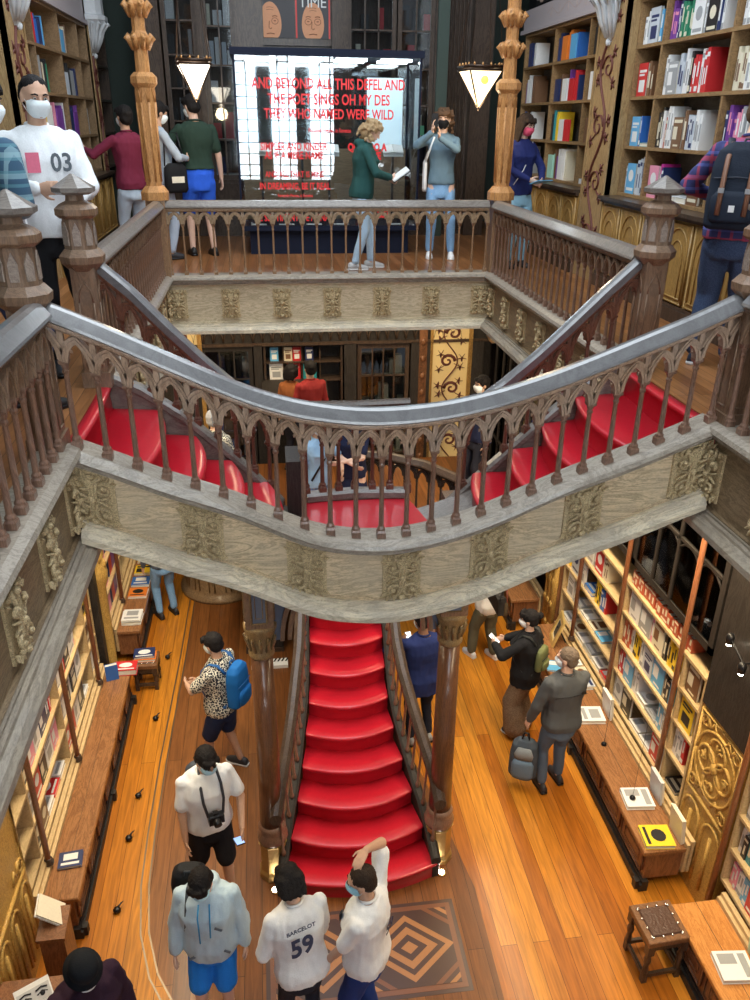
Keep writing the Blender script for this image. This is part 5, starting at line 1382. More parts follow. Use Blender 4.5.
# pens on cords
for i, (x, y) in enumerate(((3.30, 6.15), (3.26, 5.36))):
    r = empty('cord_knob', (x, y, .5), label=f'small black knob on {"the long right counter" if i == 0 else "top of the flat white book"}', cat='knob'); MB().lathe([(.025, 0 if i == 0 else .05), (.03, .012+.05*i), (.02, .03+.05*i), (.006, .04+.05*i)], 10).build('knob', M_BLACK, r); MB().tube([(0, 0, .03+.05*i), (.02, .03, .35), (.04, .05, .9)], .002, 4).build('cord', M_BLACK, r)
# floor knobs on fine cords (left aisle)
for i, (px, py) in enumerate(((-1.52, 7.7), (-1.56, 6.5), (-1.58, 5.95), (-1.57, 5.15), (-1.50, 8.9))):
    m = MB(); m.ell((0, 0, .03), (.034, .034, .028), 10, 6).tube([(0, 0, .04), (.03, .05, .05), (.05, .07, .05)], [.012, .008, .003], 6)
    m.build('weight', M_BLACK, None, f'black hanging weight near the floor of left aisle, {ORD[i+1]} listed beside the cart rail' if False else 'small black teardrop weight on the floor of the left aisle', 'weight', 'black weights in the left aisle', loc=(px, py, 0))
book('h', 'navy', (-2.02, 5.22, .502), (.2, .17, .025), .1, 'dark blue book with bright cover lying on near end of left counter', v=0)
book('h', 'red', (-1.97, 7.92, .502), (.26, .18, .08), 0, 'thick red book lying at the far end of the left counter', v=1)
r = book('s', 'blue', (-2.05, 7.88, .502), (.05, .14, .2), -PI/2+.3, 'blue book with white pages standing behind the thick red book', v=0)
book('h', 'orange', (-1.81, 8.31, .395), (.26, .18, .035), 0, 'orange book lying under the navy book on the far stool', v=2)
book('h', 'navy', (-1.81, 8.32, .432), (.25, .19, .03), .05, 'navy patterned book on top of the orange one on far stool', v=1)
mag = [('white', 8.98, -2.04, .30, .28), ('cream', 8.72, -1.9, .0, 0), ('yellow', 10.25, -2.05, 0, 0), ('blue', 9.93, -2.05, 0, 0), ('orange', 9.63, -2.05, 0, 0), ('yellow', 10.6, -2.05, 0, 0)]
for i, (c, y, x, a, b) in enumerate(mag):
    if c == 'cream': continue
    for k in range(2 if i else 4):
        cc = c if k == (1 if i else 3) else ['white', 'cream', 'silver', 'white', 'white'][k]
        book('h', cc, (x, y, .502+.02*k), (.24, .22 if i else .26, .018), .04*((k*7) % 3-1), f"{cc} magazine, {ORD[k+1]} from bottom, {['nearest', '', 'fourth', 'third', 'second', 'farthest'][i]} pile, far left counter", 'magazines piled on the far left counter', v=i % 3)
# lecterns at the lower left
lc = empty('lectern_box', (-1.84, 4.46, 0), .0, 'small dark wooden lectern at the near end of the left counter', 'lectern')
MB().bb(-.09, .09, -.11, .11, 0, .76).build('body', W_CAB, lc); MB().box((0, 0, .80), (.21, .26, .04), M=Matrix.Rotation(.18, 4, 'X')).build('top', W_CAB, lc)
r = empty('propped_book', (-1.87, 4.52, .82), .1, 'white booklet propped open on the small dark lectern', 'book'); T = Matrix.Rotation(-.9, 4, 'Y')
MB().box((0, 0, .06), (.012, .2, .24), M=Matrix.Rotation(-.8, 4, 'Y')).build('cover', M_WHITE, r); MB().box((.01, 0, .07), (.01, .19, .23), M=Matrix.Rotation(-.8, 4, 'Y')).build('pages', M_CREAM, r)
l2 = empty('low_desk', (-1.86, 3.75, 0), 0, 'dark wooden desk at the lower left picture corner', 'desk')
MB().bb(-.3, .25, -.4, .30, 0, .70).build('body', W_CAB, l2); MB().bev(-.33, .28, -.43, .33, .70, .74).build('top', W_CAB, l2)
eb = empty('book_with_eyes', (-1.86, 3.92, .745), .5, 'white book whose cover shows a pair of dark eyes, lower left corner', 'book'); T = Matrix.Rotation(.55, 4, 'X')
MB().box(T @ V((0, 0, .03)), (.24, .19, .035), M=T).build('cover', M_WHITE, eb); MB().box(T @ V((0, 0, .0)), (.23, .18, .03), M=T).build('pages', PAGES, eb)
MB().box(T @ V((0, .01, .049)), (.22, .10, .004), M=T).build('grey_photo_band', plain('grey photo print', (.55, .55, .55), .6), eb)
m = MB()
for s in (-1, 1):
    c = T @ V((s*.055, .0, .052)); m.ell(c, (.018, .018, .004), 10, 5, M=T)
    m.tube([T @ V((s*.055-.035, .0, .052)), T @ V((s*.055, .018, .053)), T @ V((s*.055+.035, .0, .052))], .004, 5); m.tube([T @ V((s*.055-.04, .03, .052)), T @ V((s*.055, .042, .053)), T @ V((s*.055+.04, .03, .052))], .006, 5)
m.build('printed_eyes', M_BLACK, eb)
MB().bb(-.02, .02, .0, .04, -.005, .03).build('wedge', W_CAB, eb)

# round carved desk, striped step and dark chest behind the left column
rd = empty('round_desk', (-.86, 10.75, 0), 0, 'round carved wooden desk seen under the left end of the bridge', 'desk')
MB().lathe([(.62, 0), (.62, .05), (.56, .09), (.54, .12), (.50, .9), (.56, .94), (.58, 1.0), (.57, 1.02)], 40).build('drum', wood('round desk oak', (.30, .20, .11), (.13, .08, .045), (6, 6, 2), 2, .4, .3), rd)
m = MB()
for i in range(14):
    a = 2*PI*i/14; M = Matrix.Rotation(a, 4, 'Z')
    m.tube([M @ V((.535, -.04, .15)), M @ V((.515, -.04, .8))], .012, 5); m.tube([M @ V((.535, .04, .15)), M @ V((.515, .04, .8))], .012, 5)
    for z in (.3, .5, .7): m.ell(M @ V((.53-.03*z, 0, z)), (.02, .03, .05), 7, 5)
m.build('carved_ribs', W_CAPI, rd)
ch = empty('dark_chest', (-.24, 9.5, 0), 0, 'low black chest on the floor behind the left column', 'chest')
MB().bb(-.22, .24, -.6, .5, .05, .62).build('body', W_BLACK, ch); MB().bev(-.25, .27, -.63, .53, .62, .66).build('lid', W_DARK, ch); MB().bb(-.24, .26, -.62, .52, 0, .06).build('base', W_DARK, ch)
st = empty('striped_sign', (-.14, 8.62, 0), 0, 'white strip sign with black diagonal stripes on floor behind left column', 'sign')
MB().bb(-.27, .2, -.1, .05, 0, .05).build('board', M_WHITE, st)
m = MB()
for i in range(9): x = -.24+i*.05; m.add([(x, -.02, .052), (x+.025, -.02, .052), (x+.055, .05, .052), (x+.03, .05, .052)], [(0, 1, 2, 3)])
m.build('stripes', M_BLACK, st)

# ---- lower back wall: dark glazed cabinets, gilded pilaster with vine
YL = 11.6
m = MB(); m.bb(-2.4, 3.5, YL, YL+.1, 3.42, 4.4)
for a, b in ((-2.4, -1.0), (-.22, -.1), (1.10, 1.28), (2.1, 2.42), (2.98, 3.2)): m.bb(a, b, YL-.05, YL+.3, 0, 3.45)
m.bb(-2.4, 3.5, YL+.3, YL+.4, 0, 4.4); m.bb(-1.0, 3.2, YL, YL+.3, 0, .8)
m.build('trim_15', W_BLACK, kind='structure')
m = MB()
for i in range(34):
    x = -1.9+i*.14; m.tube([(x, YL-.02, 3.50), (x+.02, YL-.02, 3.60), (x+.07, YL-.02, 3.67), (x+.12, YL-.02, 3.60), (x+.14, YL-.02, 3.50)], .012, 5)
m.bb(-2.2, 3.3, YL-.05, YL, 3.68, 3.74).bb(-2.2, 3.3, YL-.05, YL, 3.44, 3.48); m.build('trim_16', W_DARK, kind='structure')
glazed(-.98, -.24, .8, 3.42, YL, 3, 6, 'dark glazed bookcase on the back wall of ground floor, leftmost seen', seed=21, mat=W_BLACK, stock=('navy', 'black', 'blue', 'black', 'grey'))
glazed(1.30, 2.08, .8, 3.42, YL, 4, 6, 'dark glazed bookcase with warm stock left of the gilded vine pilaster', seed=23, mat=W_DARK, stock=('cream', 'brown', 'cream', 'black'))
# open niche with a few books
ni = empty('open_shelf', (-.08, YL, .8), 0, 'open dark shelving niche with three bright books on the back wall', 'shelf')
m = MB(); m.bb(0, 1.16, .02, .3, 0, .03).bb(0, .03, 0, .3, 0, 2.62).bb(1.13, 1.16, 0, .3, 0, 2.62)
for z in (1.3, 1.62, 2.08, 2.36): m.bb(0, 1.16, .02, .3, z, z+.02)
for x in (.28, .55, .82): m.bb(x, x+.015, .05, .3, 1.62, 2.6)
m.build('carcase', W_DARK, ni)
for x, z, c in ((.02, 2.10, 'white'), (.30, 2.10, 'red'), (.56, 2.10, 'teal'), (.04, 2.38, 'sky'), (.26, 2.38, 'cream'), (.40, 2.38, 'red'), (.60, 2.38, 'navy')):
    book('f', c, (-.02+x*.92, YL+.08, .8+z+.002), (.20 if z < 2.2 else .12, .03, .24 if z < 2.2 else .2), 0, f"{c} book facing out, {'lower' if z < 2.2 else 'upper'} row, dark back-wall niche, {ORD[(1+[.02, .30, .56].index(x)) if z < 2.2 else 1+[.04, .26, .40, .60].index(x)]} from left", 'books in the dark back-wall niche', v=0)
sh = empty('awning_shelf', (.35, YL-.25, 2.85), 0, 'dark sloping canopy with a lit edge on the back wall', 'shelf'); MB().box((0, 0, 0), (.95, .5, .04), M=Matrix.Rotation(.2, 4, 'X')).build('board', W_BLACK, sh); MB().bb(-.44, .1, -.27, -.26, -.045, -.02).build('light_strip', glow('cool strip', (.6, .95, 1), 1.4), sh)
for gx, gl_ in ((2.70, 'golden pilaster painted with a brown scrolling vine on the back wall, right'), (-1.28, 'golden pilaster with brown scrolling vine glimpsed through the left stair railing')):
    gp = empty('vine_pilaster', (gx, YL-.03, 0), 0, gl_, 'pilaster')
    MB().bb(-.27, .27, 0, .2, 0, 4.3).build('panel', plain('pale gold paint', (.80, .62, .30), .5, coat=.1), gp)
    m = MB(); vine(m, frame((0, -.001, 0), (1, 0, 0), (0, 0, 1)), 0, .40, .4, 4.2, 9, r=.030, leaf=.075, d=-.004); m.build('scrollwork', M_SCROLL, gp)
    m = MB(); m.bb(-.31, -.27, -.02, .2, 0, 4.3).bb(.27, .33, -.02, .2, 0, 4.3); m.build('edge_moulding', W_GOLD2, gp)
    m = MB()
    for i in range(14): m.ell((-.42, -.03, .6+i*.26), (.04, .02, .05), 8, 5)
    m.bb(-.48, -.36, -.02, .1, 0, 4.3); m.build('beaded_strip', W_CAB, gp)
# tall dark side shelving on back right ground floor, seen under the right gallery
glazed_side('R', 3.38, 11.5, 8.6, 1.2, 4.4, 8, 4, 'dark glazed shelving on the back right of the ground floor')
MB().bb(-.08, .08, -.01, .01, -.16, .16).build('blue_sign', glow('blue sign', (.12, .2, .8), .6), None, 'small blue sign hanging by the back right shelving', 'sign', loc=(3.06, 10.6, 2.35))
# carved drop boss at the far right corner of the well
MB().lathe([(.02, -.14), (.06, -.1), (.09, -.04), (.10, .02), (.07, .06)], 12).build('carved_boss', W_ORN, None, 'carved wooden boss under the far right corner of the gallery', 'boss', loc=(2.66, 9.2, 4.16))
far.build('distant_books', far_m, None, 'many small books filling the farthest shelves', 'books', kind='stuff')
print('BOOKS', NB)

from collections import Counter
print('GROUPS', Counter(o.get('group') for o in bpy.data.objects if o.name.startswith('book')))
# ------------------------------------------------------------------ people
def remesh(m, name, mat, parent, voxel, smooth=3, fold=0, fs=9, seed=0, label=None, cut=None):
    me = bpy.data.meshes.new(name); me.from_pydata(m.v, [], m.f)
    bm = bmesh.new(); bm.from_mesh(me); bmesh.ops.recalc_face_normals(bm, faces=bm.faces); bm.to_mesh(me); bm.free()
    o = bpy.data.objects.new(name, me); COL.objects.link(o)
    md = o.modifiers.new('r', 'REMESH'); md.mode = 'VOXEL'; md.voxel_size = voxel
    if smooth: sm = o.modifiers.new('s', 'SMOOTH'); sm.iterations = smooth; sm.factor = .5
    bpy.context.view_layer.update()
    nm = bpy.data.meshes.new_from_object(o.evaluated_get(bpy.context.evaluated_depsgraph_get()))
    bpy.data.objects.remove(o); bpy.data.meshes.remove(me)
    nm.name = name
    if fold:
        no = [v.normal.copy() for v in nm.vertices]
        for v, n in zip(nm.vertices, no):
            c = v.co
            a = noise.noise(V((c.x*fs+seed*3, c.y*fs, c.z*fs*.55)))*.7+noise.noise(V((c.x*fs*2.3, c.y*fs*2.3+seed, c.z*fs*1.1)))*.45
            v.co = c+n*(a*fold)
    nm.polygons.foreach_set('use_smooth', [True]*len(nm.polygons))
    nm.materials.clear(); nm.materials.append(mat)
    o = bpy.data.objects.new(name, nm); COL.objects.link(o); o.parent = parent
    if label: o['label'] = label
    return o
def cloth(name, rgb, rough=.85):
    return plain('cloth '+name, rgb, rough, bump=.25, bscale=120, spec=.25)
def ik(a, b, l1, l2, pole):
    a, b = V(a), V(b); d = b-a; L_ = d.length
    if L_ > (l1+l2)*.995: b = a+d*((l1+l2)*.995/L_); d = b-a; L_ = d.length
    x = (l1*l1-l2*l2+L_*L_)/(2*L_); h = math.sqrt(max(0, l1*l1-x*x)); t = d/L_
    p = V(pole); p = p-t*p.dot(t)
    if p.length < 1e-5: p = V((0, 1, 0))
    return a+t*x+p.normalized()*h, b
TORSO = [(.80, .120, .095, -.005), (.86, .158, .112, -.008), (.93, .168, .118, -.008), (1.02, .150, .102, .0), (1.10, .138, .098, .004), (1.20, .148, .106, .006), (1.30, .168, .114, .002), (1.37, .180, .108, -.004), (1.42, .165, .09, -.010), (1.455, .11, .07, -.012), (1.485, .06, .058, -.010)]
SKIN = dict(fair=(.72, .47, .36), tan=(.58, .35, .24), brown=(.30, .16, .10))
HAIR = dict(black=(.012, .010, .010), dark=(.035, .022, .015), brown=(.10, .055, .03), grey=(.30, .30, .31), blond=(.42, .29, .16), greybrown=(.16, .12, .09))
PEOPLE = {}
def person(key, label, x, y, z, face, h=1.72, lean=0, side=0, feet=((-.11, .0), (.11, .0)), hl=None, hr=None, pl=(-.4, -.5, -.2), pr=(.4, -.5, -.2), head=(0, 0, 0), skin='tan', hair='dark', style='short', mask=(.85, .92, .95), top=None, sleeve='long', hem=.86, loose=0, bottom=None, kind='trousers', shoes=(.03, .03, .035), woman=False, hood=False, curl=.6, hand_dir_l=None, hand_dir_r=None, top_name='shirt', soles=None, glasses=False):
    """local frame: faces +Y, right hand +X. head = (yaw, pitch down, tilt) in degrees"""
    root = empty('person', (x, y, z), math.radians(face), label, 'person'); s = h/1.75; root.scale = (s, s, s)
    Rl = Matrix.Rotation(math.radians(-lean), 3, 'X') @ Matrix.Rotation(math.radians(side), 3, 'Y')
    piv = V((0, 0, .95))
    T = lambda p: Rl @ (V(p)-piv)+piv if V(p).z > .80 else V(p)
    sw = .165 if woman else .185
    wk = .92 if woman else 1.0
    def torso(m, e, z0=.80, z1=1.5, ez=0):
        rings = []
        lv = [t for t in TORSO if z0-.001 <= t[0] <= z1]
        if lv[0][0] > z0+.02:
            a = [t for t in TORSO if t[0] < z0][-1] if any(t[0] < z0 for t in TORSO) else TORSO[0]; lv = [(z0, a[1], a[2], a[3])]+lv
        if z0 < TORSO[0][0]-.01: lv = [(z0, .165, .115, -.005)]+[(t[0], max(t[1], .155), max(t[2], .11), t[3]) for t in lv[:2]]+lv[2:]
        for zz_, rx, ry, yo in lv:
            rx *= wk; f = e+(loose*.75 if zz_ < 1.35 else loose*.25)
            if woman and 1.24 < zz_ < 1.34: ry += .018; yo += .012
            rings.append([T((( rx+f)*math.copysign(abs(math.cos(a))**.85, math.cos(a)), yo+(ry+f)*math.copysign(abs(math.sin(a))**.85, math.sin(a)), zz_)) for a in [2*PI*i/20 for i in range(20)]])
        m.loft(rings)
    shl, shr = T((-sw, -.012, 1.405)), T((sw, -.012, 1.405))
    hl = V(hl) if hl is not None else T((-.27, .05, .80)) if lean else V((-.27, .05, .82)); hr = V(hr) if hr is not None else V((.27, .05, .82))
    el, hl = ik(shl, hl, .29, .255, pl); er, hr = ik(shr, hr, .29, .255, pr)
    dl = V(hand_dir_l).normalized() if hand_dir_l else (hl-el).normalized(); dr = V(hand_dir_r).normalized() if hand_dir_r else (hr-er).normalized()
    hips = [V((-.09, -.005, .90)), V((.09, -.005, .90))]
    ank = [V((feet[0][0], feet[0][1], .085)), V((feet[1][0], feet[1][1], .085))]
    knee = []
    for i in (0, 1):
        k, a = ik(hips[i], ank[i], .425, .41, (0.05*(2*i-1), 1, 0)); knee.append(k); ank[i] = a
    # head frame
    nk = T((0, -.005, 1.50))
    Rh = Rl @ Matrix.Rotation(math.radians(head[0]), 3, 'Z') @ Matrix.Rotation(math.radians(-head[1]), 3, 'X') @ Matrix.Rotation(math.radians(head[2]), 3, 'Y')
    H = lambda p: nk+Rh @ (V(p)-V((0, -.005, 1.50)))
    R4 = Rh.to_4x4()
    m = MB(); torso(m, -.006, z0=.86)
    m.cap(T((0, -.012, 1.42)), H((0, .0, 1.56)), .06*wk, .052, 12)
    for sh, e_, w_ in ((shl, el, hl), (shr, er, hr)):
        m.cap(sh, e_, .042*wk, .037*wk, 10); m.cap(e_, w_, .040*wk, .026*wk, 10)
        m.ell(sh, (.044*wk, .044*wk, .042), 10, 8)
    for i in (0, 1):
        m.cap(hips[i], knee[i], .082, .053, 12); m.cap(knee[i], ank[i], .054, .034, 12)
        m.cap(knee[i].lerp(ank[i], .1)+V((0, -.012, 0)), knee[i].lerp(ank[i], .5)+V((0, -.012, 0)), .046, .036, 10)
        m.cap(ank[i]+V((0, -.03, -.045)), ank[i]+V((0, .13, -.055)), .036, .026, 10)
    # skull, jaw, nose, brow, ears
    m.ell(H((0, -.008, 1.665)), (.074, .094, .088), 16, 12, M=R4)
    m.ell(H((0, .018, 1.605)), (.058, .070, .070), 14, 10, M=R4)
    m.cap(H((0, .085, 1.655)), H((0, .103, 1.618)), .010, .014, 8)
    m.cap(H((-.035, .078, 1.668)), H((.035, .078, 1.668)), .013, .013, 8)
    m.ell(H((0, .072, 1.560)), (.022, .018, .018), 8, 6, M=R4)
    m.ell(H((0, .082, 1.588)), (.026, .012, .010), 8, 6, M=R4)
    for sg in (-1, 1): m.ell(H((sg*.076, -.005, 1.635)), (.010, .022, .032), 8, 6, M=R4)
    # hands with four fingers and a thumb
    def hand(w, d, sd, body):
        n = V((-sd, 0, 0)) - d*d.dot(V((-sd, 0, 0)))          # palm faces the body
        if n.length < .2: n = V((0, 0, -1))-d*d.dot(V((0, 0, -1)))
        n.normalize(); a = d.cross(n).normalized()            # across the knuckles
        if a.y < 0: a = -a                                     # a points to the thumb side (forward)
        rings = []
        for t, wd, th in ((0, .024, .018), (.03, .034, .017), (.06, .040, .015), (.088, .040, .013)):
            c = w+d*t
            rings.append([c+a*(wd*math.cos(q))+n*(th*math.sin(q)) for q in [2*PI*i/10 for i in range(10)]])
        body.loft(rings)
        for off, ln in ((.031, .066), (.0105, .074), (-.0105, .069), (-.031, .054)):
            p = w+d*.082+a*off; dd = (d+a*off*1.2).normalized(); r = .0092
            for k in range(3):
                c_ = curl*(k+.6)*.55; seg = ln*(.42, .32, .26)[k]
                dn = (dd*math.cos(c_)+n*math.sin(c_)).normalized(); q = p+dn*seg
                body.cap(p, q, r, r*.9, 7); p = q; r *= .9
        p = w+d*.022+a*.026; q = p+(d*.6+a*.75+n*.25).normalized()*.038; r_ = q+(d*.9+a*.25+n*.35).normalized()*.032
        body.cap(p, q, .013, .0105, 7); body.cap(q, r_, .0105, .009, 7)
        return w+d*.11+n*.03, d, n, a
    HL = hand(hl, dl, -1, m); HR = hand(hr, dr, 1, m)
    remesh(m, 'body', plain('skin '+skin, SKIN[skin], .55, spec=.35), root, .0075, 3)
    # face details
    if True:
        q = MB()
        for sg in (-1, 1): q.ell(H((sg*.030, .080, 1.650)), (.0095, .006, .0045), 8, 6, M=R4)
        q.build('eyes', M_WHITE, root)
        q = MB()
        for sg in (-1, 1): q.ell(H((sg*.030, .0855, 1.649)), (.0055, .005, .0045), 8, 6, M=R4)
        q.build('pupils', M_BLACK, root)
        hc = plain('hair '+hair, HAIR[hair], .7, spec=.2, bump=.8, bscale=90)
        q = MB()
        for sg in (-1, 1): q.tube([H((sg*.014, .090, 1.668)), H((sg*.030, .091, 1.674)), H((sg*.050, .078, 1.668))], [.004, .005, .003], 6)
        q.build('eyebrows', hc, root)
        if not mask: MB().tube([H((-.022, .088, 1.588)), H((0, .094, 1.590)), H((.022, .088, 1.588))], [.003, .006, .003], 6).build('lips', plain('lips', (.45, .16, .13), .5), root)
    if mask:
        q = MB(); rings = []
        for t in range(7):
            zz_ = 1.540+t*.0172; w_ = (.036, .052, .060, .064, .065, .062, .046)[t]; f = (.070, .092, .102, .110, .117, .118, .106)[t]
            rings.append([H((w_*math.sin(a), .018+(f-.018)*math.cos(a)**.6 if math.cos(a) > 0 else .018, zz_)) for a in [(-.5+i/12)*PI*.98 for i in range(13)]])
        q.loft(rings, closed=False, cap=False)
        rings = [[p+(p-H((0, -.03, 1.6))).normalized()*-.006 for p in r] for r in rings]; q.loft(rings, closed=False, cap=False)
        mo = q.build('face_mask', plain('mask %.2f %.2f %.2f' % tuple(mask), mask, .8, spec=.2), root)
        q = MB()
        for sg in (-1, 1): q.tube([H((sg*.062, .03, 1.62)), H((sg*.078, .0, 1.655)), H((sg*.080, -.018, 1.64)), H((sg*.070, .0, 1.60)), H((sg*.058, .03, 1.565))], .0022, 4)
        q.build('ear_loops', M_WHITE, mo)
    # hair
    hc = plain('hair '+hair, HAIR[hair], .7, spec=.2, bump=.8, bscale=90)
    rnd = random.Random(hash(key) % 1000 if False else sum(map(ord, key)))
    m = MB()
    if style in ('short', 'bob', 'long', 'curly', 'bun', 'cropped', 'shag'):
        g = .006 if style == 'cropped' else .014
        m.ell(H((0, -.022, 1.682)), (.076+g, .089+g, .078+g), 16, 12, M=R4)
        m.ell(H((0, -.048, 1.630)), (.070+g, .055+g, .075), 14, 10, M=R4)
        if style != 'cropped':
            for i in range(14):   # tufts along the fringe and crown
                a = rnd.uniform(-1.3, 1.3); p = H((.07*math.sin(a), .035+.045*math.cos(a), 1.722+rnd.uniform(-.01, .015))); q2 = H((.078*math.sin(a), .055+.045*math.cos(a), 1.700+rnd.uniform(-.01, .01)))
                m.cap(p, q2, .018, .010, 6)
    if style in ('bob', 'long'):
        zb = 1.56 if style == 'bob' else 1.36
        for sg in (-1, 1):
            for k in range(4):
                yy_ = .03-.035*k; m.cap(H((sg*.082, yy_, 1.67)), H((sg*(.085 if style == 'bob' else .095), yy_-.01, zb+.02*rnd.random())), .024, .018, 7)
        for k in range(5): m.cap(H((-.06+.03*k, -.095, 1.66)), H((-.07+.035*k, -.105, zb-.02*rnd.random())), .034, .024, 8)
    if style in ('curly',):
        for i in range(90):
            a = rnd.uniform(0, 2*PI); zz_ = rnd.uniform(1.50, 1.76); rr = .098+.022*math.sin((1.76-zz_)*8)
            cx, cy = rr*math.cos(a), rr*math.sin(a)-.02
            if cy > .055 and zz_ < 1.70: continue
            if zz_ > 1.73: cx *= .6; cy *= .6
            m.ell(H((cx, cy, zz_)), (rnd.uniform(.016, .028),)*3, 7, 5)
        m.ell(H((0, -.05, 1.60)), (.095, .07, .10), 12, 9, M=R4)
    if style == 'bun': m.ell(H((0, -.135, 1.70)), (.045, .04, .045), 10, 8)
    if style == 'balding':
        m.ell(H((0, -.045, 1.645)), (.082, .066, .068), 14, 10, M=R4); m.ell(H((0, -.030, 1.675)), (.079, .080, .062), 14, 10, M=R4); m.ell(H((0, -.012, 1.700)), (.073, .080, .058), 14, 10, M=R4)
    if style == 'cap':
        m.ell(H((0, -.03, 1.63)), (.078, .07, .07), 12, 9, M=R4)
    remesh(m, 'hair', hc, root, .009, 2, fold=.007 if style != 'curly' else .010, fs=45, seed=len(key))
    if not mask and style == 'balding':   # trimmed beard along the jaw
        q = MB(); q.tube([H((-.07, .01, 1.63)), H((-.062, .035, 1.585)), H((-.035, .072, 1.552)), H((0, .086, 1.545)), H((.035, .072, 1.552)), H((.062, .035, 1.585)), H((.07, .01, 1.63))], [.008, .012, .013, .013, .013, .012, .008], 7); q.build('beard', hc, root)
    if style == 'cap':
        q = MB(); rings = []
        for r_, zz_ in ((.125, 1.675), (.130, 1.680), (.105, 1.69), (.102, 1.73), (.094, 1.775), (.065, 1.80), (.01, 1.81)):
            rings.append([H((r_*.93*math.cos(a), r_*1.02*math.sin(a)-.01, zz_)) for a in [2*PI*i/24 for i in range(24)]])
        q.loft(rings); q.build('hat', cloth('black felt', (.008, .010, .014)), root)
    # top garment
    if top is not None:
        tm = top if isinstance(top, bpy.types.Material) else cloth('%.2f %.2f %.2f' % tuple(top), top)
        m = MB(); torso(m, .021, hem, 1.49)
        m.cap(T((-.10, -.012, 1.435)), T((.10, -.012, 1.435)), .052*wk, .052*wk, 10)
        loose *= .55; e1 = .012+loose*.7
        for sh, e_, w_ in ((shl, el, hl), (shr, er, hr)):
            m.ell(sh+V((0, 0, -.008)), (.060*wk+loose*.3,)*3, 10, 8)
            if sleeve == 'short': m.cap(sh, sh.lerp(e_, .74), .054*wk+loose*.3, .055*wk+loose*.8, 10)
            elif sleeve == 'long':
                m.cap(sh, e_, .047*wk+e1*.7, .038*wk+e1, 10); m.cap(e_, e_.lerp(w_, .93), .040*wk+e1, .026+e1*.8, 10)
        if hood:
            m.ell(T((0, -.085, 1.475)), (.10, .07, .055), 12, 8); 
            for sg in (-1, 1): m.cap(T((sg*.07, -.04, 1.49)), T((sg*.045, .05, 1.44)), .032, .024, 8)
        else:
            pass
        remesh(m, top_name, tm, root, .012, 2, fold=.012, fs=12, seed=len(key)*1.7)
        q = MB(); q.tube([T((.062*wk*math.cos(a), -.010+.060*math.sin(a), 1.492+(-.016 if math.sin(a) > 0 else .008)*abs(math.sin(a)))) for a in [2*PI*i/18 for i in range(19)]], .011, 6)
        q.build('collar', tm, root)
    if bottom is not None:
        bmt = bottom if isinstance(bottom, bpy.types.Material) else cloth('%.2f %.2f %.2f' % tuple(bottom), bottom)
        m = MB()
        ee = lambda q: .020 if q < .84 or hem >= .95 else (.008 if q < .96 else .0)
        hips_ = [p_+V((0, 0, -.075)) for p_ in hips]
        rings = [[V(((rx*wk+ee(zz_))*math.cos(a), yo+(ry+ee(zz_))*math.sin(a), zz_)) for a in [2*PI*i/18 for i in range(18)]] for zz_, rx, ry, yo in [(.74, .125, .105, -.005), (.78, .15, .112, -.006)]+(TORSO[1:4] if hem < .95 else TORSO[1:5])]
        if kind in ('trousers', 'shorts', 'wide', 'loose'):
            m.loft(rings)
            for i in (0, 1):
                k, a = knee[i], ank[i]
                if kind == 'trousers': m.cap(hips_[i], k, .096, .066, 12); m.cap(k, k.lerp(a, .92), .066, .050, 12)
                elif kind == 'loose': m.cap(hips_[i], k, .102, .082, 12); m.cap(k, k.lerp(a, .93), .082, .068, 12)
                elif kind == 'wide': m.cap(hips_[i], k, .105, .115, 12); m.cap(k, k.lerp(a, .88), .115, .145, 14)
                else: m.cap(hips_[i], hips_[i].lerp(k, .86), .106, .092, 12)
        else:   # skirt or dress hem
            zl = {'skirt': .46, 'dress': .40}.get(kind, .46); c = V(((feet[0][0]+feet[1][0])/2, (feet[0][1]+feet[1][1])/2, 0))
            r2 = rings+[]; low = []
            for t in range(5):
                zz_ = .80-(.80-zl)*t/4; f = .175+.05*t/4; low.append([V((f*math.cos(a)*(1+.05*math.sin(a*7)*t/4)+c.x*t/4, f*.8*math.sin(a)+c.y*t/4*.6, zz_)) for a in [2*PI*i/18 for i in range(18)]])
            m.loft(low[::-1]+rings[1:])
        remesh(m, kind if kind in ('trousers', 'shorts', 'skirt', 'dress') else 'trousers', bmt, root, .013, 3, fold=.010, fs=11, seed=len(key)*.9)
    sm_ = plain('shoe %.2f %.2f %.2f' % tuple(shoes), shoes, .5); so = plain('white sole', (.75, .75, .74), .6) if (soles or shoes[0] > .4) else M_BLACK
    for i in (0, 1):
        a = ank[i]; dy = V((0, 1, 0)); c = V((a.x, a.y, 0)); q = MB(); rings = []
        for t, w_, hh_ in ((-.085, .026, .055), (-.07, .036, .075), (-.02, .038, .085), (.04, .042, .075), (.10, .046, .052), (.15, .038, .036), (.175, .018, .026)):
            rings.append([V((c.x+w_*math.cos(b), c.y+t, .022+max(0, (hh_)*math.sin(b)) if math.sin(b) > 0 else .022)) for b in [2*PI*k/12 for k in range(12)]])
        q.loft(rings); sh_ = q.build('shoe', sm_, root)
        q = MB(); rings = [[V((c.x+w_*sx, c.y+t, z_)) for sx, z_ in ((-1, .001), (1, .001), (1, .024), (-1, .024))] for t, w_ in ((-.09, .028), (-.07, .038), (.0, .04), (.09, .048), (.15, .041), (.18, .02))]
        q.loft(rings); q.build('sole', so, sh_)
    M4 = Matrix.Translation((x, y, z)) @ Matrix.Rotation(math.radians(face), 4, 'Z') @ Matrix.Scale(s, 4)
    info = dict(root=root, M=M4, HL=HL, HR=HR, T=T, H=H, s=s, face=face, shl=shl, shr=shr, R=Rl)
    PEOPLE[key] = info
    return info
def at_hand(info, which):
    p, d, n, a = info[which]; return info['M'] @ p
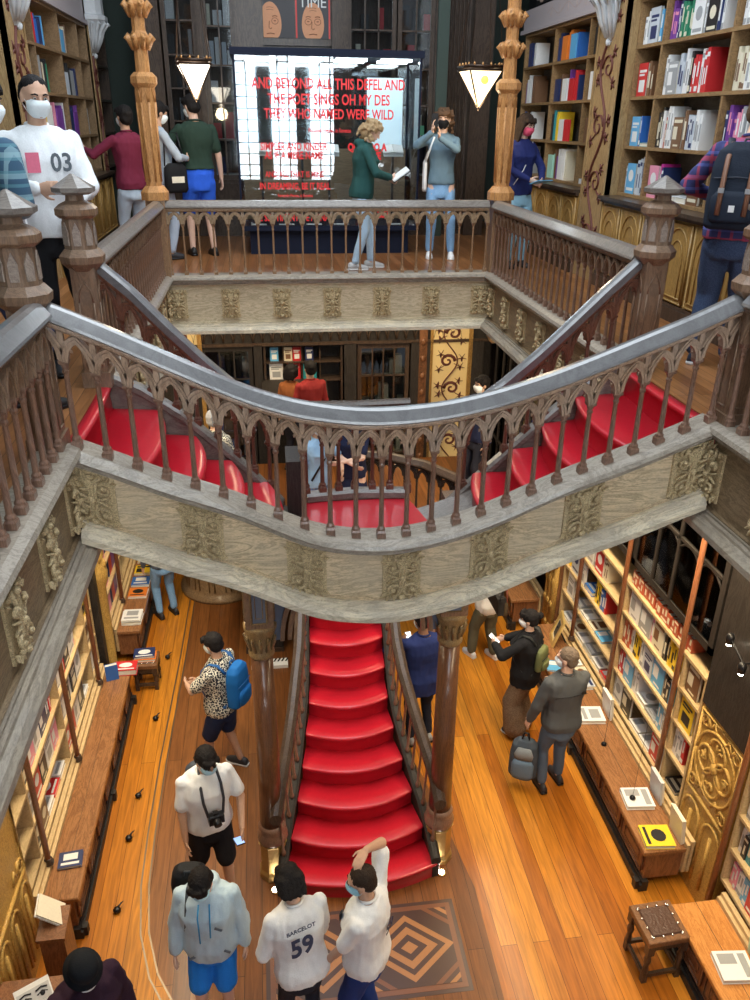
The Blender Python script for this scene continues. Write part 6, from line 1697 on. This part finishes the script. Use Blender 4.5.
def held(name, info, which, label, cat, builder, off=(0, 0, 0), rz=0):
    w = at_hand(info, which); o = empty(name, w+V(off), math.radians(info['face'])+rz, label, cat); builder(o); return o
def phone_parts(o, screen=(.3, .5, .9), tilt=1.2):
    R = Matrix.Rotation(tilt, 4, 'X')
    MB().box((0, 0, 0), (.074, .15, .009), M=R).build('case', M_BLACK, o); MB().box(R @ V((0, 0, .0055)), (.066, .138, .002), M=R).build('screen', glow('phone screen %.1f' % screen[0], screen, .7), o)
def backpack(info, label, rgb, acc, w=.30, hgt=.44, d=.16, name='backpack', zc=1.20, off=0, straps=True, leather=False, handle=True):
    T, M4 = info['T'], info['M']; s = info['s']
    base = T((off, -.20-d*.15, zc-hgt/2))
    o = empty(name, M4 @ base, math.radians(info['face']), label, 'backpack'); o.scale = (s, s, s)
    R = info['R']; Rl = R.to_4x4()
    loc = lambda p: (V(T(p))-base)
    mt = cloth('pack '+label[:12], rgb, .7); ma = plain('strap '+label[:12], acc, .6)
    yb = -.135
    m = MB(); rings = []
    for t, k in ((0, .80), (.04, .95), (.3, 1.0), (.7, .98), (.9, .86), (1.0, .55)):
        zz_ = zc-hgt/2+hgt*t
        rings.append([loc((off+w/2*k*math.copysign(abs(math.cos(a))**.6, math.cos(a)), yb-d/2+(d/2*k)*math.copysign(abs(math.sin(a))**.6, math.sin(a)), zz_)) for a in [2*PI*i/16 for i in range(16)]])
    m.loft(rings); remesh(m, 'bag_body', mt, o, .010, 3, fold=.004, fs=12)
    m = MB(); rings = []
    for t, k in ((0, .8), (.1, 1), (.8, 1), (1, .8)):
        zz_ = zc-hgt*.42+hgt*.36*t
        rings.append([loc((off+w*.38*k*math.cos(a), yb-d+(-.012 if False else 0)+.028*k*math.sin(a)-.004, zz_)) for a in [2*PI*i/14 for i in range(14)]])
    m.loft(rings); m.build('front_pocket', mt, o)
    m = MB(); m.tube([loc((off-w*.4, yb-d*.98, zc+hgt*.08)), loc((off, yb-d-.012, zc+hgt*.10)), loc((off+w*.4, yb-d*.98, zc+hgt*.08))], .005, 5); m.build('zip', ma, o)
    if leather:
        for sx in (-1, 1):
            m = MB(); m.tube([loc((off+sx*w*.22, yb-d*.5, zc+hgt*.50)), loc((off+sx*w*.22, yb-d-.01, zc+hgt*.3)), loc((off+sx*w*.22, yb-d-.03, zc-hgt*.02)), loc((off+sx*w*.22, yb-d-.04, zc-hgt*.34))], .016, 6, flat=.35); m.build('leather_strap', plain('tan leather', (.20, .09, .05), .5), o)
            MB().box(loc((off+sx*w*.22, yb-d-.045, zc-.03)), (.036, .01, .03)).build('buckle', plain('silver buckle', (.7, .7, .7), .3, .9), o)
        MB().box(loc((off, yb-d-.036, zc-hgt*.26)), (.035, .006, .04)).build('white_patch', M_WHITE, o)
    if handle:
        m = MB(); m.tube([loc((off-.03, yb-.02, zc+hgt*.46)), loc((off-.02, yb-.02, zc+hgt*.55)), loc((off+.02, yb-.02, zc+hgt*.55)), loc((off+.03, yb-.02, zc+hgt*.46))], .008, 6); m.build('handle', ma, o)
    if straps:
        for sx in ((-1, 1) if straps is True else (straps,)):
            m = MB(); m.tube([loc((sx*.09, -.14, 1.38)), loc((sx*.115, -.07, 1.475)), loc((sx*.12, .02, 1.475)), loc((sx*.125, .105, 1.38)), loc((sx*.13, .128, 1.28)), loc((sx*.15, .09, 1.14)), loc((sx*.165, -.04, 1.02)), loc((sx*.12, -.14, .99))], .024, 8, flat=.35); m.build('shoulder_strap', ma, o)
    return o
WH = (.80, .82, .84)
FLOR = pattern('black and cream floral', (.72, .68, .56), (.02, .022, .03), 34, .35, 'rings')
FLOR2 = pattern('black and cream floral small', (.65, .62, .50), (.015, .015, .018), 38, .42, 'rings')
DENIM = pattern('blue denim', (.16, .33, .58), (.26, .46, .72), 200, .5, 'noise')
DENIMP = pattern('pale denim', (.42, .60, .78), (.55, .72, .88), 200, .5, 'noise')
PLD = plaid('navy red plaid', (.03, .035, .13), (.45, .05, .08), (.10, .13, .40), 13)
PLDG = plaid('blue green plaid', (.03, .08, .14), (.25, .40, .45), (.10, .25, .30), 16)

# ---- on the gallery
p = person('man03', 'bearded man in white sweatshirt numbered 03, white mask, black trousers, behind left newel', -1.36, 5.72, GZ, 205, 1.83, hair='black', style='balding', top=WH, loose=.02, bottom=(.012, .012, .014), hr=(.10, .27, 1.16), hl=(-.08, .30, 1.06), pr=(.6, -.2, -.5), pl=(-.6, -.2, -.5), head=(8, 12, 0), hem=.84, top_name='sweatshirt', curl=1.4)
F = p['T']
fr_ = lambda xx, zz_, yy_=.150: frame(F((xx, yy_, zz_)), (-1, 0, 0), (0, 0, 1))
text_mesh('printed_number', '03', .14, plain('print grey', (.10, .12, .14), .7), fr_(-.075, 1.285, .152), p['root'], .001, width=.9, bold=.003)
MB().box(F((.085, .148, 1.29)), (.075, .004, .11)).build('pink_print', plain('pink print', (.72, .16, .25), .7), p['root'])
m = MB(); m.tube([F((-.0, 0, 0))*0+p['HR'][0]*0+V(p['HR'][0])-p['HR'][1]*.11+V((.03*math.cos(a), .03*math.sin(a), 0)) for a in [2*PI*i/12 for i in range(13)]], .010, 6)
m = MB(); w_ = V(p['HL'][0])-V(p['HL'][1])*.125-V(p['HL'][2])*.03; m.ell(w_, (.034, .034, .02), 12, 6); m.build('wristwatch', M_BLACK, p['root'])
p = person('leftman', 'man at the left picture edge in white mask, white tee and blue green plaid overshirt', -1.44, 4.86, GZ, 318, 1.78, hair='black', top=WH, bottom=(.03, .05, .14), head=(-14, 8, 0), hl=(-.22, -.02, .80), hr=(.22, -.02, .80), shoes=(.02, .02, .02))
t = p['T']; m = MB(); torso_rings = []
for zz_, rx, ry, yo in TORSO[1:9]: torso_rings.append([t(((rx+.035)*math.cos(a), yo+(ry+.03)*math.sin(a), zz_)) for a in [PI*.62+2*PI*.76*i/18 for i in range(19)]])
m.loft(torso_rings, closed=False, cap=False); m.loft([[v*1.0+V((0, 0, .004)) for v in r] for r in torso_rings], closed=False, cap=False)
for sh, tt in ((p['shl'], -1), (p['shr'], 1)): m.cap(sh, sh+V((tt*.06, 0, -.24)), .078, .075, 12)
m.build('overshirt', PLDG, p['root'])
p = person('green', 'man seen from behind in dark green tee and royal blue shorts by the lantern', -.77, 11.0, GZ, 18, 1.86, skin='fair', hair='black', top=(.022, .045, .032), sleeve='short', loose=.015, bottom=(.03, .13, .75), kind='shorts', hl=(-.22, .28, 1.12), pl=(-.6, -.3, -.2), hr=(.30, .06, .82), feet=((-.12, .06), (.12, -.02)), head=(25, 15, 0), hem=.98, shoes=(.02, .02, .02))
p = person('grey', 'person in pale grey shirt and pale trousers standing behind the left carved column', -1.20, 10.75, GZ, 300, 1.78, hair='black', top=(.40, .46, .54), bottom=(.42, .50, .62), hr=(.10, .30, 1.15), pr=(.6, -.3, -.3), head=(0, 18, 0))
held('paper_cup', p, 'HR', 'small blue and white cup held beside the man in green tee', 'cup', lambda o: (MB().lathe([(.024, -.05), (.032, .05)], 12).build('cup', M_WHITE, o), MB().lathe([(.0285, -.02), (.0325, .03)], 12).build('blue_band', bmat('blue'), o)))
o = empty('shoulder_bag', p['M'] @ V((.24, .08, .78)), math.radians(300), 'black shoulder bag with pale print hanging by the left column', 'bag')
m = MB(); rings = [[V((.06*k*math.cos(a), .15*k*math.sin(a), zz_)) for a in [2*PI*i/14 for i in range(14)]] for zz_, k in ((0, .8), (.04, 1), (.28, .95), (.33, .6))]; m.loft(rings); m.build('bag_body', cloth('bag black', (.012, .012, .014)), o)
m = MB(); m.tube([(.0, .13, .30), (-.06, .08, .66), (-.06, -.08, .66), (0, -.13, .30)], .009, 6); m.build('strap', M_BLACK, o)
MB().box((.062, 0, .15), (.004, .16, .07)).build('print', M_CREAM, o)
p = person('maroon', 'person in maroon shirt and pale jeans reaching to the shelves beside left column', -1.52, 10.45, GZ, 40, 1.72, hair='black', top=(.17, .02, .05), bottom=(.45, .55, .68), hl=(-.35, .35, 1.30), pl=(-.6, 0, -.5))
p = person('curly', 'woman with curly blond hair in dark green hoodie reading an open book at the railing', 1.15, 9.80, GZ, 268, 1.63, skin='fair', hair='blond', style='curly', mask=None, top=(.02, .075, .07), hood=True, loose=.02, bottom=DENIMP, hr=(.10, .34, 1.10), hl=(-.08, .34, 1.08), pr=(.7, -.4, -.3), pl=(-.7, -.4, -.3), head=(0, 28, 0), feet=((-.09, .12), (.10, -.10)), woman=True, top_name='hoodie', shoes=(.5, .5, .5), lean=5)
o = empty('open_book', at_hand(p, 'HR').lerp(at_hand(p, 'HL'), .5)+V((.05, 0, .02)), math.radians(268), 'open white book held by the curly haired woman in green hoodie', 'book')
for s_ in (-1, 1): MB().box((s_*.075, .0, .045), (.15, .21, .012), M=Matrix.Rotation(.6, 4, 'X') @ Matrix.Rotation(s_*.25, 4, 'Y')).build('page_block', M_WHITE, o); MB().box((s_*.078, .0, .034), (.16, .22, .006), M=Matrix.Rotation(.6, 4, 'X') @ Matrix.Rotation(s_*.25, 4, 'Y')).build('cover', M_BLACK, o)
p = person('phonelady', 'woman in grey blue sweater and jeans, black mask, photographing with a phone', 2.24, 10.6, GZ, 172, 1.74, skin='fair', hair='brown', style='curly', mask=(.012, .012, .014), top=(.14, .22, .28), bottom=DENIM, hr=(.15, .30, 1.50), hl=(.06, .27, 1.44), pr=(.9, .1, -.6), pl=(-.9, .1, -.6), head=(-6, 6, 0), woman=True, top_name='sweater', shoes=(.85, .85, .85), feet=((-.16, .03), (.12, .0)), hand_dir_r=(0, .1, 1), hand_dir_l=(.1, .2, 1), hem=.90)
held('mobile_phone', p, 'HR', 'mobile phone held up by the woman in grey blue sweater', 'phone', lambda o: phone_parts(o, (.25, .22, .2), 1.45), off=(-.01, -.03, .02))
o = empty('tote_bag', p['M'] @ V((.21, .02, .82)), math.radians(172), 'white tote bag hanging at the side of the woman photographing', 'bag'); m = MB(); m.loft([[V((.03*k*math.cos(a), .13*k*math.sin(a), zz_)) for a in [2*PI*i/12 for i in range(12)]] for zz_, k in ((0, .9), (.03, 1), (.33, .9), (.36, .5))]); m.build('bag_body', cloth('tote white', (.8, .8, .8)), o); MB().tube([(0, .1, .34), (-.10, .06, .62), (-.10, -.05, .62), (0, -.1, .34)], .012, 6).build('strap', M_WHITE, o)
p = person('pinkmask', 'young woman in navy sweater and pink mask behind the right carved column, holding a leaflet', 3.02, 9.85, GZ, 200, 1.69, skin='fair', hair='dark', style='long', mask=(.85, .12, .22), top=(.02, .03, .14), bottom=(.30, .55, .72), kind='loose', hr=(.06, .28, 1.05), hl=(-.10, .30, 1.04), pr=(.7, -.2, -.4), pl=(-.7, -.2, -.4), head=(12, 18, 0), woman=True, top_name='sweater')
held('leaflet', p, 'HL', 'blue leaflet held by the young woman in pink mask', 'leaflet', lambda o: MB().box((0, .04, .03), (.22, .15, .008), M=Matrix.Rotation(.3, 4, 'X')).build('sheet', bmat('sky'), o))
q = MB(); t = p['T']; q.tube([t((-.12, .05, 1.46)), t((-.04, .125, 1.32)), t((.05, .135, 1.15)), t((.15, .09, .98))], .006, 5); q.build('bag_strap', M_WHITE, p['root'])
p = person('packman', 'man in plaid shirt and jeans seen from behind at the right picture edge', 3.22, 5.42, GZ, 322, 1.80, skin='fair', hair='brown', top=PLD, loose=.02, bottom=pattern('dark denim', (.03, .05, .11), (.05, .08, .16), 150, .5, 'noise'), kind='loose', hl=(-.22, .30, 1.10), pl=(-.7, -.2, -.4), hr=(.25, .25, 1.05), pr=(.7, -.2, -.3), head=(-15, 25, 0), shoes=(.03, .04, .07), soles=True, lean=6)
backpack(p, 'dark navy rucksack with brown leather straps worn by the man in plaid', (.012, .018, .032), (.02, .025, .04), .36, .52, .18, leather=True, zc=1.18)

# ---- on the stairs and the landing beyond
m = MB(); m.bb(-.95, 1.4, 8.5, 9.4, 1.62, 1.75).bb(-.95, 3.1, 9.4, 11.2, 1.62, 1.75); part(m, 'middle_landing', M_FLOORC)
person('greylady', 'grey haired woman in black and cream floral blouse seen through the left railing', -.66, 8.95, 1.75, 330, 1.62, skin='fair', hair='grey', style='short', mask=(.85, .85, .85), top=FLOR2, bottom=(.02, .02, .03), kind='loose', woman=True, top_name='blouse', loose=.03)
p = person('bluetop', 'person in pale blue tee with dark crossbody strap seen between the centre balusters', .50, 8.6, 1.75, 215, 1.62, hair='grey', style='bob', top=(.30, .48, .70), sleeve='short', bottom=(.10, .16, .28), woman=True, hl=(-.15, .3, 1.1), pl=(-.6, -.2, -.3))
q = MB(); t = p['T']; q.tube([t((-.12, .05, 1.48)), t((.0, .145, 1.25)), t((.17, .09, .98))], .014, 6, flat=.4); q.build('bag_strap', M_BLACK, p['root'])
person('navydress', 'woman in navy dress with folded bare arms behind the bridge rail', .93, 8.75, 1.75, 160, 1.68, skin='fair', hair='black', style='long', top=(.015, .02, .055), sleeve='short', bottom=(.015, .02, .055), kind='dress', woman=True, hl=(.08, .24, 1.12), hr=(-.06, .24, 1.10), pl=(-.7, 0, -.4), pr=(.7, 0, -.4))
person('darkhead', 'dark haired man in navy with white mask beyond the right upper flight', 2.70, 9.72, 1.75, 110, 1.70, hair='black', top=(.015, .02, .06), bottom=(.02, .02, .03))
person('reader', 'dark haired person in red top at the far wall canopy', .55, 10.8, 1.75, 20, 1.66, hair='black', mask=None, top=(.30, .03, .03), bottom=(.02, .02, .03))
person('readertwo', 'second person at the far wall canopy, left of the one in red', .30, 10.95, 1.75, 330, 1.58, hair='black', style='bob', top=(.35, .12, .04), bottom=(.02, .02, .03), woman=True)

# ---- on the ground floor
p = person('floral', 'man in black and cream floral shirt, navy shorts and blue backpack, white mask', -.66, 6.80, 0, 62, 1.75, hair='black', top=FLOR, sleeve='short', loose=.035, bottom=(.015, .025, .07), kind='shorts', hl=(-.08, .34, 1.10), pl=(-.7, .1, -.5), hr=(.06, .30, 1.08), pr=(.7, 0, -.5), feet=((-.10, .12), (.13, -.10)), head=(-8, 18, 0), soles=True, hem=.84)
backpack(p, 'bright blue hiking backpack on the man in floral shirt', (.01, .13, .42), (.01, .10, .30), .30, .48, .16, zc=1.22)
p = person('camera', 'man in white tee and black shorts with camera on his chest, blue mask', -.70, 5.25, 0, 198, 1.74, hair='black', style='shag', mask=(.45, .70, .85), top=WH, sleeve='short', loose=.03, bottom=(.012, .012, .016), kind='shorts', hr=(.24, .12, .84), hl=(-.22, .26, .98), pl=(-.5, -.5, -.2), feet=((-.10, .18), (.14, -.12)), head=(14, 26, 0), hem=.88)
t = p['T']; cm = empty('camera', p['M'] @ V((-.02, .205, 1.12)), math.radians(198), 'black camera hanging on the chest of the man in white tee', 'camera')
MB().bev(-.065, .065, -.03, .03, -.045, .045, .01).build('camera_body', M_BLACK, cm); MB().lathe([(.034, 0), (.036, .04), (.032, .075), (.026, .075)], 16).build('lens', M_BLACK, cm); cm.children[-1].rotation_euler = (-1.9, 0, 0); MB().bb(-.02, .02, -.02, .02, .045, .065).build('viewfinder', M_BLACK, cm)
for sg in (-1, 1): m = MB(); m.tube([V((sg*.062, 0, .03)), V((sg*.085, -.03, .16)), V((sg*.085, -.085, .28)), V((sg*.07, -.18, .385)), V((sg*.03, -.27, .40))], .012, 6, flat=.4); m.build('neck_strap', plain('camera strap', (.03, .03, .04), .6), cm)
held('mobile_phone', p, 'HL', 'phone with bright blue screen in the hand of the camera man', 'phone', lambda o: phone_parts(o, (.35, .55, .95), .4))
o = backpack(p, 'dark grey slim backpack on the camera man', (.06, .07, .09), (.03, .03, .035), .28, .42, .12, zc=1.2, straps=False)
p = person('hoodie', 'young man in pale blue hoodie and bright blue shorts, head bowed, blue mask', -.63, 4.14, 0, 176, 1.67, skin='fair', hair='black', style='shag', mask=(.50, .78, .90), top=(.50, .64, .73), hood=True, loose=.045, bottom=(.02, .22, .75), kind='shorts', head=(-8, 34, 0), hr=(.28, .08, .80), hl=(-.27, .02, .84), feet=((-.11, .05), (.10, .12)), shoes=(.7, .62, .50), top_name='hoodie', hem=.80)
t = p['T']
for sg, ln in ((-1, .20), (1, .26)): MB().tube([t((sg*.04, .115, 1.44)), t((sg*.045, .175, 1.36)), t((sg*.04, .195, 1.38-ln))], .006, 6).build('drawstring', plain('blue cord', (.02, .28, .60), .6), p['root'])
for (xx, zz_, w_) in ((.12, .93, .05), (-.15, .99, .05), (-.10, 1.24, .06)): MB().box(t((xx, .175, zz_)), (w_, .006, .022), M=Matrix.Rotation(.6 if xx > 0 else -.5, 4, 'Y')).build('dark_print', plain('print slate', (.12, .16, .20), .7), p['root'])
o = backpack(p, 'black backpack slung on the shoulder of the young man in pale blue hoodie', (.012, .013, .016), (.02, .03, .045), .30, .46, .18, zc=1.22, off=.16, straps=1)
p = person('number59', 'person with black bobbed hair seen from behind in white shirt numbered 59', .03, 3.84, 0, 20, 1.69, skin='fair', hair='black', style='bob', top=(.80, .81, .82), loose=.035, bottom=(.02, .025, .04), head=(-4, 28, 0), lean=12, hr=(.25, .22, .86), hl=(-.20, .22, .92), hem=.86, top_name='sweatshirt')
t = p['T']; Rt = p['R']
def back_text(p, body, size, xx, zz_, yy_, mat, **k):
    t = p['T']; o = t((xx, yy_, zz_)); xa = p['R'] @ V((1, 0, 0)); ya = p['R'] @ V((0, 0, 1)); return text_mesh('printed_text', body, size, mat, frame(o, xa, ya), p['root'], .001, **k)
PRN = plain('print navy', (.03, .04, .09), .7)
back_text(p, '59', .20, -.03, 1.24, -.178, PRN, bold=.006, width=.9); back_text(p, 'BARCELOT', .045, -.02, 1.375, -.166, PRN, bold=.001)
MB().box(t((.215, -.01, 1.36)), (.012, .05, .07)).build('pink_patch', plain('pink print', (.72, .16, .25), .7), p['root'])
p = person('scratch', 'man with cropped hair in white tee and blue jeans scratching his head, blue mask', .50, 3.86, 0, 58, 1.77, hair='dark', style='cropped', mask=(.35, .65, .80), top=WH, sleeve='short', loose=.03, bottom=(.02, .05, .22), kind='loose', head=(22, 14, 0), hr=(.10, .05, 1.80), pr=(.9, .1, .6), hand_dir_r=(-.9, .1, -.15), hl=(-.17, .22, .90), pl=(-.8, -.5, 0), shoes=(.8, .8, .8), hem=.84)
back_text(p, '59', .12, .03, 1.24, -.168, PRN, bold=.003)
MB().box(p['T']((-.10, .146, 1.33)), (.05, .006, .07)).build('dark_badge', M_BLACK, p['root'])
# sleeve of the raised arm reaches the forearm
p = person('hat', 'person in black hat and dark plum coat at the bottom left picture edge', -1.36, 3.52, 0, 215, 1.70, skin='fair', hair='dark', style='cap', mask=(.75, .80, .85), top=(.03, .012, .028), loose=.05, bottom=(.02, .015, .02), head=(0, 25, 0), top_name='coat')
p = person('navy', 'man in navy shirt seen from behind beyond the lower stair railing', 1.50, 7.0, 0, 12, 1.72, skin='brown', hair='black', style='short', top=(.018, .03, .12), loose=.03, bottom=(.012, .016, .03), hl=(-.14, .30, 1.22), hr=(.16, .32, 1.20), pr=(.9, -.1, -.2), pl=(-.9, -.1, -.2), shoes=(.3, .3, .3), head=(10, 20, 0), hem=.74)
held('mobile_phone', p, 'HL', 'phone held before the man in navy shirt', 'phone', lambda o: phone_parts(o, (.8, .85, .9), .8))
p = person('blouse', 'woman in white peplum blouse and olive trousers with white sneakers under the bridge', 2.63, 8.45, 0, 25, 1.62, skin='fair', hair='dark', style='bun', top=(.78, .78, .78), loose=.03, bottom=(.12, .115, .075), kind='loose', shoes=(.85, .85, .85), hl=(-.14, .28, 1.12), hr=(.24, .16, 1.0), pr=(.8, -.3, -.2), woman=True, top_name='blouse', feet=((-.13, .12), (.12, -.08)), hem=.80)
o = empty('handbag', p['M'] @ V((.30, .05, .62)), math.radians(25), 'brown handbag with pink strap beside the woman in white blouse', 'bag'); MB().loft([[V((.05*k*math.cos(a), .13*k*math.sin(a), zz_)) for a in [2*PI*i/12 for i in range(12)]] for zz_, k in ((0, .9), (.03, 1), (.22, .9), (.25, .6))]).build('bag_body', cloth('bag brown', (.10, .07, .04)), o); MB().tube([(0, .11, .22), (-.04, .08, .70), (-.04, -.08, .70), (0, -.11, .22)], .011, 6).build('strap', plain('rose strap', (.50, .20, .17), .6), o)
p = person('blacktop', 'woman in black top and wide brown trousers with hair bun and white mask', 2.68, 7.02, 0, 48, 1.64, skin='fair', hair='black', style='bun', mask=(.88, .88, .88), top=(.012, .012, .013), loose=.045, bottom=pattern('brown tweed', (.16, .10, .06), (.24, .165, .10), 90, .5, 'noise'), kind='wide', hl=(-.13, .36, 1.22), hr=(.12, .34, 1.18), pr=(.8, -.2, -.3), pl=(-.8, -.2, -.3), head=(15, 8, 0), woman=True, soles=True, hem=.78)
held('mobile_phone', p, 'HL', 'white phone held by the woman in black top', 'phone', lambda o: phone_parts(o, (.85, .85, .88), .6))
backpack(p, 'small olive backpack worn by the woman in black top', (.17, .19, .08), (.02, .022, .02), .24, .30, .10, zc=1.18)
p = person('jacket', 'man in grey zip jacket and slate jeans holding a backpack, by the long right counter', 2.76, 6.10, 0, 8, 1.80, skin='fair', hair='greybrown', style='cropped', mask=(.75, .80, .85), top=(.085, .09, .095), loose=.025, bottom=(.10, .14, .20), hl=(-.30, .12, .80), hr=(.10, .30, 1.10), pr=(.35, -.3, -.8), head=(42, 6, 0), feet=((-.10, .03), (.12, .10)), top_name='jacket', hem=.84)
t = p['T']; m = MB(); m.tube([t((-.17, -.135, 1.30)), t((0, -.158, 1.31)), t((.17, -.135, 1.30))], .004, 5); m.build('yoke_seam', M_BLACK, p['root']); MB().box(t((.12, -.154, 1.33)), (.04, .006, .03)).build('black_logo_patch', M_BLACK, p['root'])
hw = at_hand(p, 'HL'); o = empty('backpack', (hw.x-.02, hw.y-.03, .17), math.radians(-25), 'grey and slate blue backpack hanging from the hand of the man in grey jacket', 'backpack')
m = MB(); m.loft([[V((.15*k*math.copysign(abs(math.cos(a))**.6, math.cos(a)), .09*k*math.copysign(abs(math.sin(a))**.6, math.sin(a)), zz_)) for a in [2*PI*i/16 for i in range(16)]] for zz_, k in ((0, .8), (.04, 1), (.28, 1), (.42, .85), (.48, .5))]); remesh(m, 'bag_body', cloth('pack slate', (.06, .075, .095)), o, .011, 3, fold=.005, fs=12)
m = MB(); m.loft([[V((.115*k*math.cos(a), -.088+.035*k*math.sin(a), zz_)) for a in [2*PI*i/14 for i in range(14)]] for zz_, k in ((.03, .85), (.08, 1), (.22, 1), (.27, .8))]); m.build('front_pocket', cloth('pack pocket', (.13, .19, .26)), o)
m = MB(); m.loft([[V((.10*k*math.cos(a), -.085+.025*k*math.sin(a), zz_)) for a in [2*PI*i/14 for i in range(14)]] for zz_, k in ((.28, .9), (.34, 1), (.42, .7))]); m.build('top_pocket', cloth('pack grey', (.22, .24, .25)), o)
MB().tube([(-.04, 0, .46), (-.02, 0, .56), (.02, 0, .56), (.04, 0, .46)], .011, 6).build('handle', M_BLACK, o)
for s_ in (-1, 1): MB().tube([(s_*.07, .09, .42), (s_*.09, .15, .3), (s_*.09, .15, .12), (s_*.10, .08, .03)], .018, 6, flat=.4).build('shoulder_strap', M_BLACK, o)
MB().tube([(.1, .1, .1), (.13, .12, -.02), (.12, .12, -.15)], .007, 5).build('loose_webbing', M_BLACK, o)
person('browndress', 'person in slate top and brown dress half hidden behind the right column', 2.10, 9.02, 0, 60, 1.58, hair='dark', style='bob', top=(.10, .12, .17), bottom=(.13, .075, .05), kind='dress', woman=True, shoes=(.3, .18, .12))
person('legs', 'person in jeans and black shoes mostly hidden under the left gallery', -1.60, 9.95, 0, 30, 1.70, hair='dark', top=(.10, .12, .16), bottom=DENIM)
# ------------------------------------------------------------------ light and camera
wd = bpy.data.worlds.new('World'); S.world = wd; wd.use_nodes = True
wd.node_tree.nodes['Background'].inputs[0].default_value = (.80, .88, 1.0, 1)
wd.node_tree.nodes['Background'].inputs[1].default_value = .28
def area(name, loc, rot, sx, sy, power, col=(1, 1, 1), spread=None):
    l = bpy.data.lights.new(name, 'AREA'); l.shape = 'RECTANGLE'; l.size = sx; l.size_y = sy; l.energy = power; l.color = col
    if spread: l.spread = spread
    o = bpy.data.objects.new(name, l); COL.objects.link(o); o.location = loc; o.rotation_euler = rot; return o
def spot(name, loc, target, power, col=(1, .85, .65), ang=70, size=.05, blend=.6):
    l = bpy.data.lights.new(name, 'SPOT'); l.energy = power; l.color = col; l.spot_size = math.radians(ang); l.spot_blend = blend; l.shadow_soft_size = size
    o = bpy.data.objects.new(name, l); COL.objects.link(o); o.location = loc
    o.rotation_euler = (V(target)-V(loc)).to_track_quat('-Z', 'Y').to_euler(); return o
# roof skylight
area('skylight', (.75, 6.0, 10.2), (0, 0, 0), 3.6, 8, 420, (.84, .93, 1))
# tall leaded window of the street front, behind the viewer
wn = MB().bb(-.9, 2.4, -4.02, -4.0, 4.6, 11.5).build('window_1', glow('street window daylight', (.86, .94, 1), 11), kind='structure')
m = MB()
for i in range(12): x = -.9+i*.3; m.bb(x-.02, x+.02, -3.995, -3.96, 4.6, 11.5)
for i in range(23): z = 4.6+i*.3; m.bb(-.9, 2.4, -3.995, -3.965, z-.015, z+.015)
for x in (-.9, .2, 1.3, 2.4): m.bb(x-.2, x+.2, -4.0, -3.9, 4.5, 11.6)
m.build('window_2', M_BLACK, kind='structure')
MB().bb(-3, 4.5, -4.3, -4.1, 0, 12).build('wall_front', W_DARK, kind='structure')
# warm fittings on the underside of the galleries
area('gallery_lamp_right', (3.0, 6.5, 4.35), (0, math.radians(-22), 0), .4, 4.5, 190, (1, .80, .52))
area('gallery_lamp_right_front', (3.0, 2.9, 4.35), (0, math.radians(-18), 0), .4, 2.4, 85, (1, .80, .52))
area('gallery_lamp_left', (-1.5, 6.6, 4.35), (0, math.radians(22), 0), .4, 5.0, 190, (1, .82, .55))
area('gallery_lamp_back', (.75, 10.6, 4.35), (math.radians(5), 0, 0), 4, .8, 60, (1, .80, .52))

cam = bpy.data.cameras.new('Camera'); co = bpy.data.objects.new('Camera', cam); COL.objects.link(co)
F = 802.284
R = Matrix(((0.9913692, 0.04623212, -0.12267721), (-0.13066722, 0.42438926, -0.89600214), (0.01063881, 0.90429882, 0.42676746)))
co.matrix_world = Matrix.Translation((0, 0, 6.4)) @ R.to_4x4()
cam.sensor_fit = 'VERTICAL'; cam.sensor_height = 24; cam.lens = F/1000*24
cam.clip_start = .05
S.camera = co
S.view_settings.view_transform = 'Standard'; S.view_settings.look = 'None'; S.view_settings.gamma = 1
S.view_settings.use_curve_mapping = False; S.view_settings.exposure = 0.28
